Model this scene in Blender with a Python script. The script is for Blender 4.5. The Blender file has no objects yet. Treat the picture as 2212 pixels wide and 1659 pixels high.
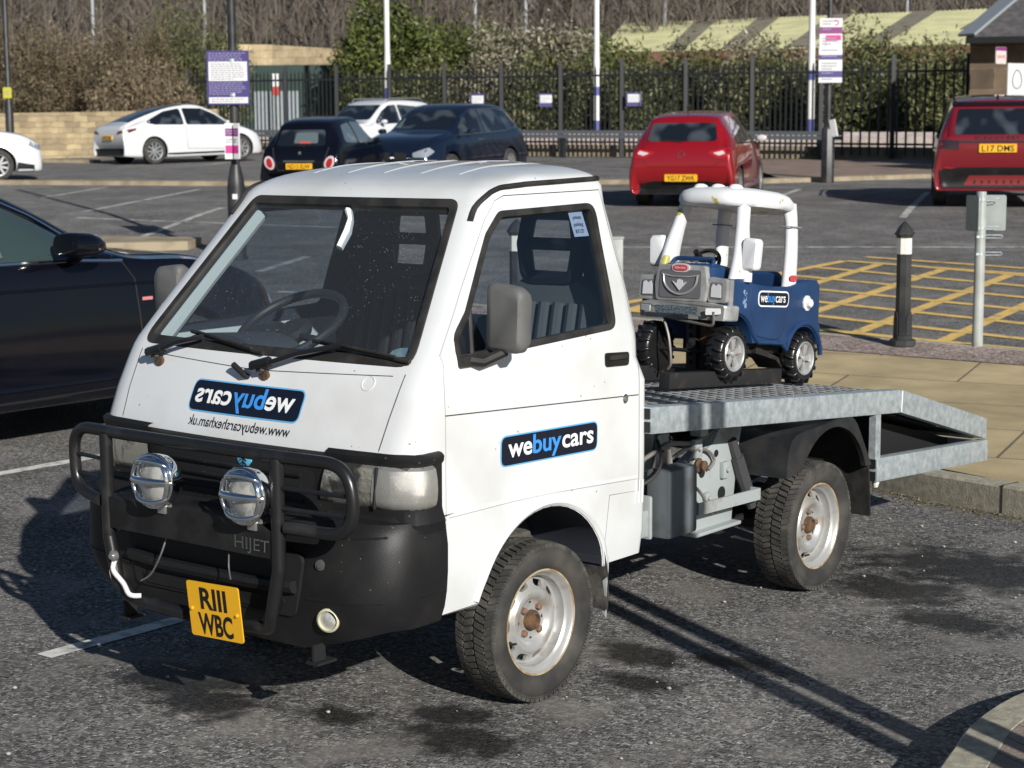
import bpy, bmesh, math, random
import numpy as np
from mathutils import Vector, Matrix, geometry
from mathutils.bvhtree import BVHTree
rnd = random.Random(7)
R = math.radians
S = bpy.context.scene
COL = S.collection
# ------------------------------------------------------------------ camera
CAM = Vector((4.1202, -3.886, 1.814)); YAW, PITCH, ROLL = .6734, .1357, -.0065
cy, sy, cp, sp = math.cos(YAW), math.sin(YAW), math.cos(PITCH), math.sin(PITCH)
fw = Vector((-sy*cp, cy*cp, -sp)); rt0 = Vector((cy, sy, 0)); up0 = rt0.cross(fw)
rt = rt0*math.cos(ROLL)+up0*math.sin(ROLL); up = up0*math.cos(ROLL)-rt0*math.sin(ROLL)
cd = bpy.data.cameras.new('camera'); cam = bpy.data.objects.new('camera', cd); COL.objects.link(cam)
cam.matrix_world = Matrix(((rt.x, up.x, -fw.x, CAM.x), (rt.y, up.y, -fw.y, CAM.y), (rt.z, up.z, -fw.z, CAM.z), (0, 0, 0, 1)))
cd.lens = 3885.17/2212*36; cd.sensor_width = 36; cd.clip_start = .1; cd.clip_end = 2000
cd.dof.use_dof = True; cd.dof.focus_distance = 6.0; cd.dof.aperture_fstop = 7.5
S.camera = cam
# ------------------------------------------------------------------ sky and sun
SAZ = Vector((.893, -.450)); ELEV = 24.5
w = bpy.data.worlds.new("World"); S.world = w; w.use_nodes = True
nt = w.node_tree; bg = nt.nodes['Background']
sky = nt.nodes.new('ShaderNodeTexSky'); sky.sky_type = 'NISHITA'; sky.sun_disc = False
sky.ozone_density = 3.; sky.dust_density = .4; sky.sun_elevation = R(ELEV); sky.sun_rotation = math.atan2(SAZ.x, SAZ.y)
nt.links.new(sky.outputs[0], bg.inputs[0]); bg.inputs[1].default_value = .05
sl = bpy.data.lights.new('sun', 'SUN'); sun = bpy.data.objects.new('sun', sl); COL.objects.link(sun)
sl.energy = 5.0; sl.angle = R(.55); sl.color = (1, .965, .91)
sd = Vector((SAZ.x*math.cos(R(ELEV)), SAZ.y*math.cos(R(ELEV)), math.sin(R(ELEV))))
sun.rotation_euler = sd.to_track_quat('Z', 'Y').to_euler()
sun.location = (8, -6, 9)
S.view_settings.view_transform = 'Standard'; S.view_settings.look = 'None'
S.view_settings.exposure = .14; S.view_settings.gamma = 1
S.render.engine = 'CYCLES'

# ------------------------------------------------------------------ materials
MATS = {}
def M(name, col, rough=.5, metal=0., col2=None, sc=4., thr=(.4, .6), bump=0., bsc=60., coat=0., spec=.5, emit=0, detail=4.):
    """principled material; col2 is mixed in by a noise of scale sc; bump adds fine relief"""
    if name in MATS: return MATS[name]
    m = bpy.data.materials.new(name); m.use_nodes = True; t = m.node_tree; b = t.nodes['Principled BSDF']
    b.inputs['Base Color'].default_value = (*col, 1); b.inputs['Roughness'].default_value = rough
    b.inputs['Metallic'].default_value = metal; b.inputs['Coat Weight'].default_value = coat
    b.inputs['Coat Roughness'].default_value = .04; b.inputs['Specular IOR Level'].default_value = spec
    tc = t.nodes.new('ShaderNodeTexCoord')
    if col2:
        n = t.nodes.new('ShaderNodeTexNoise'); n.inputs['Scale'].default_value = sc; n.inputs['Detail'].default_value = detail
        r = t.nodes.new('ShaderNodeMapRange'); r.inputs['From Min'].default_value = thr[0]; r.inputs['From Max'].default_value = thr[1]
        x = t.nodes.new('ShaderNodeMix'); x.data_type = 'RGBA'
        x.inputs['A'].default_value = (*col, 1); x.inputs['B'].default_value = (*col2, 1)
        t.links.new(tc.outputs['Object'], n.inputs['Vector']); t.links.new(n.outputs['Fac'], r.inputs['Value'])
        t.links.new(r.outputs[0], x.inputs['Factor']); t.links.new(x.outputs['Result'], b.inputs['Base Color'])
    if bump:
        n = t.nodes.new('ShaderNodeTexNoise'); n.inputs['Scale'].default_value = bsc; n.inputs['Detail'].default_value = 4
        k = t.nodes.new('ShaderNodeBump'); k.inputs['Strength'].default_value = bump; k.inputs['Distance'].default_value = .004
        t.links.new(tc.outputs['Object'], n.inputs['Vector']); t.links.new(n.outputs['Fac'], k.inputs['Height']); t.links.new(k.outputs[0], b.inputs['Normal'])
    if emit: b.inputs['Emission Color'].default_value = (*col, 1); b.inputs['Emission Strength'].default_value = emit
    MATS[name] = m; return m
def glassmat(name, tint, refl=1.5, dirt=0.):
    m = bpy.data.materials.new(name); m.use_nodes = True; t = m.node_tree; t.nodes.remove(t.nodes['Principled BSDF'])
    o = t.nodes['Material Output']; tr = t.nodes.new('ShaderNodeBsdfTransparent'); tr.inputs[0].default_value = (*tint, 1)
    g = t.nodes.new('ShaderNodeBsdfGlossy'); g.inputs['Roughness'].default_value = .01; g.inputs[0].default_value = (1, 1, 1, 1)
    lw_ = t.nodes.new('ShaderNodeLayerWeight'); lw_.inputs[0].default_value = .5; pw_ = t.nodes.new('ShaderNodeMath'); pw_.operation = 'POWER'; pw_.inputs[1].default_value = 5; t.links.new(lw_.outputs['Facing'], pw_.inputs[0])
    f = t.nodes.new('ShaderNodeMath'); f.operation = 'MULTIPLY_ADD'; f.inputs[1].default_value = .9; f.inputs[2].default_value = .10; t.links.new(pw_.outputs[0], f.inputs[0])   # same from both sides of the pane
    x = t.nodes.new('ShaderNodeMixShader'); t.links.new(f.outputs[0], x.inputs[0]); t.links.new(tr.outputs[0], x.inputs[1]); t.links.new(g.outputs[0], x.inputs[2])
    last = x
    if dirt:   # specks of dried water and dirt
        tc = t.nodes.new('ShaderNodeTexCoord'); v = t.nodes.new('ShaderNodeTexVoronoi'); v.inputs['Scale'].default_value = 75
        n = t.nodes.new('ShaderNodeTexNoise'); n.inputs['Scale'].default_value = 5; n.inputs['Detail'].default_value = 5
        a = t.nodes.new('ShaderNodeMapRange'); a.inputs['From Min'].default_value = .16; a.inputs['From Max'].default_value = .10
        b = t.nodes.new('ShaderNodeMapRange'); b.inputs['From Min'].default_value = .42; b.inputs['From Max'].default_value = .62
        mu = t.nodes.new('ShaderNodeMath'); mu.operation = 'MULTIPLY'; mm = t.nodes.new('ShaderNodeMath'); mm.operation = 'MULTIPLY_ADD'
        mm.inputs[1].default_value = dirt; mm.inputs[2].default_value = .03
        d = t.nodes.new('ShaderNodeBsdfDiffuse'); d.inputs[0].default_value = (.55, .55, .5, 1); y = t.nodes.new('ShaderNodeMixShader')
        t.links.new(tc.outputs['Object'], v.inputs['Vector']); t.links.new(tc.outputs['Object'], n.inputs['Vector'])
        t.links.new(v.outputs['Distance'], a.inputs['Value']); t.links.new(n.outputs['Fac'], b.inputs['Value'])
        t.links.new(a.outputs[0], mu.inputs[0]); t.links.new(b.outputs[0], mu.inputs[1]); t.links.new(mu.outputs[0], mm.inputs[0])
        t.links.new(mm.outputs[0], y.inputs[0]); t.links.new(x.outputs[0], y.inputs[1]); t.links.new(d.outputs[0], y.inputs[2]); last = y
    t.links.new(last.outputs[0], o.inputs[0]); return m

# ------------------------------------------------------------------ mesh tools
def V(*a): return Vector(a)
def cr(pts, n=5, closed=False):
    """Catmull-Rom through points"""
    P = [Vector(p) for p in pts]; out = []; L = len(P)
    rng = range(L) if closed else range(L-1)
    for i in rng:
        if closed: a, b, c, d = P[i-1], P[i], P[(i+1) % L], P[(i+2) % L]
        else: a, b, c, d = P[max(i-1, 0)], P[i], P[i+1], P[min(i+2, L-1)]
        for k in range(n):
            t = k/n; out.append(.5*((2*b)+(c-a)*t+(2*a-5*b+4*c-d)*t*t+(3*b-a-3*c+d)*t**3))
    if not closed: out.append(P[-1])
    return out
def fillet(pts, r, n=6, closed=False):
    P = [Vector(p) for p in pts]; L = len(P); out = []
    for i in range(L):
        if not closed and i in (0, L-1): out.append(P[i]); continue
        a, b, c = P[i-1], P[i], P[(i+1) % L]; rr = r[i] if isinstance(r, (list, tuple)) else r
        u = (a-b); v = (c-b); lu, lv = u.length, v.length; u.normalize(); v.normalize()
        ang = u.angle(v, math.pi)
        if rr <= 0 or ang > 3.1: out.append(b); continue
        d = min(rr/math.tan(ang/2), lu*.49, lv*.49); p0 = b+u*d; p1 = b+v*d
        for k in range(n+1):
            t = k/n; out.append(p0*(1-t)**2+b*2*t*(1-t)+p1*t*t)
    return out
def r2(pts, r, n=6): return [(p.x, p.y) for p in fillet([(a, b, 0) for a, b in pts], r, n, True)]
def inset(poly, d):
    P = [Vector((a, b)) for a, b in poly]; L = len(P); area = sum(P[i-1].x*P[i].y-P[i].x*P[i-1].y for i in range(L)); s = 1 if area > 0 else -1
    out = []
    for i in range(L):
        t = (P[(i+1) % L]-P[i-1]); t.normalize(); nn = Vector((-t.y, t.x))*s; out.append(tuple(P[i]+nn*d))
    return out
def resample(poly, step, closed=True):
    out = []; L = len(poly)
    for i in range(L if closed else L-1):
        a = Vector(poly[i]); b = Vector(poly[(i+1) % L]); n = max(1, int((b-a).length/step+.5))
        for k in range(n): out.append(tuple(a.lerp(b, k/n)))
    if not closed: out.append(tuple(poly[-1]))
    return out
class MB:
    def __init__(s): s.v = []; s.f = []; s.m = []
    def add(s, vs, fs, mi=0):
        o = len(s.v); s.v += [tuple(q) for q in vs]; s.f += [[i+o for i in q] for q in fs]; s.m += [mi]*len(fs); return s
    def box(s, c, d, rot=None, mi=0):
        c = Vector(c); h = Vector(d)/2; vs = [V(x*h.x, y*h.y, z*h.z) for x in (-1, 1) for y in (-1, 1) for z in (-1, 1)]
        if rot: vs = [rot @ q for q in vs]
        return s.add([q+c for q in vs], [(0, 1, 3, 2), (4, 6, 7, 5), (0, 4, 5, 1), (2, 3, 7, 6), (0, 2, 6, 4), (1, 5, 7, 3)], mi)
    def bar(s, a, b, wd, h, mi=0, upv=(0, 0, 1)):
        a = Vector(a); b = Vector(b); t = (b-a).normalized(); u = Vector(upv); x = t.cross(u)
        if x.length < 1e-4: x = t.cross(V(1, 0, 0))
        x.normalize(); u = x.cross(t); vs = []
        for p in (a, b):
            for i, j in ((-1, -1), (1, -1), (1, 1), (-1, 1)): vs.append(p+x*i*wd/2+u*j*h/2)
        return s.add(vs, [(0, 1, 2, 3), (7, 6, 5, 4), (0, 4, 5, 1), (1, 5, 6, 2), (2, 6, 7, 3), (3, 7, 4, 0)], mi)
    def tube(s, pts, r, n=10, closed=False, mi=0, flat=1., flatdir=None):
        P = [Vector(p) for p in pts]; L = len(P); rings = []; prev = None
        for i in range(L):
            if closed: t = P[(i+1) % L]-P[i-1]
            else: t = P[min(i+1, L-1)]-P[max(i-1, 0)]
            t.normalize()
            if flatdir is not None: x = Vector(flatdir); x = (x-t*x.dot(t)).normalized()
            elif prev is None: x = t.orthogonal().normalized()
            else: x = (prev-t*prev.dot(t)); x = x.normalized() if x.length > 1e-6 else t.orthogonal().normalized()
            prev = x; y = t.cross(x); rr = r[i] if isinstance(r, (list, tuple)) else r
            rings.append([P[i]+x*math.cos(2*math.pi*k/n)*rr*flat+y*math.sin(2*math.pi*k/n)*rr for k in range(n)])
        return s.rings(rings, closed, mi)
    def rings(s, rings, closed=False, mi=0, cap=True, loop=True):
        n = len(rings[0]); vs = [q for r_ in rings for q in r_]; L = len(rings); fs = []
        for i in range(L if closed else L-1):
            a = i*n; b = ((i+1) % L)*n
            for k in range(n if loop else n-1): fs.append((a+k, a+(k+1) % n, b+(k+1) % n, b+k))
        if not closed and cap: fs.append(tuple(range(n))[::-1]); fs.append(tuple((L-1)*n+k for k in range(n)))
        return s.add(vs, fs, mi)
    def lathe(s, prof, c=(0, 0, 0), ax=(0, 0, 1), n=24, mi=0, cap=True, sx=1.):
        c = Vector(c); a = Vector(ax).normalized(); x = a.orthogonal().normalized(); y = a.cross(x)
        if abs(a.z) < .5: x = V(0, 0, 1); y = a.cross(x).normalized()
        return s.rings([[c+a*h+(x*math.cos(2*math.pi*(k+.5)/n)*sx+y*math.sin(2*math.pi*(k+.5)/n))*r_ for k in range(n)] for r_, h in prof], False, mi, cap)
    def prism(s, base, ext, mi=0):
        B = [Vector(p) for p in base]; e = Vector(ext); n = len(B)
        return s.add(B+[p+e for p in B], [tuple(range(n))[::-1], tuple(range(n, 2*n))]+[(k, (k+1) % n, n+(k+1) % n, n+k) for k in range(n)], mi)
    def xf(s, mat): s.v = [tuple(mat @ Vector(q)) for q in s.v]; return s
    def mesh(s, name, mats, smooth=35, bevel=0, recalc=True):
        me = bpy.data.meshes.new(name); me.from_pydata(s.v, [], s.f); me.update()
        for m in (mats if isinstance(mats, (list, tuple)) else [mats]): me.materials.append(m)
        for p, k in zip(me.polygons, s.m): p.material_index = k
        if recalc or bevel:
            bm = bmesh.new(); bm.from_mesh(me)
            if recalc: bmesh.ops.recalc_face_normals(bm, faces=bm.faces)
            if bevel:
                es = [e for e in bm.edges if len(e.link_faces) == 2 and e.calc_face_angle(0) > .5]
                bmesh.ops.bevel(bm, geom=es, offset=bevel, segments=2, profile=.6, affect='EDGES', clamp_overlap=True)
            bm.to_mesh(me); bm.free()
        if smooth: me.shade_smooth(); me.set_sharp_from_angle(angle=R(smooth))
        return me
    def build(s, name, mats, parent=None, smooth=35, bevel=0, recalc=True, **props):
        return link(name, s.mesh(name, mats, smooth, bevel, recalc), parent, **props)
def link(name, me, parent=None, **props):
    o = bpy.data.objects.new(name, me); COL.objects.link(o)
    if parent is not None: o.parent = parent
    for k, v_ in props.items():
        if v_: o[k] = v_
    return o
def thing(name, label, cat, loc=(0, 0, 0), rotz=0, group=None, rot=None):
    o = bpy.data.objects.new(name, None); COL.objects.link(o); o.empty_display_size = .2
    o.location = loc; o.rotation_euler = rot if rot else (0, 0, rotz); o['label'] = label; o['category'] = cat
    if group: o['group'] = group
    return o
def copy_tree(o, parent=None):
    c = o.copy(); COL.objects.link(c); c.parent = parent
    for ch in list(o.children): copy_tree(ch, c)
    return c
def boolean(A, B, op='DIFFERENCE', use_self=False):
    m = A.modifiers.new('b', 'BOOLEAN'); m.operation = op; m.object = B; m.solver = 'EXACT'; m.use_self = use_self
    bpy.context.view_layer.update(); dg = bpy.context.evaluated_depsgraph_get()
    me = bpy.data.meshes.new_from_object(A.evaluated_get(dg)); A.modifiers.clear(); A.data = me
    bpy.data.objects.remove(B)
def resmooth(o, a=35): o.data.shade_smooth(); o.data.set_sharp_from_angle(angle=R(a))
def bvh_of(me):
    return BVHTree.FromPolygons([v.co.copy() for v in me.vertices], [tuple(p.vertices) for p in me.polygons])
AX = {'X': (V(1, 0, 0), lambda a, b: V(9, a, b)), '-X': (V(-1, 0, 0), lambda a, b: V(-9, a, b)),
      '-Y': (V(0, -1, 0), lambda a, b: V(a, -9, b)), 'Y': (V(0, 1, 0), lambda a, b: V(a, 9, b)), 'Z': (V(0, 0, 1), lambda a, b: V(a, b, 9))}
def hit(bv, side, a, b, off=0.):
    """project the plane point (a,b) onto the body from the given side, off metres proud"""
    d, f = AX[side]; h = bv.ray_cast(f(a, b), -d)
    if h[0] is None:
        h = bv.find_nearest(f(a, b)-d*8.3)
    n = h[1]
    if n.dot(d) < 0: n = -n
    return h[0]+n*off
def patch(mb, bv, side, poly, off=.004, skirt=.008, step=.05, mi=0):
    poly = resample(poly, step); n = len(poly)
    xs = [p[0] for p in poly]; ys = [p[1] for p in poly]; pts = [Vector(p) for p in poly]
    x = min(xs)+step
    while x < max(xs)-step*.3:
        y = min(ys)+step
        while y < max(ys)-step*.3:
            ins = False
            for i in range(n):
                a, b = poly[i-1], poly[i]
                if (a[1] > y) != (b[1] > y) and x < (b[0]-a[0])*(y-a[1])/(b[1]-a[1])+a[0]: ins = not ins
            if ins and min((Vector((x, y))-p).length for p in pts[:n]) > step*.4: pts.append(Vector((x, y)))
            y += step
        x += step
    vs, es, fs, *_ = geometry.delaunay_2d_cdt(pts, [(i, (i+1) % n) for i in range(n)], [list(range(n))], 1, 1e-6)
    P = [hit(bv, side, q.x, q.y, off) for q in vs]
    d_ax = AX[side][0]; fo = []
    for f in fs:
        nn = (P[f[1]]-P[f[0]]).cross(P[f[2]]-P[f[0]]); fo.append(tuple(f) if nn.dot(d_ax) > 0 else tuple(f)[::-1])
    mb.add(P, fo, mi)
    if skirt:
        E = [hit(bv, side, a, b, off) for a, b in poly]; F = [hit(bv, side, a, b, off-skirt) for a, b in poly]
        mb.add(E+F, [(k, (k+1) % n, n+(k+1) % n, n+k) for k in range(n)], mi)
    return mb
def band(mb, bv, side, poly, wid, hgt=.007, low=-.012, step=.03, mi=0):
    """a rubber strip of width wid inside the closed outline poly"""
    po = resample(poly, step); pi_ = inset(po, wid); pm = inset(po, wid*.5); n = len(po)
    rows = [[hit(bv, side, a, b, low) for a, b in po], [hit(bv, side, a, b, hgt*.7) for a, b in inset(po, wid*.12)], [hit(bv, side, a, b, hgt) for a, b in pm],
            [hit(bv, side, a, b, hgt*.6) for a, b in inset(po, wid*.88)], [hit(bv, side, a, b, low*1.5) for a, b in pi_]]
    return mb.rings(rows, False, mi, cap=False)
def seam(mb, bv, side, pts, r=.003, step=.03, off=0., closed=False, mi=0, n=6):
    return mb.tube([hit(bv, side, a, b, off) for a, b in resample(pts, step, closed)], r, n, closed, mi)
def text_mb(body, size, width=None, align='CENTER', ext=0., bold=0., mirror=False, shear=0.):
    """lettering as flat mesh in the xy plane, centred; width squeezes it to that length"""
    c = bpy.data.curves.new('t', 'FONT'); c.body = body; c.size = size; c.offset = bold; c.extrude = ext; c.shear = shear; c.resolution_u = 4
    o = bpy.data.objects.new('t', c); COL.objects.link(o); bpy.context.view_layer.update()
    me = bpy.data.meshes.new_from_object(o.evaluated_get(bpy.context.evaluated_depsgraph_get()))
    bpy.data.objects.remove(o); mb = MB(); vs = [v.co.copy() for v in me.vertices]
    if not vs: return mb
    x0, x1 = min(v.x for v in vs), max(v.x for v in vs); y0, y1 = min(v.y for v in vs), max(v.y for v in vs)
    k = width/(x1-x0) if width else 1
    xo = (x0+x1)/2 if align == 'CENTER' else x0
    vs = [V((v.x-xo)*k*(-1 if mirror else 1), v.y, v.z) for v in vs]
    mb.add(vs, [tuple(p.vertices) for p in me.polygons]); return mb
def frame(o, x, y, z=None):
    x = Vector(x).normalized(); y = Vector(y); y = (y-x*y.dot(x)).normalized(); z = x.cross(y)
    return Matrix(((x.x, y.x, z.x, o[0]), (x.y, y.y, z.y, o[1]), (x.z, y.z, z.z, o[2]), (0, 0, 0, 1)))
HD = Vector((-math.sin(YAW), math.cos(YAW)))
def zg(x, y):
    t = (x-CAM.x)*HD.x+(y-CAM.y)*HD.y
    return float(np.interp(t, [0, 12, 15, 28, 50, 70], [0, 0, .1, .69, 1.24, 1.6]))
def W2(t, s, z=None):
    """point t metres ahead of the camera's foot and s metres to the right, on the ground"""
    x = CAM.x+HD.x*t+HD.y*s; y = CAM.y+HD.y*t-HD.x*s
    return V(x, y, zg(x, y) if z is None else z)
# ------------------------------------------------------------------ ground
def asphalt(name, stains, base=(.142, .137, .130), light=(.33, .32, .30), sc=84.):
    m = bpy.data.materials.new(name); m.use_nodes = True; t = m.node_tree; b = t.nodes['Principled BSDF']; N = t.nodes.new; K = t.links.new
    tc = N('ShaderNodeTexCoord'); gx = N('ShaderNodeMapping'); gx.inputs['Scale'].default_value = (1, 1, 1); K(tc.outputs['Object'], gx.inputs[0])
    wn = N('ShaderNodeTexNoise'); wn.inputs['Scale'].default_value = 30; K(gx.outputs[0], wn.inputs[0])
    wv = N('ShaderNodeMix'); wv.data_type = 'VECTOR'; wv.inputs[0].default_value = .03; K(gx.outputs[0], wv.inputs[4]); K(wn.outputs['Color'], wv.inputs[5])
    v = N('ShaderNodeTexVoronoi'); v.inputs['Scale'].default_value = sc; v.inputs['Randomness'].default_value = 1; K(wv.outputs[1], v.inputs['Vector'])
    v2 = N('ShaderNodeTexVoronoi'); v2.inputs['Scale'].default_value = sc*.42; K(wv.outputs[1], v2.inputs['Vector'])
    sep = N('ShaderNodeSeparateColor'); K(v.outputs['Color'], sep.inputs[0]); sep2 = N('ShaderNodeSeparateColor'); K(v2.outputs['Color'], sep2.inputs[0])
    # stone colour: mostly dark, some light chips
    cr_ = N('ShaderNodeValToRGB'); e = cr_.color_ramp.elements
    e[0].position = 0; e[0].color = (base[0]*.38, base[1]*.38, base[2]*.41, 1); e[1].position = 1; e[1].color = (*light, 1)
    for p, c in ((.18, tuple(q*.68 for q in base)), (.5, base), (.8, tuple(q*1.6 for q in base)), (.95, tuple(q*2.2 for q in base))): q = e.new(p); q.color = (*c, 1)
    K(sep.outputs[0], cr_.inputs[0])
    # rare white chips
    ch = N('ShaderNodeMath'); ch.operation = 'GREATER_THAN'; ch.inputs[1].default_value = .988; K(sep2.outputs[1], ch.inputs[0])
    cs = N('ShaderNodeMath'); cs.operation = 'LESS_THAN'; cs.inputs[1].default_value = .28; K(v2.outputs['Distance'], cs.inputs[0])
    cm = N('ShaderNodeMath'); cm.operation = 'MULTIPLY'; ch.inputs[1].default_value = .992; K(ch.outputs[0], cm.inputs[0]); K(cs.outputs[0], cm.inputs[1])
    mx = N('ShaderNodeMix'); mx.data_type = 'RGBA'; K(cm.outputs[0], mx.inputs[0]); K(cr_.outputs[0], mx.inputs['A']); mx.inputs['B'].default_value = (.5, .48, .44, 1)
    # broad patches, worn smooth and brownish
    n1 = N('ShaderNodeTexNoise'); n1.inputs['Scale'].default_value = .9; n1.inputs['Detail'].default_value = 6; n1.inputs['Roughness'].default_value = .62; K(tc.outputs['Object'], n1.inputs[0])
    a1 = N('ShaderNodeMapRange'); a1.inputs['From Min'].default_value = .36; a1.inputs['From Max'].default_value = .64; a1.inputs['To Min'].default_value = .80; a1.inputs['To Max'].default_value = 1.25; K(n1.outputs[0], a1.inputs['Value'])
    n2 = N('ShaderNodeTexNoise'); n2.inputs['Scale'].default_value = 2.7; n2.inputs['Detail'].default_value = 7; K(tc.outputs['Object'], n2.inputs[0])
    a2 = N('ShaderNodeMapRange'); a2.inputs['From Min'].default_value = .5; a2.inputs['From Max'].default_value = .62; K(n2.outputs[0], a2.inputs['Value'])
    fl = N('ShaderNodeMix'); fl.data_type = 'RGBA'; sc_ = N('ShaderNodeMath'); sc_.operation = 'MULTIPLY'; sc_.inputs[1].default_value = .55; K(a2.outputs[0], sc_.inputs[0])
    K(sc_.outputs[0], fl.inputs[0]); K(mx.outputs['Result'], fl.inputs['A']); fl.inputs['B'].default_value = (base[0]*1.55, base[1]*1.48, base[2]*1.42, 1)
    vm = N('ShaderNodeVectorMath'); vm.operation = 'SCALE'; K(fl.outputs['Result'], vm.inputs[0]); K(a1.outputs[0], vm.inputs['Scale'])
    col = vm.outputs[0]; wet = None
    # damp and oily stains, each where it lies on the tarmac
    pos = N('ShaderNodeNewGeometry'); ns = N('ShaderNodeTexNoise'); ns.inputs['Scale'].default_value = 9; ns.inputs['Detail'].default_value = 5; K(tc.outputs['Object'], ns.inputs[0])
    for (x, y, rx, ry) in stains:
        s = N('ShaderNodeVectorMath'); s.operation = 'SUBTRACT'; K(pos.outputs['Position'], s.inputs[0]); s.inputs[1].default_value = (x, y, 0)
        k = N('ShaderNodeVectorMath'); k.operation = 'MULTIPLY'; K(s.outputs[0], k.inputs[0]); k.inputs[1].default_value = (1/rx, 1/ry, 0)
        l = N('ShaderNodeVectorMath'); l.operation = 'LENGTH'; K(k.outputs[0], l.inputs[0])
        ad = N('ShaderNodeMath'); ad.operation = 'MULTIPLY_ADD'; K(ns.outputs[0], ad.inputs[0]); ad.inputs[1].default_value = 2.1; K(l.outputs['Value'], ad.inputs[2])
        mr = N('ShaderNodeMapRange'); mr.inputs['From Min'].default_value = 2.15; mr.inputs['From Max'].default_value = 1.55; K(ad.outputs[0], mr.inputs['Value'])
        if wet is None: wet = mr.outputs[0]
        else:
            mm = N('ShaderNodeMath'); mm.operation = 'MAXIMUM'; K(wet, mm.inputs[0]); K(mr.outputs[0], mm.inputs[1]); wet = mm.outputs[0]
    if wet is not None:
        d = N('ShaderNodeMix'); d.data_type = 'RGBA'; w2 = N('ShaderNodeMath'); w2.operation = 'MULTIPLY'; w2.inputs[1].default_value = .86; K(wet, w2.inputs[0])
        K(w2.outputs[0], d.inputs[0]); K(col, d.inputs['A']); d.inputs['B'].default_value = (.014, .013, .012, 1); col = d.outputs['Result']
        rr = N('ShaderNodeMapRange'); rr.inputs['To Min'].default_value = .9; rr.inputs['To Max'].default_value = .55; K(wet, rr.inputs['Value']); K(rr.outputs[0], b.inputs['Roughness'])
    else: b.inputs['Roughness'].default_value = .92
    K(col, b.inputs['Base Color']); b.inputs['Specular IOR Level'].default_value = .3
    dk = N('ShaderNodeMath'); dk.operation = 'MULTIPLY_ADD'; dk.inputs[1].default_value = -1; dk.inputs[2].default_value = 1; K(v.outputs['Distance'], dk.inputs[0])
    rz = N('ShaderNodeMath'); rz.operation = 'MULTIPLY'; K(dk.outputs[0], rz.inputs[0]); K(sep.outputs[2], rz.inputs[1])
    fz = N('ShaderNodeMath'); fz.operation = 'MULTIPLY_ADD'; fz.inputs[1].default_value = -.75; fz.inputs[2].default_value = 1; K(a2.outputs[0], fz.inputs[0])
    hz = N('ShaderNodeMath'); hz.operation = 'MULTIPLY'; K(rz.outputs[0], hz.inputs[0]); K(fz.outputs[0], hz.inputs[1])
    bp = N('ShaderNodeBump'); bp.inputs['Strength'].default_value = 1.; bp.inputs['Distance'].default_value = .010; K(hz.outputs[0], bp.inputs['Height']); K(bp.outputs[0], b.inputs['Normal'])
    return m
STAINS = [(-.42, .02, .34, .20), (-.20, -.06, .26, .18), (.70, .15, .26, .17), (.52, .30, .18, .12), (.24, .08, .15, .09), (.62, 1.22, .22, .15), (.80, .95, .18, .12), (.95, 1.35, .2, .1), (1.15, 3.1, .9, .4), (-.2, 2.9, 1.0, .35), (1.9, 3.5, .9, .35), (.9, 2.6, .35, .25), (1.3, 2.3, .3, .18)]
tar = asphalt('asphalt', STAINS)
def ground_pt(x, y, off=0.): return V(x, y, zg(x, y)+off)
g = MB(); ts = [-40, -12, 0, 4, 8, 12, 15, 20, 28, 36, 43, 50, 60, 70, 80]; ss = [-140, -70, -40, -20, -8, 0, 8, 20, 40, 80, 140]
g.add([W2(t, s) for t in ts for s in ss], [(i*len(ss)+j, i*len(ss)+j+1, (i+1)*len(ss)+j+1, (i+1)*len(ss)+j) for i in range(len(ts)-1) for j in range(len(ss)-1)])
g.build('ground', tar, kind='structure')
def strip(mb, pts, wid, off=.004, hgt=0., ragged=0., taper=True):
    """painted line or kerb lying along the ground"""
    P = []
    for a, b in zip(pts[:-1], pts[1:]):
        a = Vector(a[:2]); b = Vector(b[:2]); n = max(1, int((b-a).length/(.12 if ragged else .8)))
        P += [a.lerp(b, k/n) for k in range(n)]
    P.append(Vector(pts[-1][:2])); L = []; Rr = []
    for i, p in enumerate(P):
        t = (P[min(i+1, len(P)-1)]-P[max(i-1, 0)]).normalized(); n = Vector((-t.y, t.x))
        h0, h1 = (wid/2+rnd.uniform(-ragged, ragged) for _ in (0, 1)); L.append(p+n*h0); Rr.append(p-n*h1)
    if hgt <= 0:
        vs = [ground_pt(q.x, q.y, off) for q in L+Rr]; n = len(P)
        return mb.add(vs, [(i, n+i, n+i+1, i+1) for i in range(n-1)])
    rr = []
    for l, r_ in zip(L, Rr):
        c = (l+r_)/2; zt = zg(c.x, c.y)+hgt; b = .012
        rr.append([V(l.x, l.y, zt-hgt-.1), V(l.x, l.y, zt-b), V(*l.lerp(r_, .08), zt), V(*r_.lerp(l, .08), zt), V(r_.x, r_.y, zt-b), V(r_.x, r_.y, zt-hgt-.1)])
    return mb.rings(rr, False, 0, True)
wpaint = M('road_paint_white', (.72, .71, .66), .75, col2=(.2, .19, .175), sc=14, thr=(.48, .72), detail=8)
ypaint = M('road_paint_yellow', (.78, .52, .15), .75, col2=(.3, .24, .13), sc=9, thr=(.5, .75), detail=8)
fpaint = M('road_paint_worn', (.56, .55, .51), .8, col2=(.13, .12, .11), sc=7, thr=(.42, .7), detail=8)
lines = MB()
strip(lines, [(-1.05, -.08), (-1.05, 3.6)], .088, ragged=.004); strip(lines, [(-4.17, -.6), (-4.17, 3.2)], .10, ragged=.004)
lines.build('bay_lines', wpaint, kind='structure', smooth=0)
far = MB()
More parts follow.
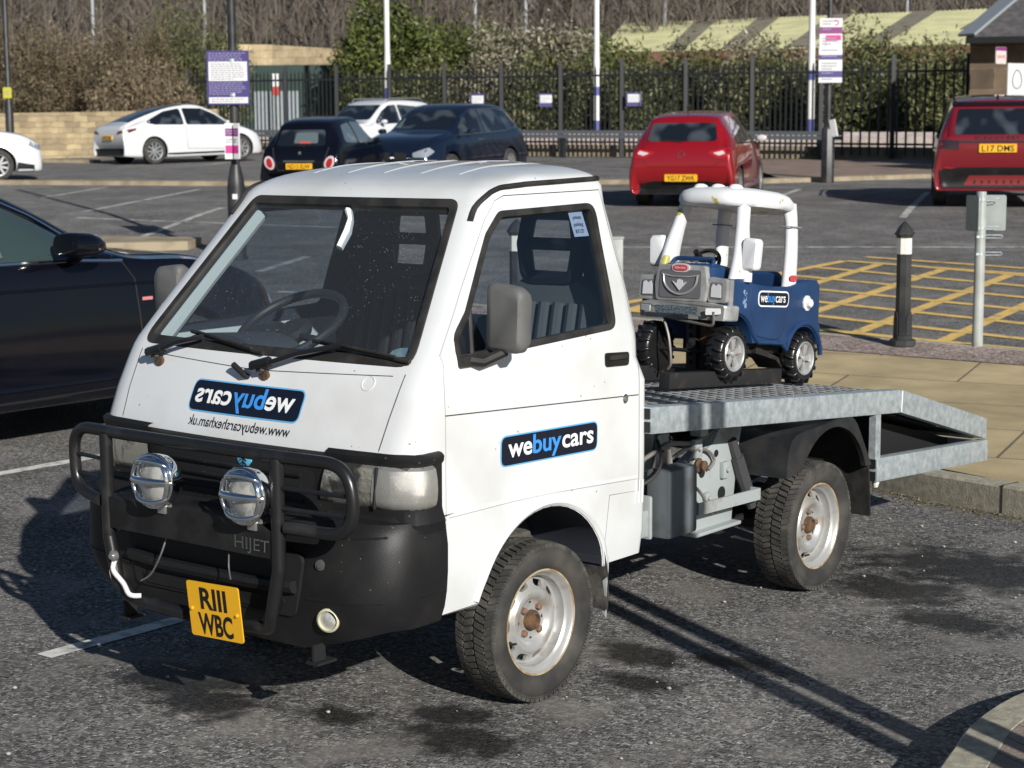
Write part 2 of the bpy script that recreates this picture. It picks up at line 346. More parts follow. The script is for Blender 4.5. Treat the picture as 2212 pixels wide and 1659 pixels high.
for a, b in (((-22.86, 16.36), (-24.9, 19.5)), ((-18.97, 14.19), (-22.57, 19.87)), ((-15.0, 12.1), (-17.9, 16.2)), ((-18.1, 13.4), (-13.5, 14.6)), ((-10.77, 10.21), (-11.4, 11.6)),
             ((-9.31, 9.08), (-8.5, 9.5)), ((-9.9, 14.0), (-1.5, 19.9)), ((-7.9, 20.4), (-10.3, 26.2)), ((-9.94, 19.5), (-10.8, 21.5)), ((-12.0, 24.0), (-12.75, 25.9)),
             ((-34.0, 28.0), (-36.6, 34.3)), ((-31.7, 28.2), (-34.0, 32.4)), ((-25, 26.2), (-27, 30)), ((-20, 31.4), (-22, 36))): strip(far, [a, b], .11)
far.build('far_bay_lines', fpaint, kind='structure', smooth=0)
# yellow hatched box
yb = MB(); bx0, bx1, by0, by1 = -5.9, 1.5, 10.05, 14.9
def clipseg(p, d):
    lo, hi = -50., 50.
    for c, dd, a, b in ((p[0], d[0], bx0, bx1), (p[1], d[1], by0, by1)):
        if abs(dd) < 1e-6:
            if not a <= c <= b: return None
            continue
        u, v_ = sorted(((a-c)/dd, (b-c)/dd)); lo = max(lo, u); hi = min(hi, v_)
    return None if lo >= hi-.2 else [(p[0]+d[0]*lo, p[1]+d[1]*lo), (p[0]+d[0]*hi, p[1]+d[1]*hi)]
for k in range(-9, 14):
    for d, p, w_ in (((-.13, 1), (-4.2+k*.80, 11.5), .125), ((1, -.09), (-4, 9.2+k*.80), .125)):
        sgm = clipseg(p, d)
        if sgm: strip(yb, sgm, w_, off=.004 if d[0] < 0 else .0065)
for q in ([(bx0, by0), (bx1, by0)], [(bx0, by1), (bx1, by1)], [(bx0, by0), (bx0, by1)], [(bx0, by1+.5), (bx1, by1+.5)]): strip(yb, q, .125, off=.009)
yb.build('yellow_hatching', ypaint, kind='structure', smooth=0)
# kerbs and pavements
kmat = M('kerb_stone', (.42, .39, .30), .9, col2=(.27, .25, .19), sc=30, thr=(.35, .65), bump=.6, bsc=120, detail=8)
def flagstone(name, c1, c2, mortar, bw, bh, rot, sc=1., off=.5, bump=.5):
    m = bpy.data.materials.new(name); m.use_nodes = True; t = m.node_tree; b = t.nodes['Principled BSDF']; N = t.nodes.new; K = t.links.new
    tc = N('ShaderNodeTexCoord'); mp = N('ShaderNodeMapping'); mp.inputs['Rotation'].default_value = (0, 0, rot); K(tc.outputs['Object'], mp.inputs[0])
    br = N('ShaderNodeTexBrick'); br.inputs['Scale'].default_value = sc; br.inputs['Brick Width'].default_value = bw; br.inputs['Row Height'].default_value = bh
    br.inputs['Mortar Size'].default_value = min(.009, .012*min(bw, bh)/.6); br.inputs['Mortar Smooth'].default_value = .1; br.offset = off
    br.inputs['Color1'].default_value = (*c1, 1); br.inputs['Color2'].default_value = (*c2, 1); br.inputs['Mortar'].default_value = (*mortar, 1); K(mp.outputs[0], br.inputs['Vector'])
    n = N('ShaderNodeTexNoise'); n.inputs['Scale'].default_value = 2.2; n.inputs['Detail'].default_value = 8; K(tc.outputs['Object'], n.inputs[0])
    a = N('ShaderNodeMapRange'); a.inputs['From Min'].default_value = .3; a.inputs['From Max'].default_value = .7; a.inputs['To Min'].default_value = .7; a.inputs['To Max'].default_value = 1.2; K(n.outputs[0], a.inputs['Value'])
    v = N('ShaderNodeVectorMath'); v.operation = 'SCALE'; K(br.outputs['Color'], v.inputs[0]); K(a.outputs[0], v.inputs['Scale']); K(v.outputs[0], b.inputs['Base Color'])
    b.inputs['Roughness'].default_value = .9; n2 = N('ShaderNodeTexNoise'); n2.inputs['Scale'].default_value = 90; K(tc.outputs['Object'], n2.inputs[0])
    ma = N('ShaderNodeMath'); ma.operation = 'MULTIPLY_ADD'; ma.inputs[1].default_value = -2.5; K(br.outputs['Fac'], ma.inputs[0]); K(n2.outputs[0], ma.inputs[2])
    bp = N('ShaderNodeBump'); bp.inputs['Strength'].default_value = bump; bp.inputs['Distance'].default_value = .006; K(ma.outputs[0], bp.inputs['Height']); K(bp.outputs[0], b.inputs['Normal'])
    return m
flag = flagstone('buff_flagstones', (.50, .395, .215), (.455, .365, .205), (.17, .135, .085), 1.5, .95, R(-14), 1.)
KH = .14; kx = [(-6.5, 6.6), (-3.0, 5.45), (-.13, 4.56), (.25, 4.40), (.74, 4.30), (1.6, 4.05), (4, 3.5), (9, 2.4)]
k1 = MB(); strip(k1, kx, .125, hgt=KH)
k1.build('kerb', kmat, smooth=25, kind='structure')
joints = MB()
for i in range(30):
    f = i*.915+.2; a = Vector(kx[0]); acc = 0
    for p, q in zip(kx[:-1], kx[1:]):
        L_ = (Vector(q)-Vector(p)).length
        if acc+L_ > f: a = Vector(p).lerp(Vector(q), (f-acc)/L_); dd = (Vector(q)-Vector(p)).normalized(); break
        acc += L_
    else: continue
    n_ = Vector((-dd.y, dd.x)); joints.bar(V(*(a-n_*.0655), zg(*a)+KH/2), V(*(a+n_*.0655), zg(*a)+KH/2), .007, KH+.004)
joints.build('kerb_joints', M('joint_dark', (.03, .028, .024), .95), kind='structure', smooth=0)
pv = MB(); inner = [(x+.02, y+.06) for x, y in kx]; farside = [(-6.5, 7.85), (-2.43, 8.31), (-1.02, 8.48), (4, 9.1), (9, 9.7)]
def fillgrid(mb, near, farp, nx=24, ny=10, z=None):
    def at(P, f):
        x = P[0][0]+(P[-1][0]-P[0][0])*f
        return Vector((x, float(np.interp(x, [p[0] for p in P], [p[1] for p in P]))))
    vs = []
    for i in range(nx+1):
        a, b = at(near, i/nx), at(farp, i/nx)
        for j in range(ny+1):
            q = a.lerp(b, j/ny); vs.append(V(q.x, q.y, zg(q.x, q.y)+z))
    return mb.add(vs, [(i*(ny+1)+j, (i+1)*(ny+1)+j, (i+1)*(ny+1)+j+1, i*(ny+1)+j+1) for i in range(nx) for j in range(ny)])
fillgrid(pv, inner, farside, z=KH-.004); pv.build('pavement', flag, kind='structure', smooth=0)
pg = MB(); path2 = [(-6.5, 8.72), (-2.82, 9.03), (-1.29, 9.13), (4, 9.6), (9, 10.1)]
fillgrid(pg, farside, path2, z=KH+.001)
pg.build('gravel_margin', asphalt('gravel_tar', [], base=(.26, .205, .18), light=(.5, .43, .4), sc=60), kind='structure', smooth=0)
k2 = MB(); strip(k2, [(x, y+.05) for x, y in path2], .1, hgt=KH+.004); strip(k2, [(-6.55, 6.5), (-6.6, 8.8)], .12, hgt=KH)
k2.build('rear_kerb', kmat, smooth=25, kind='structure')
# rounded island corner with blocks, right foreground
ic = cr([(2.30, -.1, 0), (2.17, .45, 0), (2.11, .72, 0), (2.065, .95, 0), (2.075, 1.30, 0), (2.22, 1.68, 0), (2.6, 1.98, 0), (3.3, 2.15, 0), (5, 2.1, 0)], 4)
ic = [(2.55, -1.4), (2.42, -.6)]+[(p.x, p.y) for p in ic]
k3 = MB(); strip(k3, ic, .13, hgt=.12); k3.build('island_kerb', kmat, smooth=25, kind='structure')
blk = flagstone('paving_blocks', (.36, .28, .22), (.28, .24, .2), (.06, .07, .025), .2, .1, R(30), 1., bump=.8)
bk = MB(); bk.add([V(x+.05, y-.03, .118) for x, y in ic]+[V(5, -1.4, .118)], [tuple(range(len(ic)+1))]); bk.build('island_paving', blk, kind='structure', smooth=0)
# low kerb strips across the car park, brick path
buff = M('buff_kerb', (.34, .28, .19), .9, col2=(.22, .18, .12), sc=3, bump=.3, detail=7)
k4 = MB()
strip(k4, [(-40, 12.9), (-27.6, 19.1), (-23.4, 21.2), (-19, 24.2), (-14.6, 27.6), (-12.9, 31.0), (-10, 36)], .5, hgt=.09)
strip(k4, [(-42.5, 26.8), (-38.07, 26.94), (-35.5, 27.7)], .35, hgt=.09)
k4.build('far_kerb', buff, smooth=25, kind='structure')
k5 = MB(); isl = [(-20, 7.8), (-17, 9.3), (-14.9, 11.0), (-13.45, 11.75), (-13.2, 11.3), (-14.2, 10.2), (-16, 8.6), (-19, 6.6)]
k5.prism([V(x, y, zg(x, y)-.05) for x, y in isl], (0, 0, .16)); k5.build('traffic_island', buff, smooth=0, kind='structure')
bp_ = flagstone('brick_path', (.27, .19, .15), (.24, .18, .145), (.15, .11, .09), .2, .1, R(-35), .45, bump=.2)
br_ = MB(); pl_ = [(-14.4, 28.0), (-12.7, 31.4), (-9.5, 37), (-7, 44), (-20, 46), (-20.6, 36)]
bm_ = MB(); 
for i in range(12):
    for j in range(12):
        def q_(a, b):
            p = Vector(pl_[0]).lerp(Vector(pl_[5]), a).lerp(Vector(pl_[2]).lerp(Vector(pl_[3]), a), b); return ground_pt(p.x, p.y, .09)
        bm_.add([q_(i/12, j/12), q_(i/12, (j+1)/12), q_((i+1)/12, (j+1)/12), q_((i+1)/12, j/12)], [(0, 1, 2, 3)])
bm_.build('brick_path', bp_, kind='structure', smooth=0)
# ------------------------------------------------------------------ flatbed truck
white = M('white_truck_paint', (.70, .715, .72), .26, col2=(.50, .49, .45), sc=2.6, thr=(.48, .92), coat=.8, detail=9)
inner_m = M('cab_interior_trim', (.035, .042, .058), .8)
creamy = M('cab_inner_white', (.66, .68, .62), .6)
bplast = M('black_bumper_plastic', (.011, .011, .012), .48, col2=(.028, .027, .025), sc=6, thr=(.5, .85), bump=.15, bsc=300, detail=8, spec=.35)
rubber = M('black_rubber', (.016, .016, .015), .62, col2=(.034, .032, .03), sc=12, spec=.35)
tyrem = M('tyre_rubber', (.026, .025, .024), .8, col2=(.075, .068, .058), sc=9, thr=(.4, .75), detail=8)
tread_m = M('tread_rubber', (.034, .033, .031), .85, col2=(.10, .093, .08), sc=16, thr=(.42, .7), detail=8)
blacktube = M('black_tube_paint', (.012, .012, .013), .32, col2=(.03, .03, .03), sc=8, thr=(.55, .75))
gplast = M('grey_mirror_plastic', (.13, .13, .125), .6, col2=(.10, .10, .10), sc=8, bump=.1, bsc=300)
galv = M('galvanised_steel', (.36, .41, .43), .5, .5, col2=(.54, .59, .61), sc=34, thr=(.36, .66), bump=.15, bsc=60, detail=12)
chas = M('grey_chassis_paint', (.33, .36, .36), .6, col2=(.2, .15, .11), sc=7, thr=(.56, .74), detail=9)
steelw = M('silver_wheel_paint', (.47, .47, .455), .38, .45, col2=(.27, .21, .14), sc=14, thr=(.52, .78), detail=8)
rust = M('rust', (.07, .038, .022), .85, col2=(.13, .07, .032), sc=40, bump=.6, bsc=200)
chrome = M('chrome', (.8, .82, .85), .08, 1.); black = M('matt_black', (.008, .008, .009), .7)
seamm = M('shut_line', (.05, .05, .05), .8)
navy = M('decal_dark_navy', (.006, .009, .02), .35); dblue = M('decal_blue', (.05, .28, .75), .4); dwhite = M('decal_white', (.82, .83, .83), .4)
lensm = M('lamp_lens', (.62, .61, .56), .10, .35, col2=(.40, .40, .37), sc=22, thr=(.45, .55), bump=.35, bsc=240, coat=1)
lensd = M('lamp_reflector', (.66, .64, .56), .10, .8, col2=(.16, .16, .15), sc=11, thr=(.52, .58), bump=.5, bsc=45, coat=1)
glass = glassmat('window_glass', (.66, .73, .79), 1.5); ws_glass = glassmat('dusty_windscreen_glass', (.68, .75, .81), 1.5, .36)
def chips(m, scale, lim, colr):
    t = m.node_tree; b = t.nodes['Principled BSDF']; tc = t.nodes.new('ShaderNodeTexCoord'); v = t.nodes.new('ShaderNodeTexVoronoi'); v.inputs['Scale'].default_value = scale; v.inputs['Randomness'].default_value = 1
    t.links.new(tc.outputs['Object'], v.inputs['Vector']); n = t.nodes.new('ShaderNodeTexNoise'); n.inputs['Scale'].default_value = 3; t.links.new(tc.outputs['Object'], n.inputs['Vector'])
    l = t.nodes.new('ShaderNodeMath'); l.operation = 'LESS_THAN'; l.inputs[1].default_value = lim; t.links.new(v.outputs['Distance'], l.inputs[0]); g_ = t.nodes.new('ShaderNodeMath'); g_.operation = 'GREATER_THAN'; g_.inputs[1].default_value = .52; t.links.new(n.outputs['Fac'], g_.inputs[0])
    mu = t.nodes.new('ShaderNodeMath'); mu.operation = 'MULTIPLY'; t.links.new(l.outputs[0], mu.inputs[0]); t.links.new(g_.outputs[0], mu.inputs[1])
    x = t.nodes.new('ShaderNodeMix'); x.data_type = 'RGBA'; src = b.inputs['Base Color'].links[0].from_socket; t.links.new(mu.outputs[0], x.inputs['Factor']); t.links.new(src, x.inputs['A']); x.inputs['B'].default_value = (*colr, 1); t.links.new(x.outputs['Result'], b.inputs['Base Color'])
chips(white, 16, .055, (.30, .26, .21)); chips(bplast, 40, .09, (.13, .13, .125)); chips(galv, 22, .06, (.22, .2, .17))
truck = thing('flatbed_truck', 'small white flatbed truck with black bull bar and galvanised car carrier bed', 'truck')
ZW = [.38, .48, .70, 1.0, 1.15, 1.30, 1.45, 1.58, 1.66, 1.69, 1.705, 1.72, 1.732, 1.738]
WW = [.672, .688, .695, .697, .690, .650, .603, .565, .545, .52, .485, .42, .30, .12]
def wz(z): return float(np.interp(z, ZW, WW))
def yc(z): return float(np.interp(z, [.3, .88, .90, 1.0, 1.08, 1.125, 1.15, 1.635, 1.655, 1.675, 1.69, 1.705, 1.72, 1.732, 1.738], [-.10, -.112, -.108, -.066, -.025, .0, .018, .437, .46, .50, .545, .61, .70, .82, .95]))
def yrr(z): return float(np.interp(z, [.3, 1.4, 1.66, 1.69, 1.705, 1.72, 1.732, 1.738], [1.155, 1.15, 1.12, 1.105, 1.09, 1.06, 1.0, .97]))
def slice_(z, d=0., n=(12, 8, 12, 6, 6)):
    w = wz(z)-d; bow = float(np.interp(z, [1.1, 1.6], [.045, .028])); y0 = yc(z)+d; rx = float(np.interp(z, [1., 1.6, 1.72], [.11, .09, .10])); ry = float(np.interp(z, [1., 1.64, 1.69, 1.72], [.06, .05, .12, .16]))
    rx = min(rx, w*.8); yb = yrr(z)-d; rr = float(np.interp(z, [1.0, 1.08, 1.4, 1.6, 1.66], [.035, .10, .09, .07, .05])); half = []
    ye = y0+bow*((w-rx)/max(w, .01))**2
    for k in range(n[0]): x = (w-rx)*k/n[0]; half.append((x, y0+bow*(x/w)**2))
    for k in range(n[1]): a = k/n[1]*math.pi/2; half.append((w-rx+rx*math.sin(a), ye+ry*(1-math.cos(a))))
    ys = ye+ry
    for k in range(n[2]): half.append((w, ys+(yb-rr-ys)*k/n[2]))
    for k in range(n[3]): a = k/n[3]*math.pi/2; half.append((w-rr+rr*math.cos(a), yb-rr+rr*math.sin(a)))
    for k in range(n[4]+1): half.append(((w-rr)*(1-k/n[4]), yb))
    full = half+[(-x, y) for x, y in half[-2:0:-1]]
    return [V(x, y, z) for x, y in full]
def cab(zs, d=0.):
    m = MB(); m.rings([slice_(z, d) for z in zs], False, 0, True); return m
zs_out = [.395, .43, .48, .55, .62, .70, .78, .86, .90, .95, 1.0, 1.04, 1.08, 1.11, 1.135, 1.16]+[1.16+.475*i/14 for i in range(1, 14)]+[1.635, 1.645, 1.655, 1.665, 1.675, 1.684, 1.692, 1.70, 1.708, 1.715, 1.722, 1.728, 1.733, 1.738]
solid = cab(zs_out).build('cab_body', [white, inner_m], truck)
BV = bvh_of(solid.data)
innr = cab([.80, .9, 1.0, 1.08, 1.13]+[1.16+.44*i/10 for i in range(11)]+[1.625, 1.645], .032).build('cut', inner_m)
for p in innr.data.polygons: p.material_index = 0
innr.data.materials.clear(); innr.data.materials.append(white); innr.data.materials.append(inner_m)
for p in innr.data.polygons: p.material_index = 1
boolean(solid, innr)
def cutter(mb, idx=1):
    o = mb.build('cut', [white, inner_m], None, smooth=0)
    for p in o.data.polygons: p.material_index = idx
    return o
# openings
wsp = r2([(-.614, 1.140), (.614, 1.140), (.462, 1.628), (-.462, 1.628)], .05)
WSI = inset(wsp, .022)
boolean(solid, cutter(MB().prism([V(a, -.4, b) for a, b in WSI], (0, 1.1, 0))))
swp = r2([(.150, 1.150), (.985, 1.182), (1.025, 1.603), (.51, 1.592), (.42, 1.525), (.235, 1.30), (.160, 1.235)], [.05, .05, .05, .06, .08, .1, .06])
SWI = inset(swp, .020)
for s in (1, -1): boolean(solid, cutter(MB().prism([V(s*.3, a, b) for a, b in SWI], (s*.8, 0, 0))))
rwp = r2([(-.50, 1.16), (.50, 1.16), (.43, 1.56), (-.43, 1.56)], .06)
boolean(solid, cutter(MB().prism([V(a, .95, b) for a, b in inset(rwp, .02)], (0, .5, 0))))
for s in (1, -1):
    boolean(solid, cutter(MB().lathe([(.338, .0), (.338, .4)], (s*.40, .585, .31), (s, 0, 0), 48)))
# doors cut out of the shell
dpoly = [(.088, .395), (.088, .75), (.088, 1.12), (.10, 1.18), (.265, 1.374), (.435, 1.565), (.50, 1.622), (.55, 1.637), (1.065, 1.642), (1.075, 1.60), (1.095, 1.1), (1.10, .62), (.93, .63), (.90, .40)]
doors = []
for s in (1, -1):
    src = bpy.data.objects.new('door', solid.data.copy()); COL.objects.link(src)
    boolean(src, cutter(MB().prism([V(s*.45, a, b) for a, b in inset(dpoly[::1], .0028)], (s*.5, 0, 0)), 0), 'INTERSECT')
    src.parent = truck; doors.append(src)
for s in (1, -1):
    boolean(solid, cutter(MB().prism([V(s*.45, a, b) for a, b in dpoly], (s*.5, 0, 0))))
resmooth(solid, 30)
for d_ in doors: resmooth(d_, 30)
door = doors[0]
# seals, glass
f = lambda q: [(a, b) for a, b in q]
band(MB(), BV, '-Y', f(wsp), .033).build('windscreen_seal', rubber, truck)
patch(MB(), BV, '-Y', inset(wsp, .028), off=-.006, skirt=0).build('windscreen', ws_glass, truck, recalc=False)
for s, d_, sd_ in ((1, doors[0], 'X'), (-1, doors[1], '-X')):
    band(MB(), BV, sd_, swp, .026, hgt=.006).build('window_seal', rubber, d_)
    patch(MB(), BV, sd_, inset(swp, .022), off=-.010, skirt=0).build('window', glass, d_, recalc=False)
    t = MB(); seam(t, BV, sd_, [(.262, 1.30), (.232, 1.175)], .008, off=-.002); t.build('quarter_light_bar', rubber, d_)
    # gutter over the door
    t = MB(); t.tube([hit(BV, sd_, a, b, .004) for a, b in resample(cr([(.405, 1.560, 0), (.455, 1.615, 0), (.52, 1.652, 0), (.62, 1.664, 0), (.85, 1.670, 0), (1.105, 1.676, 0)], 4) and [(p.x, p.y) for p in cr([(.405, 1.560, 0), (.455, 1.615, 0), (.52, 1.652, 0), (.62, 1.664, 0), (.85, 1.670, 0), (1.105, 1.676, 0)], 4)], .03, False)], .009, 8); t.build('rain_gutter', rubber, truck)
    # pressed swage lines
    t = MB(); seam(t, BV, sd_, [(.09, 1.004), (1.09, .952)], .0024, off=-.0008); t.build('swage_line', seamm, d_)
    t = MB(); seam(t, BV, sd_, [(.10, .700), (.42, .70), (.62, .694), (1.09, .668)], .010, off=-.0055); t.build('lower_swage', white, d_)
    t = MB(); t.tube([hit(BV, sd_, .585+.352*math.cos(R(a)), .31+.352*math.sin(R(a)), -.004) for a in range(8, 165, 4)], .014, 8); t.build('wheel_arch_lip', white, truck)
    for k in range(3): pass
    t = MB()
    for k in range(3): seam(t, BV, sd_, [(1.085+k*.021, .655), (1.085+k*.021, .575)], .005, off=-.002)
    t.build('louvres', white, truck)
    # handle and lock
    t = MB(); hp = r2([(.90, 1.112), (.90, 1.066), (1.03, 1.060), (1.035, 1.104)], .012)
    patch(t, BV, sd_, hp, off=.006); t.build('door_handle', bplast, d_)
    t = MB(); c_ = hit(BV, sd_, .965, 1.094, .008); t.bar(c_+V(0, -.05, 0), c_+V(0, .055, -.003), .012, .014); t.build('handle_pull', rubber, d_)
    c_ = hit(BV, sd_, 1.012, .948, 0); t = MB(); t.lathe([(.016, -.002), (.016, .003), (.011, .006), (.011, .004)], c_, (s, 0, 0), 16); t.build('door_lock', chrome, d_)
    # mirror
    mr = thing('wing_mirror', 'x', 'x'); bpy.data.objects.remove(mr)
    t = MB(); shp = r2([(.688, 1.180), (.822, 1.174), (.828, 1.372), (.692, 1.388)], [.02, .03, .04, .03]); n_ = len(shp)
    rows = [[V(s*(a*.86+.757*.14), y, b*.86+1.28*.14) for a, b in shp] if k in (0, 3) else [V(s*a, y, b) for a, b in shp] for k, y in enumerate((.283, .296, .325, .352))]
    t.rings(rows, False, 0, True); mo = t.build('wing_mirror', gplast, truck, smooth=50)
    t = MB(); t.tube([V(s*.688, .20, 1.158), V(s*.715, .24, 1.150), V(s*.74, .31, 1.175), V(s*.75, .32, 1.21)], .017, 8); t.box((s*.69, .20, 1.157), (.03, .085, .03)); t.build('mirror_arm', rubber, mo)
    t = MB(); t.add([V(s*a, .3535, b) for a, b in inset(shp, .02)], [tuple(range(n_))]); t.build('mirror_glass', chrome, mo)
# roof ribs
t = MB()
for x in (-.33, -.165, 0, .165, .33):
    t.tube([hit(BV, 'Z', x, y, -.0092+.0015*math.sin((y-.60)/.46*math.pi)) for y in np.linspace(.60, 1.06, 12)], .011, 8, flat=1.)
t.build('roof_ribs', white, truck)
# nose seams, cap
for s in (1, -1):
    t = MB(); seam(t, BV, '-Y', [(s*.592, 1.125), (s*.585, 1.0), (s*.575, .885)], .0022, off=-.0008); t.build('nose_seam', seamm, truck)
c_ = hit(BV, '-Y', .47, 1.092, .001); t = MB(); t.tube([hit(BV, '-Y', .47+.023*math.cos(a), 1.092+.02*math.sin(a), 0) for a in np.linspace(0, 6.283, 20)[:-1]], .0022, 6, True); t.build('nose_cap', white, truck)
t = MB(); seam(t, BV, '-Y', [(-.55, 1.118), (0, 1.100), (.55, 1.118)], .0016, off=0); t.build('scuttle_seam', seamm, truck)
# wipers
for (x0, z0), (x1, z1), (bx0, bz0), (bx1, bz1) in (((-.47, 1.10), (-.27, 1.165), (-.36, 1.185), (.02, 1.145)), ((.05, 1.095), (.33, 1.175), (.20, 1.190), (.60, 1.155))):
    t = MB(); h_ = lambda a, b, o: hit(BV, '-Y', a, b, o)
    t.tube([h_(x0, z0, .0), h_(x0, z0, .035)], .012, 10); t.tube([h_(x0-.03, z0+.004, .035), h_(x0+.04, z0+.02, .038)], .017, 8)
    t.tube([h_(x0, z0+.005, .036), h_((x0+x1)/2, (z0+z1)/2+.004, .042), h_(x1, z1, .03)], .009, 8); wo = t.build('wiper_arm', blacktube, truck)
    t = MB(); t.tube([h_(bx0+(bx1-bx0)*k/8, bz0+(bz1-bz0)*k/8, .014) for k in range(9)], .0075, 6)
    t.tube([h_(bx0+(bx1-bx0)*k/8, bz0+(bz1-bz0)*k/8, .026) for k in range(1, 8)], .005, 6); t.build('wiper_blade', rubber, wo)
    t = MB(); t.lathe([(.02, 0), (.018, .012), (.0, .014)], h_(x0+.005, z0-.008, .0), (0, -1, .3), 12); t.build('wiper_boss', rust, wo)
t = MB(); t.tube([hit(BV, '-Y', -.02, 1.078, 0), hit(BV, '-Y', -.02, 1.078, .018), hit(BV, '-Y', -.07, 1.10, .03)], .010, 8); t.build('washer_jet', rubber, truck)
# black grille panel and headlamps
front = MB()
for z in (.70, .74, .78, .82, .86, .885):
    d_ = .012+.0*z; front.v += []
rows = []
for z, d_ in ((.66, .02), (.70, .022), (.76, .010), (.86, .012), (.882, .014), (.892, -.004)):
    xx = np.linspace(-.665, .665, 41); rows.append([hit(BV, '-Y', x, z, d_) for x in xx])
gp_ = MB().rings(rows, False, 0, False, loop=False); gp_.build('grille_panel', bplast, truck, recalc=False)
t = MB()
for z in (.735, .775, .815): t.tube([hit(BV, '-Y', x, z, .02) for x in np.linspace(-.30, .30, 15)], .007, 6)
t.build('grille_slats', bplast, truck)
t = MB(); patch(t, BV, '-Y', r2([(-.33, .71), (.33, .71), (.36, .835), (-.36, .835)], .03), off=.013, skirt=0); t.build('grille_mesh', black, truck)
t = MB(); t.lathe([(.034, 0), (.034, .006), (.03, .008)], hit(BV, '-Y', .06, .845, .01), (0, -1, .1), 8); bo = t.build('blue_badge', M('badge_blue', (.10, .42, .62), .4, coat=.5), truck)
t = MB(); c_ = hit(BV, '-Y', .06, .845, .0195); t.tube([c_+V(0, 0, -.022), c_+V(0, 0, .02)], .0018, 6)
for q in (-.012, 0, .012): t.tube([c_+V(-.014, 0, q-.010), c_+V(0, 0, q), c_+V(.014, 0, q-.010)], .0016, 6)
t.build('badge_emblem', navy, bo)
for s in (1, -1):
    sdn = 'X' if s > 0 else '-X'
    # shroud: black surround of the headlamp, wrapping the corner
    def cornerpts(zz, off, x0=.40, y1=.058):
        """a line along the body at height zz from the nose round the corner to y1 on the side"""
        P = []
        for x in np.linspace(x0, .640, 9): P.append(hit(BV, '-Y', s*x, zz, off))
        for y in np.linspace(hit(BV, '-Y', s*.640, zz, 0).y+.004, y1, 6)[1:]: P.append(hit(BV, sdn, y, zz, off))
        return P
    t = MB(); hs = [(.665, .002), (.668, .016), (.70, .026), (.725, .016), (.74, .012), (.868, .012), (.878, .020), (.893, .022), (.902, .012), (.905, -.004)]
    t.rings([cornerpts(z-.0 if z > .8 else z, o) for z, o in hs], False, 0, False, loop=False); hl = t.build('headlight', bplast, truck, recalc=False)
    t = MB(); zr_ = (.742, .752, .77, .80, .83, .86, .868)
    t.rings([cornerpts(z, o, .405+(.868-z)*-.25, .0) for z, o in zip(zr_, (.012, .022, .027, .029, .027, .022, .012))], False, 0, False, loop=False)
    lo_ = t.build('lens', [lensd], hl, recalc=False)
    t = MB()
    t.rings([cornerpts(z, o, .585+(.868-z)*-.12, .016) for z, o in zip(zr_, (.012, .025, .031, .033, .031, .025, .012))], False, 0, False, loop=False)
    t.build('indicator_lens', M('indicator_glass', (.50, .49, .45), .12, .6, col2=(.53, .52, .48), sc=90, thr=(.45, .55), bump=.5, bsc=500, coat=1), hl, recalc=False)
    t = MB(); t.tube([hit(BV, '-Y', s*(.60-(.868-z)*.12), z, .03) for z in (.745, .78, .82, .865)], .005, 6); t.build('lens_divider', black, hl)
# bumper
def bump_slice(z, d=0.):
    w = float(np.interp(z, [.30, .36, .45, .62, .70], [.680, .698, .712, .714, .702]))-d
    y0 = float(np.interp(z, [.28, .33, .42, .60, .68, .71], [-.165, -.195, -.215, -.205, -.19, -.165]))+d; P = []
    rc = .155; hf = [(x, y0+.02*(x/w)**2) for x in np.linspace(0, w-rc, 7)]; ye = hf[-1][1]
    hf += [(w-rc+rc*math.sin(a), ye+rc*.95*(1-math.cos(a))) for a in np.linspace(0, math.pi/2, 10)[1:]]; hf += [(w, ye+rc*.95+(.075-ye-rc*.95)*k/4) for k in (1, 2, 3, 4)]
    P = [V(-a, b, z) for a, b in hf[:0:-1]]+[V(a, b, z) for a, b in hf]
    return P
t = MB(); zb_ = [.30, .315, .36, .42, .50, .60, .67, .695, .705]; rr = []
for z in zb_:
    row = bump_slice(z)
    for p in row:   # lower edge rises towards the wheel, top edge dips a little at the nose
        k = max(0, min(1, (abs(p.x)-.37)/.28)); p.z += (1-(z-.30)/.405)*.085*k
    rr.append(row)
rr.append([p+V(0, .05, .004) for p in rr[-1]])
bumper = t.rings(rr, False, 0, False, loop=False).build('bumper', [bplast, black], truck)
bb = bvh_of(bumper.data)
boolean_ok = True
for s in (1, -1):
    for z0_, rr_ in ((.465, .006), (.655, .005)):
        t = MB(); t.tube([hit(bb, '-Y', s*x, z0_+.02*max(0, (x-.4)/.3), -rr_*.4) for x in np.linspace(.40, .66, 12)]+[hit(bb, 'X' if s > 0 else '-X', y, z0_+.022, -rr_*.4) for y in np.linspace(-.04, .07, 5)], rr_, 6); t.build('bumper_crease', bplast, bumper)
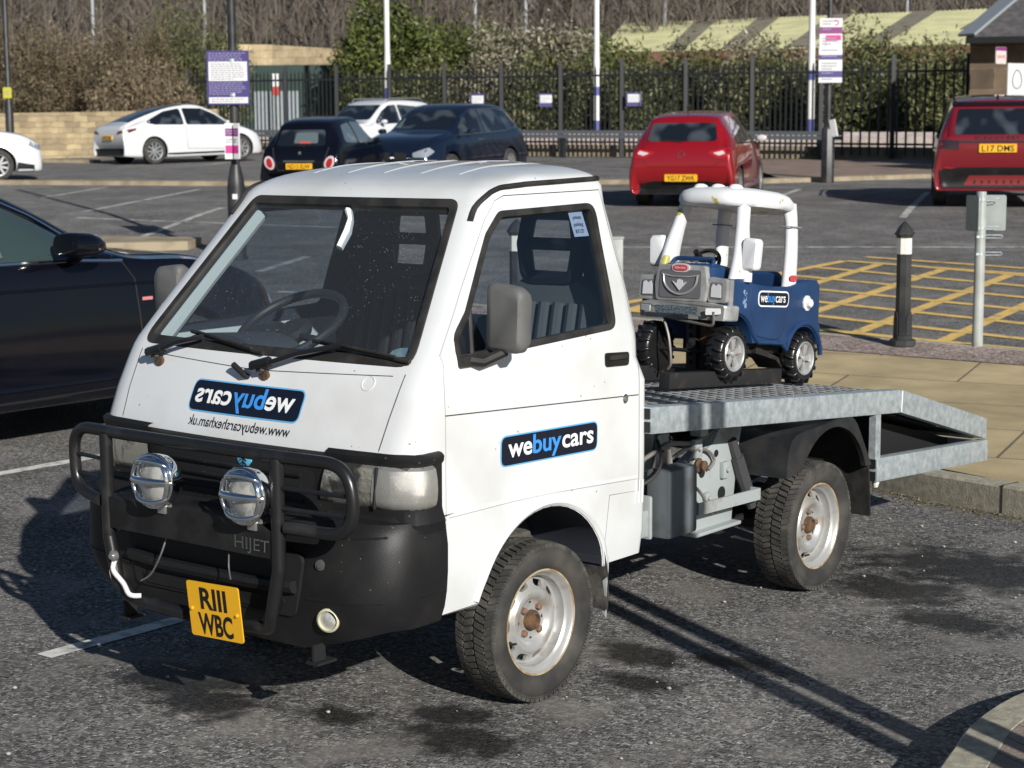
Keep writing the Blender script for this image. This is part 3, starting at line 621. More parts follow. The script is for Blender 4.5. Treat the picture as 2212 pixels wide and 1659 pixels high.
# dark central intake with lower bar
t = MB(); t.prism([V(a, -.205, b) for a, b in r2([(-.36, .405), (.36, .405), (.40, .60), (-.40, .60)], .03)], (0, -.012, 0)); t.build('intake_grille', black, bumper)
t = MB(); t.tube([V(-.37, -.225, .50), V(-.2, -.235, .492), V(.2, -.235, .492), V(.37, -.225, .50)], .024, 8, flat=.8); t.build('intake_bar', bplast, bumper)
t = MB(); t.prism([V(a, -.212, b) for a, b in r2([(-.30, .415), (.30, .415), (.33, .455), (-.33, .455)], .015)], (0, -.01, 0)); t.build('lower_lip', bplast, bumper)
for s in (1, -1):
    c_ = hit(bb, '-Y', s*.485, .415, .002); n0 = V(s*.38, -1, -.1).normalized()
    t = MB(); t.lathe([(.036, -.02), (.036, .008), (.030, .012), (.027, .004), (.026, -.015)], c_, n0, 24, cap=False); fo = t.build('fog_lamp', M('aged_lamp_ring', (.5, .48, .34), .4), bumper)
    t = MB(); t.lathe([(.027, .002), (.018, .006), (.0, .007)], c_, n0, 20); t.build('fog_lens', lensm, fo)
    c_ = hit(bb, '-Y', s*.455, .575, .001); t = MB(); t.lathe([(.017, 0), (.016, .004), (.008, .005), (.008, .009), (0, .009)], c_, n0, 16); t.build('bumper_bolt', M('worn_screw', (.12, .12, .12), .5, .6), bumper)
# bull bar
BY = -.30; bar = MB()
bar.tube(fillet([V(-.42, BY, .68), V(-.565, BY+.02, .70), V(-.575, BY+.02, .905), V(-.30, BY, .905), V(.30, BY, .905), V(.66, BY+.02, .905), V(.675, BY+.02, .70), V(.42, BY, .70)], [0, .09, .09, .02, .02, .1, .1, 0], 8), .019, 12)
bull = bar.build('bull_bar', blacktube, truck)
for s in (-1, 1):
    t = MB(); t.tube(fillet([V(s*.385, BY, .90), V(s*.385, BY, .60), V(s*.385, BY-.0, .57), V(s*.35, BY+.0, .43), V(s*.32, BY+.02, .375), V(s*.05, BY+.02, .365)], [0, .05, .03, .05, .06, 0], 6), .021, 12); t.build('bull_bar_upright', blacktube, bull)
    for z in (.815, .755):
        t = MB(); t.tube([V(s*.40, BY, z), V(s*.665 if s > 0 else -.565, BY+.02, z)], .007, 8); t.build('bull_bar_rod', blacktube, bull)
t = MB(); t.add([V(-.385, BY-.010, .60), V(.385, BY-.010, .60), V(.385, BY-.012, .675), V(.33, BY-.012, .70), V(-.385, BY-.012, .70)], [(0, 1, 2, 3, 4)])
t.add([V(-.385, BY-.012, .70), V(.33, BY-.012, .70), V(.36, BY+.10, .705), V(-.385, BY+.10, .705)], [(0, 1, 2, 3)]); t.add([V(-.385, BY-.010, .60), V(.385, BY-.010, .60), V(.385, BY+.04, .590), V(-.385, BY+.04, .59)], [(3, 2, 1, 0)])
plo = t.build('lamp_shelf', M('black_plate_paint', (.010, .010, .011), .45, col2=(.02, .02, .02), sc=10, spec=.35), bull, smooth=20)
t = text_mb('HIJET', .052, .145, bold=0); t.xf(frame(V(.285, BY-.0135, .618), (1, 0, 0), (0, .02, 1))); t.build('lettering', M('grey_lettering', (.13, .13, .13), .5), bull, smooth=0)
t = text_mb('HIJET', .052, .136, bold=-.0016); t.xf(frame(V(.285, BY-.0141, .6193), (1, 0, 0), (0, .02, 1))); t.build('lettering', M('black_lettering', (.015, .015, .016), .5), bull, smooth=0)
for s in (-1, 1):
    t = MB(); t.bar(V(s*.43, -.19, .33), V(s*.43, -.19, .27), .05, .008); t.bar(V(s*.43, -.14, .275), V(s*.43, -.22, .275), .05, .008); t.build('bull_bar_bracket', black, bull)
# spot lamps
for x in (-.108, .292):
    c_ = V(x, BY-.035, .786); ax = V(-.12, -1, .02).normalized(); t = MB()
    t.lathe([(.03, -.075), (.06, -.06), (.078, -.03), (.083, .0), (.084, .014), (.078, .02), (.074, .012)], c_, ax, 32, cap=True); so = t.build('spot_lamp', chrome, bull, smooth=50)
    t = MB(); t.lathe([(.076, .010), (.06, .021), (.03, .027), (0, .028)], c_, ax, 28); t.build('spot_lens', lensm, so, smooth=60)
    t = MB(); m_ = frame(c_, V(1, .12, 0), V(0, 0, 1))
    for z0, h_ in ((.0, .0125), (.046, .008), (-.046, .008)):
        L_ = math.sqrt(.076**2-z0**2); t.tube([m_ @ V(L_*math.cos(a), z0+(.006 if z0 > 0 else -.006 if z0 < 0 else 0)*math.sin(a)*3, .018+.018*math.sin(a)) for a in np.linspace(0, math.pi, 11)], h_, 8, flatdir=(0, 0, 1), flat=1)
    t.tube([m_ @ V(.080*math.cos(a), .080*math.sin(a), .018) for a in np.linspace(0, 6.283, 33)[:-1]], .007, 8, True)
    for sg in (1, -1): t.tube([m_ @ V(.028*math.cos(a), sg*(.062+.012*abs(math.sin(a))), .030) for a in np.linspace(0, math.pi, 9)], .005, 6)
    t.build('stone_guard', chrome, so, smooth=50)
    t = MB(); t.box(c_+V(0, .03, -.093), (.034, .03, .03)); t.box(c_+V(0, .03, -.082), (.02, .02, .03)); t.tube([c_+V(-.03, .03, -.086), c_+V(.03, .03, -.086)], .006, 8); t.build('lamp_foot', M('zinc', (.5, .5, .48), .35, .8), so, bevel=.002)
# number plate
plq = r2([(-.114, -.086), (.114, -.086), (.114, .086), (-.114, .086)], .010); PM = frame(V(.138, BY-.030, .412), V(1, 0, .035), V(0, -.08, 1)); yel = M('plate_yellow', (.80, .42, .015), .45); blk_ = M('plate_black', (.01, .01, .012), .4)
t = MB().prism([V(a, b, 0) for a, b in plq], (0, 0, .004)).xf(PM); npl = t.build('number_plate', yel, truck, smooth=30)
for s_, y_, wd in (('R111', .038, .116), ('WBC', -.042, .150)):
    t = text_mb(s_.replace('1', 'I'), .092, wd, bold=.0026); t.v = [(a, b-.033, c) for a, b, c in t.v]; t.xf(PM @ Matrix.Translation((0, y_, .0052))); t.build('plate_characters', blk_, npl, smooth=0)
t = text_mb('- - - - - -', .008, .05); t.xf(PM @ Matrix.Translation((-.0, -.081, .005))); t.build('plate_small_print', blk_, npl, smooth=0)
t = MB()
for a in (-.098, .100): t = MB(); t.lathe([(.0055, .0), (.005, .006), (0, .007)], PM @ V(a, .0, .004), PM.to_3x3() @ V(0, 0, 1), 10); t.build('plate_screw', yel, npl)
# loose cables and cable ties on the bull bar
t = MB(); t.tube(cr([V(-.34, BY-.015, .505), V(-.335, BY-.03, .47), V(-.30, BY-.02, .43), V(-.265, BY-.025, .40), V(-.24, BY, .395)], 5), .008, 8); t.build('white_cable_wrap', M('white_cloth', (.7, .7, .7), .9, bump=.8, bsc=200), bull)
t = MB(); t.tube(cr([V(-.13, BY+.02, .60), V(-.14, BY, .54), V(-.2, BY+.01, .47), V(-.25, BY+.01, .44)], 5), .003, 6); t.build('loose_wire', M('grey_wire', (.12, .12, .12), .5), bull); t = MB(); t.tube(cr([V(.16, BY+.01, .585), V(.18, BY-.01, .55), V(.175, BY, .51)], 4), .0025, 6); t.build('loose_wire', M('grey_wire', (.12, .12, .12), .5), bull)
t = MB(); t.lathe([(.018, 0), (.018, .01), (.009, .012), (.009, .02), (0, .02)], V(-.335, BY-.02, .515), (0, -1, 0), 12); t.build('bar_bolt', M('zinc', (.5, .5, .48), .35, .8), bull)
# decals
def decal(origin, xd, yd, wd, ht, parent, proj=None, mirror=False, side=None):
    F = frame(origin, xd, yd); k = wd
    pl0 = r2([(-wd/2, -ht/2), (wd/2, -ht/2), (wd/2, ht/2), (-wd/2, ht/2)], ht*.28, 6)
    def dr(mb, off):
        out = []
        for q in mb.v:
            p = F @ Vector(q)
            if side: d, _ = AX[side]; h = BV.ray_cast(p+d*.5, -d); nn = h[1] if h[1].dot(d) > 0 else -h[1]; p = h[0]+nn*off if h[0] is not None else p
            out.append(tuple(p))
        mb.v = out; return mb
    def sheet(poly, off, mat, name, par):
        t = MB(); x0 = min(a for a, b in poly); x1 = max(a for a, b in poly); N_ = 16; top = []; bot = []
        for i in range(N_*2+1):
            x = x0+(x1-x0)*(.5-.5*math.cos(math.pi*i/(N_*2))); ys = []
            for j in range(len(poly)):
                a, b = poly[j-1], poly[j]
                if (a[0] <= x <= b[0] or b[0] <= x <= a[0]) and abs(a[0]-b[0]) > 1e-9: ys.append(a[1]+(b[1]-a[1])*(x-a[0])/(b[0]-a[0]))
                elif abs(a[0]-x) < 1e-7: ys.append(a[1])
            top.append(V(x, max(ys), 0)); bot.append(V(x, min(ys), 0))
        mid = [a.lerp(b, .5) for a, b in zip(top, bot)]
        t.rings([bot, mid, top], False, 0, False, loop=False); dr(t, off) if side else t.xf(F @ Matrix.Translation((0, 0, off)))
        return t.build(name, mat, par, smooth=40)
    base = sheet(pl0, .0015, M('decal_edge_blue', (.12, .40, .70), .4) if side else dwhite, 'sign_decal', parent)
    sheet(inset(pl0, ht*.045 if side else ht*.09), .0025, navy, 'decal_field', base)
    x = -.435*wd; parts = (('we', .245, dwhite), ('buy', .30, dblue), ('cars', .345, dwhite)); sx = -1 if mirror else 1
    for s_, fr, mt in parts:
        t = text_mb(s_, ht*.86, fr*wd*.97, bold=.0016*wd/.5, mirror=mirror)
        cx = (x+fr*wd/2)*sx; x += fr*wd; t.v = [(a+cx, b-ht*.20, 0) for a, b, c in t.v]
        dr(t, .0034) if side else t.xf(F @ Matrix.Translation((0, 0, .0034)))
        t.build('decal_lettering', mt, base, smooth=0)
    return base
decal(V(.70, .600, .852), (0, 1, -.028), (0, 0, 1), .508, .098, doors[0], side='X')
decal(V(-.70, .600, .852), (0, -1, .0), (0, 0, 1), .508, .098, doors[1], side='-X')
decal(V(.0, -.2, 1.008), (1, 0, 0), (0, .0, 1), .500, .098, truck, mirror=True, side='-Y')
t = text_mb('www.webuycarshexham.uk', .044, .455, mirror=True, bold=.0003); o_ = []
for a, b, c in t.v:
    o_.append(tuple(hit(BV, '-Y', a, .918+b, .002)))
t.v = o_; t.build('web_address', navy, truck, smooth=0)
# ------------------------------------------------------------------ cab interior
dash = M('dash_grey', (.07, .075, .085), .7); seatf = M('seat_fabric', (.12, .115, .11), .95, col2=(.11, .11, .11), sc=120, bump=.4, bsc=300); seatv = M('seat_vinyl', (.010, .011, .015), .6)
t = MB(); t.prism([V(-.60, .10, .80), V(-.60, .08, 1.09), V(-.60, .30, 1.10), V(-.60, .40, 1.04), V(-.60, .40, .80)], (1.20, 0, 0)); t.build('dashboard', dash, truck, bevel=.01)
t = MB(); t.rings([[V(-.33+.17*math.cos(a)*k, .22+.10*(1-k)+y, 1.09+.085*k*max(0, math.sin(a))**.7) for a in np.linspace(0, math.pi, 15)] for k, y in ((1.1, -.08), (1., .02), (.9, .14))], False, 0, True, loop=True); t.build('instrument_cowl', dash, truck)
SF = frame(V(-.30, .46, 1.185), V(1, 0, 0), V(0, math.cos(R(28)), math.sin(R(28)))); SF = frame(V(-.29, .43, 1.185), V(1, 0, 0), V(0, .86, -.0)+V(0, 0, .50)*-1*-1)
t = MB(); t.tube([SF @ V(.195*math.cos(a), .195*math.sin(a), 0) for a in np.linspace(0, 2*math.pi, 41)[:-1]], .0155, 10, True)
for a in (R(200), R(340), R(270)): t.tube([SF @ V(.19*math.cos(a), .19*math.sin(a), 0), SF @ V(.05*math.cos(a), .05*math.sin(a), -.03)], .014, 8)
t.lathe([(.06, -.045), (.07, -.02), (.05, -.005), (0, -.005)], SF @ V(0, 0, 0), SF.to_3x3() @ V(0, 0, 1), 20); t.tube([SF @ V(0, 0, -.03), V(-.29, .28, 1.0)], .03, 10); t.build('steering_wheel', M('wheel_rim_black', (.035, .035, .037), .5), truck)
def seat(x):
    t = MB(); t.box((x, .78, .86), (.46, .48, .16)); st = t.build('seat', seatf if x > 0 else seatv, truck, bevel=.03)
    t = MB(); pb = r2([(-.235, .90), (.235, .90), (.225, 1.27), (.10, 1.34), (-.10, 1.34), (-.225, 1.27)], [.03, .03, .09, .05, .05, .09]); t.prism([V(x+a, .98+(b-.9)*.22, b) for a, b in pb], (0, .09, 0)); t.build('seat_back', seatf if x > 0 else seatv, st, bevel=.02)
    t = MB()
    for k in range(-3, 4): t.tube([V(x+k*.06, .975+(b-.9)*.22, b) for b in (.95, 1.05, 1.15, 1.25)], .022, 8, flat=1.)
    t.build('seat_ribs', seatf if x > 0 else seatv, st)
    t = MB(); hx = r2([(-.12, 1.30), (.12, 1.30), (.13, 1.54), (-.13, 1.54)], .05)
    for q in ((-.12, 1.35), (.12, 1.35)): pass
    hp = [V(x-.10, 1.085, 1.33), V(x-.12, 1.09, 1.45), V(x-.10, 1.10, 1.56), V(x+.10, 1.10, 1.56), V(x+.12, 1.09, 1.45), V(x+.10, 1.085, 1.33)]
    t.tube(fillet(hp, .04, 5, True), .028, 8, True); t.tube([V(x-.11, 1.09, 1.45), V(x+.11, 1.09, 1.45)], .022, 8); t.build('headrest', seatv, st)
seat(.33); seat(-.33)
t = MB(); t.box((0, 1.135, 1.0), (1.25, .012, .35)); t.build('bulkhead_trim', inner_m, truck)
for s in (1, -1):
    t = MB(); t.box((s*.645, .58, .99), (.015, .86, .33)); t.build('door_trim', creamy if s < 0 else dash, doors[0] if s > 0 else doors[1], bevel=.006)
    t = MB(); t.tube([hit(BV, '-Y', s*x, z, -.05) for x, z in ((.60, 1.13), (.53, 1.38), (.46, 1.60))], .028, 8, flat=1.); t.build('pillar_trim', creamy, truck)
t = MB(); t.add([V(-.13, .52, 1.5), V(.09, .52, 1.5), V(.09, .53, 1.57), V(-.13, .53, 1.57), V(-.13, .535, 1.5), V(.09, .535, 1.5), V(.09, .545, 1.57), V(-.13, .545, 1.57)], [(0, 1, 2, 3), (7, 6, 5, 4), (0, 4, 5, 1), (1, 5, 6, 2), (2, 6, 7, 3), (3, 7, 4, 0)]); t.build('rear_view_mirror', rubber, truck, bevel=.006)
t = MB(); t.tube([hit(BV, '-Y', a, b, -.012) for a, b in ((.018, 1.588), (.048, 1.560), (.062, 1.525), (.066, 1.475))], [.020, .015, .019, .016], 8, flat=.6); t.build('paper_ticket', M('paper_white', (.75, .75, .75), .9, bump=.8, bsc=90), truck)
t = MB(); patch(t, BV, '-Y', [(.54+.05*math.cos(a), 1.185+.018*math.sin(a)) for a in np.linspace(0, 6.283, 17)[:-1]], off=-.012, skirt=0); t.build('tax_disc', M('disc_green', (.35, .40, .38), .6, col2=(.15, .3, .35), sc=60), truck)
t = MB(); patch(t, BV, 'X', [(.895, 1.495), (.975, 1.495), (.965, 1.575), (.89, 1.575)], off=-.016, skirt=0); pn = t.build('window_note', M('note_paper', (.45, .5, .62), .8), doors[0])
for k, (s_, wd) in enumerate((('private', .045), ('parking', .05), ('BUY LTD', .045))):
    t = text_mb(s_, .018, wd); o_ = [tuple(hit(BV, 'X', .930+a, 1.552-k*.023+b, -.0145)) for a, b, c in t.v]; t.v = o_; t.build('note_writing', navy, pn, smooth=0)
# ------------------------------------------------------------------ wheels
def steel_wheel():
    rt_ = thing('wheel', 'x', 'x'); del rt_['label']; del rt_['category']
    w_, Rr = .165, .263
    t = MB(); pf = [(.172, -.055), (.20, -.075), (.232, -.081), (.250, -.076), (.2555, -.066), (.2555, .066), (.250, .076), (.232, .081), (.228, .0835), (.20, .077), (.190, .077), (.180, .070), (.168, .058), (.165, .045)]
    t.lathe(pf, (0, 0, 0), (1, 0, 0), 72, cap=False); ty = t.build('tyre', tyrem, rt_, smooth=50)
    t = MB(); N_ = 66
    rows_ = [(-.077, -.045, .45, 0.), (-.040, -.004, -.42, .25), (.004, .040, .42, .5), (.045, .0775, -.45, .0)]
    for x0, x1, sk, ph in rows_:
        for k in range(N_):
            vs = []
            for x, dk in ((x0, -sk/2), (x1, sk/2)):
                for e in (-.36, .36):
                    a = 2*math.pi*(k+ph+dk+e)/N_; sh = .0045 if abs(x) > .07 else 0
                    for r_ in (.252-sh, .263-sh): vs.append(V(x, r_*math.cos(a), r_*math.sin(a)))
            t.add(vs, [(0, 1, 3, 2), (4, 6, 7, 5), (0, 4, 5, 1), (2, 3, 7, 6), (1, 5, 7, 3), (0, 2, 6, 4)])
    for k in range(N_*2):   # shoulder lugs on the side wall
        for s in (1, -1):
            a = 2*math.pi*k/(N_*2); vs = []
            for e in (-.28, .28):
                aa = a+2*math.pi*e/(N_*2)
                for r_, x in ((.258, .071), (.243, .0805), (.240, .078), (.255, .066)): vs.append(V(s*x, r_*math.cos(aa), r_*math.sin(aa)))
            t.add(vs, [(0, 1, 2, 3), (7, 6, 5, 4), (0, 4, 5, 1), (1, 5, 6, 2), (2, 6, 7, 3), (3, 7, 4, 0)])
    t.build('tread', tread_m, ty, smooth=30)
    t = MB(); pf = [(.172, .052), (.1735, .062), (.168, .066), (.163, .062), (.160, .050), (.155, .044), (.150, .040), (.149, .020), (.142, .004), (.137, .0), (.136, -.03), (.150, -.06), (.17, -.07), (.172, -.06)]
    t.lathe(pf, (0, 0, 0), (1, 0, 0), 64, cap=False); rim = t.build('rim', steelw, rt_, smooth=40)
    t = MB(); pf = [(.0, .018), (.040, .018), (.062, .019), (.070, .023), (.078, .034), (.092, .040), (.102, .038), (.110, .028), (.122, .016), (.138, .010), (.1435, .012), (.1435, .002), (.12, .004), (.108, .018), (.098, .030), (.09, .030), (.08, .024), (.072, .012), (.0, .008)]
    t.lathe(pf, (0, 0, 0), (1, 0, 0), 64, cap=False); dsk = t.build('cut', steelw, None)
    cm = MB()
    for k in range(10):
        a0 = 2*math.pi*(k+.5)/10; q = r2([(.112, -.020), (.134, -.024), (.134, .024), (.112, .020)], .008, 4)
        cm.prism([V(-.05, r_*math.cos(a0)-u*math.sin(a0), r_*math.sin(a0)+u*math.cos(a0)) for r_, u in q], (.12, 0, 0))
    boolean(dsk, cm.build('cut', steelw, None, smooth=0)); resmooth(dsk, 35); dsk.name = 'wheel_disc'; dsk.parent = rim
    t = MB()
    for k in range(4):
        t = MB(); a = math.pi/2*k+.5; t.lathe([(.0125, .016), (.0115, .031), (.006, .035), (0, .035)], (0, .053*math.cos(a), .053*math.sin(a)), (1, 0, 0), 6)
        t.build('wheel_nut', M('rusty_nuts', (.13, .075, .05), .8, col2=(.2, .12, .08), sc=60), rim)
    t = MB(); t.lathe([(.0345, .012), (.034, .030), (.028, .040), (.022, .042), (.018, .034), (.0, .036)], (0, 0, 0), (1, 0, 0), 20); t.build('hub', rust, rim)
    t = MB()
    for k in range(4):
        a = math.pi/2*k+.5+math.pi/4; t.lathe([(.007, .0185), (.0065, .0192), (0, .0192)], (0, .062*math.cos(a), .062*math.sin(a)), (1, 0, 0), 10)
    t.build('disc_holes', black, rim)
    t = MB(); t.tube([V(.03, -.125, -.02), V(.05, -.118, -.018)], .004, 6); t.build('valve', rubber, rim)
    t = MB(); t.lathe([(.1745, .0625), (.1745, .0675), (.1700, .0678), (.1680, .0665)], (0, 0, 0), (1, 0, 0), 64, cap=False); t.build('rusty_lip', M('rim_edge_rust', (.38, .31, .2), .7, col2=(.27, .16, .07), sc=25, thr=(.45, .6)), rim)
    return rt_
wh = steel_wheel(); wh.parent = truck; TX = .592
def place_wheel(o, x, y, rz, rx):
    o.location = (x, y, .262); o.rotation_euler = (rx, 0, rz); return o
first = True
for x, y, rz, rx in ((TX, .60, R(-1.5), .3), (TX, 2.42, 0, 1.1), (-TX, .60, R(180), .8), (-TX, 2.42, R(180), 2.)):
    o_ = wh if first else copy_tree(wh, truck); first = False; place_wheel(o_, x, y, rz, rx)
# arch liner, mud flap, axle
t = MB(); t.lathe([(.05, -.55), (.05, .55)], (0, .60, .262), (1, 0, 0), 16); t.build('front_axle', black, truck); t = MB(); t.lathe([(.045, -.56), (.045, .56)], (0, 2.42, .262), (1, 0, 0), 16)
t.lathe([(.11, -.1), (.13, 0), (.11, .1)], (0, 2.42, .262), (1, 0, 0), 16)
t.build('rear_axle', black, truck); t = MB(); t.box((.45, .66, .42), (.14, .16, .22)); t.build('suspension_tower', M('dirty_underbody', (.09, .082, .07), .95, col2=(.03, .03, .03), sc=18, bump=1., bsc=40), truck, bevel=.03)
t = MB(); t.rings([[V(.40+.29*u, .585+.345*math.cos(R(a)), .31+.345*math.sin(R(a))) for u in (0, .5, 1)] for a in range(-12, 100, 8)], False, 0, False, loop=False); t.build('inner_arch', M('dirty_underbody', (.09, .082, .07), .95, col2=(.03, .03, .03), sc=18, bump=1., bsc=40), truck)
t = MB(); t.add([V(.60, .925, .42), V(.69, .925, .42), V(.675, .93, .21), V(.665, .93, .22), V(.60, .935, .39), V(.60, .930, .42), V(.69, .930, .42), V(.675, .935, .21), V(.665, .935, .22), V(.60, .94, .39)], [(0, 1, 2, 3, 4), (9, 8, 7, 6, 5), (0, 5, 6, 1), (1, 6, 7, 2), (2, 7, 8, 3), (3, 8, 9, 4), (4, 9, 5, 0)])
t.build('front_mud_flap', M('faded_flap', (.42, .45, .46), .5, col2=(.6, .62, .6), sc=9), truck)
# ------------------------------------------------------------------ bed
def bz(y): return .905-.0815*(y-1.13)
bed = thing('x', 'x', 'x'); bpy.data.objects.remove(bed)
def sect(a, b, wd, h, mb, wall=.004):
    return mb.bar(a, b, wd, h)
BXR = .690
frame_rails = None
t = MB()
def rail_pts(top0, top1, h): return [V(0, top0[0], top0[1]-h/2), V(0, top1[0], top1[1]-h/2)]
for s in (1, -1):
    prof = [(1.135, .905), (3.020, .752), (3.890, .520), (3.890, .424), (3.012, .655), (1.135, .812)]
    t.prism([V(s*.720, a, b) for a, b in prof], (-s*.055, 0, 0))
rails = t.build('bed_rails', galv, truck, bevel=.005)
t = MB()
for s in (1, -1):
    t = MB(); t.prism([V(s*.716, 1.133, z) for z in (.900, .864)]+[V(s*.671, 1.133, z) for z in (.864, .900)], (0, -.003, 0)); t.build('rail_open_end', black, rails); t = MB(); t.prism([V(s*.716, 1.133, z) for z in (.854, .817)]+[V(s*.671, 1.133, z) for z in (.817, .854)], (0, -.003, 0)); t.build('rail_open_end', black, rails)
for s in (1, -1): t = MB(); t.tube([V(s*.7215, 3.019, .748), V(s*.7215, 3.011, .658)], .003, 6); t.build('weld_bead', M('weld_bright', (.62, .65, .66), .4, .6), rails)
for s in (1, -1):
    t = MB(); t.prism([V(s*.722, a, b) for a, b in ((2.80, .489), (3.902, .419), (3.902, .322), (2.80, .389))], (-s*.05, 0, 0)); lr = t.build('lower_rail', galv, truck, bevel=.004)
    t = MB(); t.prism([V(s*.716, 2.798, z) for z in (.483, .446)]+[V(s*.68, 2.798, z) for z in (.446, .483)], (0, -.003, 0)); t.build('rail_open_end', black, lr); t = MB(); t.prism([V(s*.716, 2.798, z) for z in (.432, .394)]+[V(s*.68, 2.798, z) for z in (.394, .432)], (0, -.003, 0)); t.build('rail_open_end', black, lr)
    t = MB(); t.box((s*.700, 2.815, .58), (.03, .045, .19)); t.build('ramp_post', galv, truck)
    t = MB(); t.lathe([(.012, 0), (.016, .012), (.010, .03), (0, .032)], (s*.70, 2.83, .392), (0, 0, -1), 10); t.build('rail_bolt', M('white_nylon', (.7, .7, .68), .5), truck)
t = MB(); t.box((0, 3.87, .47), (1.34, .04, .09)); t.box((0, 3.87, .37), (1.34, .04, .09)); t.build('rear_crossmember', galv, truck, bevel=.004)
t = MB()
for s in (1, -1): t.prism([V(s*.55, a, b) for a, b in ((2.83, .66), (3.84, .42), (3.84, .33), (2.83, .40))], (-s*.004, 0, 0))
t.add([V(-.66, 2.86, .68), V(.66, 2.86, .68), V(.66, 3.85, .44), V(-.66, 3.85, .44), V(-.66, 2.86, .42), V(.66, 2.86, .42), V(.66, 3.84, .36), V(-.66, 3.84, .36)], [(0, 1, 2, 3), (4, 5, 6, 7), (0, 1, 5, 4)]); t.build('ramp_side_and_shade_sheet', black, truck, recalc=False)  # side panels, with black sheets added to stand for shade under the ramp
t = MB()
for y in np.arange(1.2, 3.0, .36): t.box((0, y, bz(y)-.075), (1.30, .05, .05))
for y in (3.25, 3.55): t.box((0, y, .752-.267*(y-3.02)-.06), (1.30, .05, .05))
for s in (1, -1): t.prism([V(s*.36, 1.16, .40), V(s*.36, 1.16, .50), V(s*.36, 2.2, .50), V(s*.36, 2.9, .56), V(s*.36, 3.7, .42), V(s*.36, 3.7, .36), V(s*.36, 2.9, .46), V(s*.36, 2.2, .40)], (-s*.05, 0, 0))
for y in (1.6, 2.2, 2.9): t.box((0, y, .48), (.7, .06, .06))
t.build('subframe', M('dark_subframe', (.03, .032, .034), .6), truck)
# expanded metal deck: real strands
def deck(y0, z0, y1, z1, name):
    t = MB(); L = math.hypot(y1-y0, z1-z0); ux = V(0, (y1-y0)/L, (z1-z0)/L); nn = V(0, -(z1-z0)/L, (y1-y0)/L); o = V(0, y0, z0); hw = .664; sl = .55; st_ = .066
    for sg in (1, -1):
        k = -int(2*hw/sl/st_)-2
        while k*st_ < L+2*hw/sl:
            # line: v = c + sg*(x)*sl
            c = k*st_; x0, x1 = -hw, hw
            va, vb = c+sg*x0*sl, c+sg*x1*sl
            def clip(x0, va, x1, vb):
                lo, hi = 0., 1.; dv = vb-va
                for a, b in ((0-va, dv), (va-L, -dv)):
                    if abs(b) < 1e-9:
                        if a > 0: return None
                    elif b > 0: lo = max(lo, a/b)
                    else: hi = min(hi, a/b)
                return None if lo >= hi else (x0+(x1-x0)*lo, va+dv*lo, x0+(x1-x0)*hi, va+dv*hi)
            q = clip(x0, va, x1, vb)
            if q: t.bar(o+ux*q[1]+V(q[0], 0, 0)+nn*(-.008), o+ux*q[3]+V(q[2], 0, 0)+nn*(-.008), .0115, .004, upv=nn)
            k += 1
    return t.build(name, M('deck_mesh_steel', (.33, .35, .36), .45, .6, col2=(.16, .15, .14), sc=12, thr=(.45, .7)), truck, smooth=0)
deck(1.15, bz(1.15)-.004, 3.02, .748, 'deck_mesh'); deck(3.02, .744, 3.86, .522, 'ramp_mesh')
# rear fenders and flaps
fm = M('black_mudguard', (.013, .014, .016), .5, col2=(.028, .028, .028), sc=10, spec=.4)
for s in (1, -1):
    outer = fillet([V(0, 2.06, .515), V(0, 2.09, .675), V(0, 2.60, .705), V(0, 2.76, .47)], [0, .10, .14, 0], 8)
    inn = [V(0, 2.42+.30*math.cos(R(a)), .355+.315*math.sin(R(a))) for a in np.linspace(146, 22, 24)]
    t = MB(); oo = [V(0, *p) for p in resample([(p.y, p.z) for p in outer], .02, False)]; oo = [oo[int(k*(len(oo)-1)/23)] for k in range(24)]
    t.rings([[V(s*.715, p.y, p.z) for p in oo], [V(s*.72, (p.y*.85+q.y*.15), (p.z*.85+q.z*.15)) for p, q in zip(oo, inn)], [V(s*.722, q.y, q.z) for q in inn], [V(s*.70, q.y, q.z) for q in inn]], False, 0, False, loop=False)
    t.rings([[V(s*.42, p.y, p.z) for p in oo], [V(s*.715, p.y, p.z) for p in oo]], False, 0, False, loop=False)
    t.build('rear_mudguard', fm, truck)
    t = MB(); t.add([V(s*.50, 2.74, .50), V(s*.71, 2.74, .50), V(s*.71, 2.765, .25), V(s*.52, 2.765, .25), V(s*.50, 2.75, .50), V(s*.71, 2.75, .50), V(s*.71, 2.775, .25), V(s*.52, 2.775, .25)], [(0, 1, 2, 3), (7, 6, 5, 4), (0, 4, 5, 1), (1, 5, 6, 2), (2, 6, 7, 3), (3, 7, 4, 0)]); t.build('mud_flap', rubber, truck)
# side equipment under the bed
t = MB(); t.box((.565, 1.50, .505), (.10, .19, .25)); t.build('battery_box', M('dull_grey_box', (.12, .135, .145), .55, col2=(.07, .07, .07), sc=9, thr=(.5, .7)), truck, bevel=.014); t = MB(); t.box((.50, 1.27, .44), (.10, .24, .10)); t.box((.53, 1.375, .46), (.06, .02, .16)); t.build('side_rail', chas, truck, bevel=.01)
t = MB(); t.prism([V(.50, a, b) for a, b in ((1.70, .60), (1.86, .66), (1.98, .80), (2.10, .80), (2.04, .60), (2.0, .34), (1.90, .31), (1.72, .33), (1.70, .50))], (.012, 0, 0)); t.prism([V(.44, a, b) for a, b in ((1.70, .60), (1.86, .66), (1.98, .80), (2.04, .80), (1.9, .60), (1.72, .55))], (.06, 0, 0)); t.box((.47, 1.85, .335), (.16, .32, .015)); t.build('spring_hanger', chas, truck, bevel=.006)
t = MB(); t.bar((.60, 1.62, .455), (.60, 2.06, .445), .008, .045); t.bar((.60, 2.06, .445), (.52, 2.06, .445), .008, .045); t.bar((.60, 1.63, .455), (.52, 1.63, .455), .008, .045); t.build('step_bar', chas, truck)
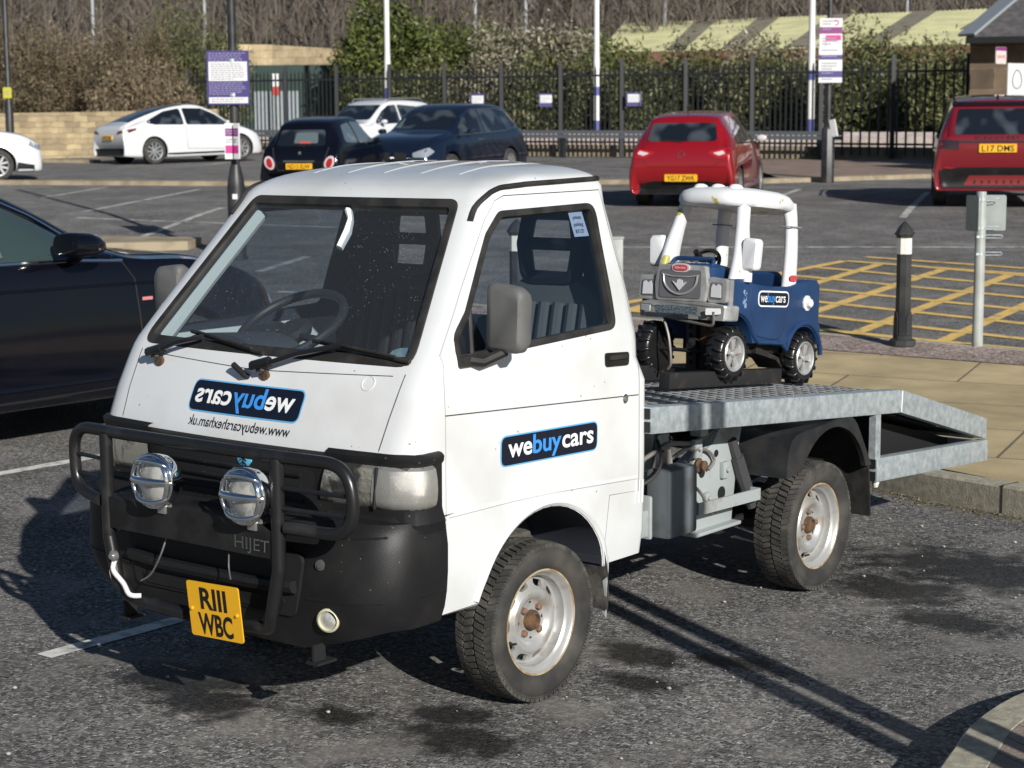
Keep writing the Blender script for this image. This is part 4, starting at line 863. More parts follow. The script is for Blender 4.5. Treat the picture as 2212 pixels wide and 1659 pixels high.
t = MB(); t.lathe([(.035, 0), (.035, .12), (.020, .13), (.020, .30)], (.46, 1.58, .52), (0, 0, 1), 14); t.box((.46, 1.50, .68), (.05, .02, .16)); t.box((.50, 1.78, .74), (.05, .05, .08)); t.prism([V(.50, a, b) for a, b in ((1.46, .60), (1.50, .74), (1.56, .74), (1.60, .60))], (.006, 0, 0)); t.build('bed_support', chas, truck, bevel=.004)
t = MB(); t.tube(cr([V(.53, 1.66, .62), V(.53, 1.72, .66), V(.53, 1.80, .64), V(.53, 1.84, .60), V(.53, 1.80, .57)], 5), .006, 8); t.tube(cr([V(.45, 1.6, .60), V(.50, 1.68, .66), V(.52, 1.75, .65)], 4), .008, 6); t.build('brake_pipe', M('dull_pipe', (.25, .24, .22), .5, .4), truck)
for k, P_ in enumerate(([(.50, 1.40, .66), (.52, 1.55, .70), (.50, 1.75, .68), (.48, 2.0, .72)], [(.48, 1.25, .55), (.56, 1.36, .60), (.57, 1.42, .66), (.50, 1.5, .72)], [(.53, 1.64, .56), (.56, 1.70, .50), (.55, 1.78, .42), (.50, 1.9, .38)], [(.45, 1.95, .60), (.50, 2.03, .55), (.48, 2.10, .42)])):
    t = MB(); t.tube(cr([V(*p) for p in P_], 6), (.009, .007, .006, .010)[k], 8); t.build('hose', rubber if k % 2 else M('dull_pipe', (.25, .24, .22), .5, .4), truck)
t = MB(); t.tube([V(.52, 1.98, .66), V(.54, 2.10, .38)], .020, 10); t.tube([V(.525, 2.01, .59), V(.54, 2.09, .40)], .028, 10); t.build('shock_absorber', M('shock_dark', (.05, .05, .052), .5), truck)
for y, z, a in ((1.73, .66, .05), (1.66, .42, .035), (1.93, .55, .045), (1.80, .46, .03)): t = MB(); t.box((.522, y, z), (.02, a, a*1.4)); t.lathe([(.010, 0), (.009, .012), (0, .013)], (.532, y, z), (1, 0, 0), 6); t.build('bolted_bracket', chas, truck, bevel=.003)
for y, z, r_ in ((1.78, .56, .020), (1.92, .46, .026), (1.88, .62, .014), (1.52, .68, .011)): t = MB(); t.lathe([(r_, 0), (r_, .0015), (0, .0015)], (.5135 if y != 1.52 else .5075, y, z), (1, 0, 0), 16); t.build('bracket_hole', black, truck)
t = MB(); t.lathe([(.022, 0), (.028, .01), (.018, .02), (.020, .035), (0, .04)], (.515, 1.745, .595), (1, 0, 0), 8); t.build('rusty_coupling', rust, truck)
t = MB(); t.box((0, 1.6, .33), (.5, .5, .12)); t.tube([V(.2, 1.2, .3), V(.25, 3.2, .34)], .03, 8); t.box((-.1, .8, .36), (.9, .5, .1)); t.tube([V(.42, 1.9, .30), V(.42, 2.9, .30)], .018, 6); t.build('exhaust_and_tank', black, truck, bevel=.01)

# ------------------------------------------------------------------ stand under the toy
blk = M('black_steel', (.018, .018, .019), .5, col2=(.05, .035, .025), sc=20, thr=(.55, .7))
st = thing('steel_stand', 'black steel stand with slotted rusty post holding up the toy truck', 'stand', (.10, 2.32, bz(2.32)))
def L_(x, y, z): return V(x-.10, y-2.32, z-bz(2.32))
t = MB(); t.bar(L_(.262, 1.90, bz(1.90)+.034), L_(.262, 2.76, bz(2.76)+.034), .05, .062); t.bar(L_(-.06, 1.90, bz(1.90)+.034), L_(-.06, 2.76, bz(2.76)+.034), .05, .062); t.bar(L_(-.06, 2.36, bz(2.36)+.034), L_(.262, 2.36, bz(2.36)+.034), .05, .058); t.build('base_beam', blk, st, bevel=.003)
t = MB(); t.box(L_(.10, 2.36, .93), (.05, .045, .30)); po = t.build('post', blk, st, bevel=.003)
t = MB(); t.box(L_(.155, 2.38, .93), (.045, .05, .29)); t.build('rusty_post', M('post_rust', (.05, .03, .022), .8, col2=(.25, .11, .06), sc=14, thr=(.5, .68)), st)
t = MB()
for k in range(7): t.box(L_(.10, 2.3365, .82+k*.037), (.014, .002, .020))
t.build('slots', M('slot_dark', (.0, .0, .0), .9), po)
t = MB(); t.tube(cr([L_(.02, 2.26, 1.07), L_(.05, 2.25, 1.0), L_(.06, 2.25, .90), L_(.045, 2.25, .87)], 5), .006, 6); t.tube(fillet([L_(.04, 2.25, 1.085), L_(.27, 2.24, 1.06), L_(.27, 2.24, 1.12)], .02, 4), .006, 6); t.build('wire_hook', M('bent_wire', (.2, .19, .18), .5, .5), st)
# ------------------------------------------------------------------ toy truck
toy = thing('toy_truck', 'blue child ride-on truck with white paint-flaked roof standing on the flatbed', 'toy truck', (.105, 2.88, bz(2.88)), rot=(-.088, 0, 0))
tb = M('toy_blue_plastic', (.010, .036, .105), .42, col2=(.016, .052, .145), sc=5, thr=(.4, .7), detail=6)
tw = M('toy_white_flaking_paint', (.68, .69, .70), .45, col2=(.42, .38, .10), sc=7, thr=(.615, .625), detail=10)
tg = M('toy_silver_plastic', (.40, .40, .39), .40, .25, col2=(.28, .28, .28), sc=12); tgd = M('toy_dark_grey', (.13, .13, .14), .5)
ttyre = M('toy_black_plastic', (.012, .012, .013), .28); tsil = M('toy_hub_silver', (.58, .58, .57), .3, .6)
def arc(cx, cz, r, a0, a1, n=10): return [(cx+r*math.cos(R(a0+(a1-a0)*k/n)), cz+r*math.sin(R(a0+(a1-a0)*k/n))) for k in range(n+1)]
tp = [(-.635, .285), (-.635, .425), (-.56, .436), (-.49, .436), (-.44, .418), (-.30, .408), (-.14, .412), (-.04, .432), (.09, .445), (.118, .42), (.122, .35), (.125, .26), (.142, .245), (.140, .20), (.125, .165)]
tp += arc(.005, .105, .140, 30, 150, 10)+[(-.15, .155), (-.20, .168), (-.28, .17), (-.40, .175)]+arc(-.575, .135, .158, 14, 95, 8)
t = MB(); t.prism([V(-.205, a, b) for a, b in tp], (.41, 0, 0)); tbd = t.build('body', tb, toy, bevel=.018)
c_ = MB(); c_.prism([V(a, b, .24) for a, b in r2([(-.165, -.43), (.165, -.43), (.155, -.06), (-.155, -.06)], .04)], (0, 0, .4)); boolean(tbd, c_.build('cut', tb, toy, smooth=0)); resmooth(tbd, 40)
TB = bvh_of(tbd.data)
t = MB(); hd_ = [(-.125, .42), (-.12, .478), (-.09, .492), (.09, .492), (.12, .478), (.125, .42)]
t.rings([[V(a*k, y, .40+(b-.40)*h) for a, b in fillet([V(p[0], p[1], 0) for p in hd_], .01, 3) and [(q.x, q.y) for q in fillet([V(p[0], p[1], 0) for p in hd_], .015, 3)]] for y, k, h in ((-.640, .98, .88), (-.62, 1, .98), (-.54, 1.02, 1.), (-.47, 1.08, .9), (-.43, 1.2, .45))], False, 0, True); t.build('hood', tb, toy, bevel=0)
t = MB(); t.tube(fillet([V(-.10, -.60, .475), V(-.095, -.57, .510), V(.095, -.57, .510), V(.10, -.60, .475)], .025, 4), .0095, 8); t.build('hood_scoop', tb, toy)
t = MB(); t.box((0, -.585, .4935), (.15, .03, .004)); t.build('hood_sticker', M('worn_sticker', (.55, .56, .58), .5, col2=(.1, .12, .2), sc=50), toy)
# grille, headlamps, bumper
t = MB(); t.prism([V(a, -.632, b) for a, b in r2([(-.118, .335), (.118, .335), (.128, .40), (.112, .482), (-.112, .482), (-.128, .40)], .015)], (0, -.036, 0)); gr_ = t.build('grille', tg, toy, bevel=.006)
t = MB(); t.prism([V(a, -.6695, b) for a, b in r2([(-.10, .348), (.10, .348), (.098, .462), (-.098, .462)], .012)], (0, -.002, 0)); t.build('grille_field', tgd, gr_)
t = MB(); t.tube(cr([V(-.082, -.672, .442), V(-.075, -.673, .405), V(-.045, -.674, .375), V(0, -.674, .362), V(.045, -.674, .375), V(.075, -.673, .405), V(.082, -.672, .442)], 4), .0045, 6); t.tube([V(-.09, -.672, .442), V(-.04, -.673, .434), V(.04, -.673, .434), V(.09, -.672, .442)], .003, 6); t.build('shield_moulding', tg, gr_)
t = MB(); em = [(-.036, .415), (-.014, .406), (-.012, .420), (0, .424), (.016, .418), (.014, .406), (.036, .415), (.014, .392), (0, .378), (-.014, .392)]; t.prism([V(a, -.674, b) for a, b in em], (0, -.003, 0)); t.build('bird_emblem', M('silver_sticker', (.72, .73, .74), .35, .2), gr_)
t = MB(); ov = [(math.copysign(abs(math.cos(a))**.6, math.cos(a)), math.copysign(abs(math.sin(a))**.8, math.sin(a))) for a in np.linspace(0, 6.283, 29)[:-1]]
t.prism([V(.042*a, -.668, .470+.018*b) for a, b in ov], (0, -.006, 0)); bd_ = t.build('oval_badge', M('badge_pale', (.62, .52, .5), .4), gr_)
t = MB(); t.prism([V(.034*a, -.6745, .470+.0125*b) for a, b in ov], (0, -.002, 0)); t.build('badge_red', M('badge_red', (.50, .06, .07), .4), gr_)
t = text_mb('little tikes', .013, .05); t.xf(frame(V(0, -.6772, .4665), (1, 0, 0), (0, 0, 1))); t.build('badge_lettering', dwhite, gr_, smooth=0)
for s in (1, -1):
    t = MB(); t.prism([V(s*a, -.628, b) for a, b in r2([(.122, .335), (.212, .335), (.212, .432), (.125, .440)], .015)], (0, -.026, 0)); hl_ = t.build('headlamp', tg, toy, bevel=.006)
    t = MB(); t.prism([V(s*a, -.655, b) for a, b in r2([(.136, .352), (.196, .352), (.194, .415), (.138, .418)], .008)], (0, -.003, 0)); t.build('headlamp_recess', tgd, hl_)
    t = MB(); t.prism([V(s*a, -.6585, b) for a, b in ((.142, .358), (.190, .356), (.188, .405), (.175, .412), (.165, .402), (.15, .412), (.142, .395))], (0, -.002, 0)); t.build('lamp_sticker', M('silver_sticker', (.72, .73, .74), .35, .2), hl_)
    t = MB(); t.prism([V(s*.2055, a, b) for a, b in r2([(-.628, .30), (-.60, .30), (-.60, .43), (-.628, .43)], .008)], (s*.006, 0, 0)); t.build('side_trim', tg, hl_)
bp2 = r2([(-.215, .262), (.215, .262), (.218, .325), (.15, .335), (-.15, .335), (-.218, .325)], .012)
t = MB(); rr = []
for y, k in ((-.60, 1.), (-.655, 1.), (-.680, .97), (-.688, .93)): rr.append([V(a*k, y+.03*(abs(a)/.2)**3, .298+(b-.298)*k) for a, b in bp2])
t.rings(rr, False, 0, True); bu = t.build('bumper', tg, toy)
t = MB(); t.prism([V(a, -.691, b) for a, b in r2([(-.10, .283), (.10, .283), (.105, .315), (-.105, .315)], .006)], (0, -.003, 0)); t.build('bumper_mesh', M('mesh_sticker', (.22, .28, .33), .4, .4, col2=(.05, .06, .07), sc=160), bu)
for s in (1, -1):
    t = MB(); t.prism([V(s*a, -.676+.02*(a > .18), b) for a, b in r2([(.135, .285), (.192, .29), (.190, .314), (.135, .312)], .005)], (0, -.006, 0)); t.build('fog_sticker', M('silver_sticker', (.72, .73, .74), .35, .2), bu)
# sides: door line, arches, decal, cap
for s, sd_ in ((1, 'X'), (-1, '-X')):
    t = MB(); seam(t, TB, sd_, cr([(-.455, .405, 0), (-.45, .33, 0), (-.43, .27, 0), (-.405, .215, 0), (-.36, .20, 0), (-.25, .19, 0), (-.20, .20, 0), (-.175, .25, 0), (-.14, .35, 0), (-.125, .405, 0)], 4) and [(p.x, p.y) for p in cr([(-.455, .405, 0), (-.45, .33, 0), (-.43, .27, 0), (-.405, .215, 0), (-.36, .20, 0), (-.25, .19, 0), (-.20, .20, 0), (-.175, .25, 0), (-.14, .35, 0), (-.125, .405, 0)], 4)], .0035, off=-.0012); t.build('door_outline', M('toy_seam', (.008, .02, .06), .6), toy)
    t = MB(); t.tube([V(s*.205, a, b) for a, b in arc(.005, .108, .152, 5, 165, 16)+[(-.19, .175), (-.28, .178), (-.38, .18)]+arc(-.575, .135, .172, 25, 95, 8)], .011, 8); t.build('arch_lip', tb, toy)
    t = MB(); lz = r2([(-.395, .325), (-.145, .325), (-.145, .392), (-.395, .392)], .028); t.prism([V(s*.2048, a, b) for a, b in lz], (s*.0020, 0, 0)); dc = t.build('sign_decal', dwhite, toy)
    t = MB(); t.prism([V(s*.2070, a, b) for a, b in inset(lz, .0065)], (s*.0008, 0, 0)); t.build('decal_field', navy, dc)
    x = -.110
    for s_, wd, mt in (('we', .056, dwhite), ('buy', .066, dblue), ('cars', .084, dwhite)):
        t = text_mb(s_, .056, wd*.97, bold=.0004); t.v = [(a+x+wd/2, b, c) for a, b, c in t.v]; x += wd; t.xf(frame(V(s*.2082, -.270, .345), (0, s, 0), (0, 0, 1))); t.build('decal_lettering', mt, dc, smooth=0)
    t = MB(); t.lathe([(.034, 0), (.034, .008), (.022, .012), (.018, .026), (.012, .03), (0, .03)], (s*.203, .01, .345), (s, 0, 0), 10); t.build('filler_cap', tw, toy, smooth=25)
    t = MB(); t.box((s*.2055, -.50, .355), (.002, .028, .075)); t.build('worn_side_sticker', M('worn_sticker2', (.25, .32, .45), .5, col2=(.02, .05, .14), sc=90, thr=(.45, .55)), toy)
t = MB(); t.box((.03, .124, .33), (.30, .004, .12)); t.build('tail_sticker', M('tail_white', (.6, .6, .6), .5, col2=(.05, .05, .07), sc=30, thr=(.48, .52)), toy)
# pillars and roof
def pillar(pts, ws, ds, name):
    t = MB(); P = cr(pts, 4); n = len(P); rr = []
    for i, p in enumerate(P):
        f_ = i/(n-1); wd = np.interp(f_, np.linspace(0, 1, len(ws)), ws); dd = np.interp(f_, np.linspace(0, 1, len(ds)), ds)
        rr.append([p+V(wd*math.copysign(abs(math.cos(a))**.7, math.cos(a)), dd*math.copysign(abs(math.sin(a))**.7, math.sin(a)), 0) for a in np.linspace(0, 6.283, 17)[:-1]])
    t.rings(rr, False, 0, True); return t.build(name, tw, toy, smooth=60)
for s in (1, -1):
    pillar([V(s*.175, -.505, .42), V(s*.172, -.49, .53), V(s*.155, -.465, .65), V(s*.135, -.43, .765)], [.027, .024, .021, .022], [.074, .050, .034, .034], 'front_pillar')
    pillar([V(s*.172, -.095, .41), V(s*.172, -.09, .55), V(s*.168, -.095, .68), V(s*.15, -.10, .765)], [.021, .019, .019, .026], [.045, .040, .036, .048], 'rear_pillar')
    t = MB(); t.tube([V(s*x, -.098+y, .665) for x, y in ((.195, -.04), (.195, .04))]+[V(s*.145, -.098+.04, .665), V(s*.145, -.138, .665)], .003, 6, True); t.build('pillar_joint', M('joint_grey', (.25, .26, .28), .6), toy)
    # mirrors
    t = MB(); mp_ = r2([(.185, .475), (.255, .470), (.262, .60), (.195, .605)], .016); t.rings([[V(s*(.225+(a-.225)*k), y, .54+(b-.54)*k) for a, b in mp_] for y, k in ((-.525, .86), (-.515, 1), (-.48, 1), (-.468, .9))], False, 0, True); mi_ = t.build('wing_mirror', tw, toy, smooth=50)
    t = MB(); t.prism([V(s*a, -.4665, b) for a, b in inset(mp_, .013)], (0, .001, 0)); t.build('mirror_face', chrome, mi_)
    t = MB(); t.lathe([(.022, 0), (.022, .04), (.018, .05)], (s*.205, -.495, .425), (0, 0, 1), 12); t.build('mirror_stalk', tw, mi_)
t = MB(); rr = []
for z, k, yo in ((.742, .84, 0), (.747, .96, 0), (.765, 1., 0), (.790, .985, 0), (.806, .92, 0), (.814, .78, 0), (.818, .4, 0)):
    ring = []
    for a in np.linspace(0, 6.283, 45)[:-1]:
        x = .200*k*math.copysign(abs(math.cos(a))**.55, math.cos(a)); y = -.285+.240*k*math.copysign(abs(math.sin(a))**.6, math.sin(a)); u = (y+.285)/.225
        x *= 1-.12*max(0, -u); ring.append(V(x, y+(.01 if u < 0 else .02)*u, z-.028*max(0, u)**3-.012*max(0, -u)**3-.012*(x/.185)**2))
    rr.append(ring)
t.rings(rr, False, 0, True); rf = t.build('roof', tw, toy, smooth=60)
for x in (-.085, -.0, .085):
    t = MB(); t.rings([[V(x+.030*math.cos(a)*k, -.42+.045*math.sin(a)*k, .79+h) for a in np.linspace(0, 6.283, 17)[:-1]] for k, h in ((1, 0), (.95, .018), (.7, .030), (.35, .035))], False, 0, True); t.build('roof_lamp', tw, rf, smooth=60)
t = MB(); t.prism([V(.030*a+.0, 0, .013*b) for a, b in ov], (0, -.003, 0)); t.xf(Matrix.Translation((.1955, -.10, .448)) @ Matrix.Rotation(R(90), 4, 'Z')); t.v = [(max(a, .194), b, c) for a, b, c in t.v]; t.build('pillar_badge', M('badge_red', (.50, .06, .07), .4), toy)
# seat and wheel
t = MB(); t.rings([[V(a*k, y, z+(b)*k) for a, b in r2([(-.13, 0), (.13, 0), (.13, .16), (-.13, .16)], .04)] for y, z, k in ((-.10, .30, 1), (-.075, .31, 1.), (-.06, .33, .9))], False, 0, True); t.box((0, -.2, .29), (.26, .22, .03)); t.build('toy_seat', tb, toy, bevel=0)
SF2 = frame(V(-.06, -.40, .492), V(1, 0, 0), V(0, .55, .83)); t = MB(); t.tube([SF2 @ V(.068*math.cos(a), .068*math.sin(a), 0) for a in np.linspace(0, 6.283, 25)[:-1]], .0085, 8, True)
for a in (R(30), R(150), R(270)): t.tube([SF2 @ V(.066*math.cos(a), .066*math.sin(a), 0), SF2 @ V(0, 0, -.008)], .009, 6)
t.tube([SF2 @ V(0, 0, 0), SF2 @ V(0, .0, .09)], .012, 8); t.tube([SF2 @ V(0, 0, 0), SF2 @ V(0, .0, -.07)], .012, 8); t.build('steering_wheel', ttyre, toy)
t = MB(); t.box((0, -.25, .155), (.30, .30, .06)); t.box((0, -.05, .14), (.2, .2, .06)); t.build('underbody', black, toy, bevel=.01)  # underbody coloured black in place of the shadow beneath the toy
t = MB(); t.prism([V(.17, a, b) for a, b in ((-.33, .16), (-.14, .11), (-.10, .06), (-.16, .10), (-.33, .13))], (-.12, 0, 0)); t.build('underframe', blk, toy)
def toywheel(x, y, z, s, first=[None]):
    if first[0]:
        c = copy_tree(first[0], toy)
    else:
        c = thing('wheel', 'x', 'x'); del c['label']; del c['category']; c.parent = toy; first[0] = c
        t = MB(); t.lathe([(.071, .030), (.076, .038), (.090, .041), (.102, .034), (.106, .02), (.107, 0), (.106, -.02), (.102, -.034), (.088, -.041), (.05, -.038), (0, -.03)], (0, 0, 0), (1, 0, 0), 40, cap=False)
        for k in range(16):
            for sg in (1, -1):
                a = 2*math.pi*(k+(.25 if sg > 0 else -.25))/16; m_ = Matrix.Rotation(a, 4, 'X')
                t.tube([m_ @ V(sg*.040, 0, .092), m_ @ V(sg*.034, 0, .107), m_ @ V(sg*.006, .008, .1085)], [.006, .0075, .007], 7)
        ty_ = t.build('tyre', ttyre, c, smooth=60)
        t = MB(); t.lathe([(.072, .020), (.0735, .040), (.070, .0435), (.065, .040), (.061, .022), (.058, .010), (.02, .008), (0, .008)], (0, 0, 0), (1, 0, 0), 32, cap=False); hb = t.build('hub', tsil, c)
        t = MB()
        for k in range(5):
            a = 2*math.pi*k/5+.3; m_ = Matrix.Rotation(a, 4, 'X'); t.prism([m_ @ V(.018, q, r_) for q, r_ in ((-.017, .063), (.017, .063), (.009, .014), (-.009, .014))], (.014, 0, 0))
        t.build('spokes', tsil, hb, bevel=.003)
        t = MB(); t.lathe([(.014, .02), (.013, .036), (.006, .040), (0, .040)], (0, 0, 0), (1, 0, 0), 14); t.build('axle_cap', ttyre if False else tsil, hb)
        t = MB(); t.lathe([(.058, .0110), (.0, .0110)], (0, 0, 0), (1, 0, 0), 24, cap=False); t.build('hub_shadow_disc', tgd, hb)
    c.location = (x, y, z); c.rotation_euler = (rnd.random()*1.2, 0, 0 if s > 0 else math.pi)
for s in (1, -1):
    toywheel(s*.178, -.575, .132, s); toywheel(s*.178, .005, .108, s)
for y, z in ((-.575, .132), (.005, .108)): t = MB(); t.tube([V(-.17, y, z), V(.17, y, z)], .008, 8); t.build('axle', black, toy)
# ------------------------------------------------------------------ cars
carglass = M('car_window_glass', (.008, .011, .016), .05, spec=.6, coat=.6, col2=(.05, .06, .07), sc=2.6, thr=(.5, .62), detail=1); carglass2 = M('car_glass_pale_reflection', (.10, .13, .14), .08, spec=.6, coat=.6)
alloy = M('alloy_wheel', (.42, .43, .44), .35, .6); blackgloss = M('gloss_black', (.008, .008, .009), .15, coat=.5)
redlens = M('tail_lens_red', (.35, .012, .015), .15, coat=1); whitelens = M('tail_lens_clear', (.6, .5, .5), .2, coat=1); plate_w = M('plate_front_white', (.75, .75, .72), .5)
class Car:
    """y runs from the tail (-) to the nose (+); stations (y, top, roof half width, belt z, belt half width, body half width, bottom z)"""
    def __init__(s, name, label, cat, loc, head, paint, st, arch=None, wr=.32, group=None, pitch=0.):
        s.root = thing(name, label, cat, loc, 0, group)
        hx, hy = head; s.root.rotation_euler = (pitch, 0, math.atan2(-hx, hy))
        P = cr([V(*a[:3]) for a in st], 4); Q = cr([V(*a[3:6]) for a in st], 4); Z = cr([V(a[6], 0, 0) for a in st], 4); rr = []
        for p, q, z in zip(P, Q, Z):
            y, zt, wt = p; zs, ws, wb = q; zb = z.x; zt = max(zt, zs+.004); gh = zt-zs
            half = [V(wb-.06, y, zb), V(wb-.015, y, zb+.05), V(wb, y, zb+.45*(zs-zb)), V((wb+ws)/2+.005, y, zb+.75*(zs-zb)), V(ws, y, zs)]
            if gh > .12: half += [V(ws+(wt-ws)*.4-.0, y, zs+gh*.40), V(wt+.01, y, zt-.10), V(wt-.06, y, zt-.025), V(wt*.5, y, zt+.004), V(0, y, zt+.01)]
            else: half += [V(ws+(wt-ws)*.3, y, zs+gh*.5), V(wt, y, zt-gh*.2), V(wt-.05, y, zt), V(wt*.5, y, zt+.012), V(0, y, zt+.016)]
            c = cr(half, 3); rr.append(c+[V(-v.x, v.y, v.z) for v in c[-2::-1]])
        s.body = MB().rings(rr, False, 0, True).build('body', [paint, black], s.root, smooth=60); s.bv = bvh_of(s.body.data); s.wr = wr
        if arch:
            for y in arch:
                for sg in (1, -1):
                    cu = MB(); cu.lathe([(wr+.055, 0), (wr+.055, .5)], (sg*.55, y, wr), (sg, 0, 0), 32); o = cu.build('cut', [paint, black], s.root, smooth=0)
                    for p in o.data.polygons: p.material_index = 1
                    boolean(s.body, o)
            s.body.data.shade_smooth(); s.body.data.set_sharp_from_angle(angle=R(60))
            s.wheels(arch, max(a[5] for a in st)-.02)
    def wheels(s, ys, hw):
        first = None
        for y in ys:
            for sg in (1, -1):
                if first is None:
                    w_ = thing('wheel', 'x', 'x'); del w_['label']; del w_['category']; w_.parent = s.root; first = w_; r = s.wr
                    t = MB(); t.lathe([(r*.66, .09), (r*.72, .105), (r*.9, .108), (r*.985, .09), (r, .06), (r, -.06), (r*.95, -.10), (r*.6, -.1)], (0, 0, 0), (1, 0, 0), 36, cap=False); t.build('tyre', tyrem, w_, smooth=50)
                    t = MB(); t.lathe([(r*.67, .088), (r*.69, .10), (r*.64, .095), (r*.62, .05), (r*.60, -.05)], (0, 0, 0), (1, 0, 0), 36, cap=False)
                    for k in range(5):
                        a = 2*math.pi*k/5; m_ = Matrix.Rotation(a, 4, 'X')
                        for dq in (-.09, .09): t.prism([m_ @ V(.062, q*r*.6+dq*r*2.2*(1 if rr_ > r*.3 else .3), rr_) for q, rr_ in ((-.10, r*.64), (.10, r*.64), (.12, r*.08), (-.12, r*.08))], (.022, 0, 0))
                    t.lathe([(r*.17, .06), (r*.16, .092), (0, .094)], (0, 0, 0), (1, 0, 0), 16); t.build('rim', alloy, w_, smooth=30)
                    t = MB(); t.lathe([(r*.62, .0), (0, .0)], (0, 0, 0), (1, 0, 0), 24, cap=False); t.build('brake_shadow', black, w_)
                else: w_ = copy_tree(first, s.root)
                w_.location = (sg*(hw-.095), y, s.wr); w_.rotation_euler = (rnd.random()*2, 0, 0 if sg > 0 else math.pi)
    def p(s, name, side, poly, mat, off=.005, rad=.04, parent=None, step=.07, skirt=.008):
        poly = r2(poly, rad, 3) if rad else poly
        return patch(MB(), s.bv, side, poly, off, skirt, step).build(name, mat, parent or s.root, smooth=60)
    def sides(s, name, poly, mat, **k): return [s.p(name, sd_, poly, mat, **k) for sd_ in ('X', '-X')]
    def line(s, name, side, pts, mat, r=.004, off=0.): return seam(MB(), s.bv, side, pts, r, .08, off).build(name, mat, s.root)
    def mirror(s, y, z, mat, hw):
        for sg in (1, -1):
            t = MB(); t.rings([[V(sg*(hw+.10+.085*math.cos(a)*k), y+d, z+.055*math.sin(a)*k) for a in np.linspace(0, 6.283, 17)[:-1]] for d, k in ((-.05, .85), (-.04, 1), (.02, .95), (.06, .6))], False, 0, True); t.bar(V(sg*(hw-.05), y+.02, z-.05), V(sg*(hw+.06), y, z-.02), .03, .03); t.build('wing_mirror', mat, s.root, smooth=60)
    def plate(s, side, z, text, mat=yel, off=.012, x=0, w=.52, h=.111):
        h0 = hit(s.bv, side, x, z, off); sg = 1 if side == 'Y' else -1
        F = frame(h0, V(-1 if side == 'Y' else 1, 0, 0), V(0, 0, 1)); t = MB().prism([V(a, b, -.02) for a, b in r2([(-w/2, -h/2), (w/2, -h/2), (w/2, h/2), (-w/2, h/2)], .008, 2)], (0, 0, .025)).xf(F); np_ = t.build('number_plate', mat, s.root, smooth=0)
        t = text_mb(text, h*.98, w*.86, bold=.0015); t.v = [(a, b-h*.36, c) for a, b, c in t.v]; t.xf(F @ Matrix.Translation((0, 0, .007))); t.build('plate_characters', blk_, np_, smooth=0); return np_
def gh(D, px, extra=0.):   # ground point seen in column px (photo, 2212 wide) at distance D
    return W2(D, (px-1106)/3885.17*D)
def anchor(D, px, h, half):   # root of a car whose tail centre is in column px at distance D
    p = gh(D, px); x, y = p.x+h[0]*half, p.y+h[1]*half; return V(x, y, zg(x, y))
def heading(deg):  # degrees to the right of the camera's own heading
    a = R(deg); return (HD.x*math.cos(a)+HD.y*math.sin(a), HD.y*math.cos(a)-HD.x*math.sin(a))
def slope_pitch(h): 
    return math.atan(.035*(h[0]*HD.x+h[1]*HD.y))
# red hatchback, rear view
redm = M('red_metallic_paint', (.30, .006, .012), .22, .25, coat=1); h_ = heading(15)
st = [(-1.90, .33, .60, .32, .66, .68, .26), (-2.00, .48, .66, .47, .72, .76, .24), (-2.03, .66, .66, .64, .74, .80, .24), (-1.99, .90, .64, .86, .76, .835, .24), (-1.88, 1.08, .62, .93, .78, .845, .22), (-1.66, 1.36, .58, .955, .80, .847, .20), (-1.50, 1.45, .57, .96, .805, .847, .2), (-.9, 1.49, .58, .95, .81, .847, .2), (-.1, 1.495, .58, .94, .82, .847, .2), (.35, 1.40, .59, .94, .82, .847, .2), (.95, 1.08, .64, .93, .81, .847, .2), (1.35, .96, .68, .88, .79, .84, .2), (1.75, .82, .60, .78, .72, .80, .2), (1.98, .62, .5, .58, .62, .70, .2), (2.03, .42, .45, .38, .5, .6, .22)]
c = Car('hatchback', 'red hatchback seen from behind, directly above the toy truck on the flatbed', 'car', anchor(28.6, 1472, h_, 2.0), h_, redm, st, (-1.20, 1.37), .31, pitch=slope_pitch(h_))
c.p('rear_window', '-Y', [(-.56, 1.06), (.56, 1.06), (.50, 1.34), (-.50, 1.34)], carglass, rad=.06)
c.sides('side_window', [(-.62, .985), (.92, .97), (.55, 1.20), (.15, 1.38), (-.62, 1.41)], carglass); c.sides('quarter_window', [(-1.32, 1.02), (-.68, .99), (-.68, 1.41), (-1.15, 1.36)], carglass, rad=.05)
for s in (1, -1):
    c.p('tail_lamp', '-Y', [(s*.42, .905), (s*.76, .955), (s*.80, .89), (s*.74, .81), (s*.58, .80), (s*.46, .86)], redlens, rad=.02); c.p('tail_lamp_core', '-Y', [(s*.50, .88), (s*.66, .915), (s*.70, .87), (s*.60, .84)], whitelens, rad=.01, off=.012)
c.p('rear_bumper_skirt', '-Y', [(-.70, .24), (.70, .24), (.66, .40), (.45, .44), (-.45, .44), (-.66, .40)], bplast, rad=.02); c.plate('-Y', .50, 'YG17 ZWK', off=.02)
t = MB(); hh = hit(c.bv, '-Y', 0, .86, .006); t.tube([hh+V(.055*math.cos(a), 0, .042*math.sin(a)) for a in np.linspace(0, 6.283, 21)[:-1]], .005, 6, True); t.tube([hh+V(-.05, 0, .02), hh+V(0, 0, -.015), hh+V(.05, 0, .02)], .004, 6); t.build('badge', chrome, c.root)
c.mirror(.75, 1.02, M('mirror_bright', (.6, .55, .55), .3, coat=1), .83); t = MB(); t.tube([V(0, -1.3, 1.47), V(0, -1.42, 1.60)], .006, 6); t.build('aerial', black, c.root)
c.line('tailgate_seam', '-Y', [(-.62, 1.0), (-.60, .75), (-.50, .66), (.50, .66), (.60, .75), (.62, 1.0)], black); c.line('wiper', '-Y', [(.0, 1.05), (-.36, 1.08)], black, .012, .01)
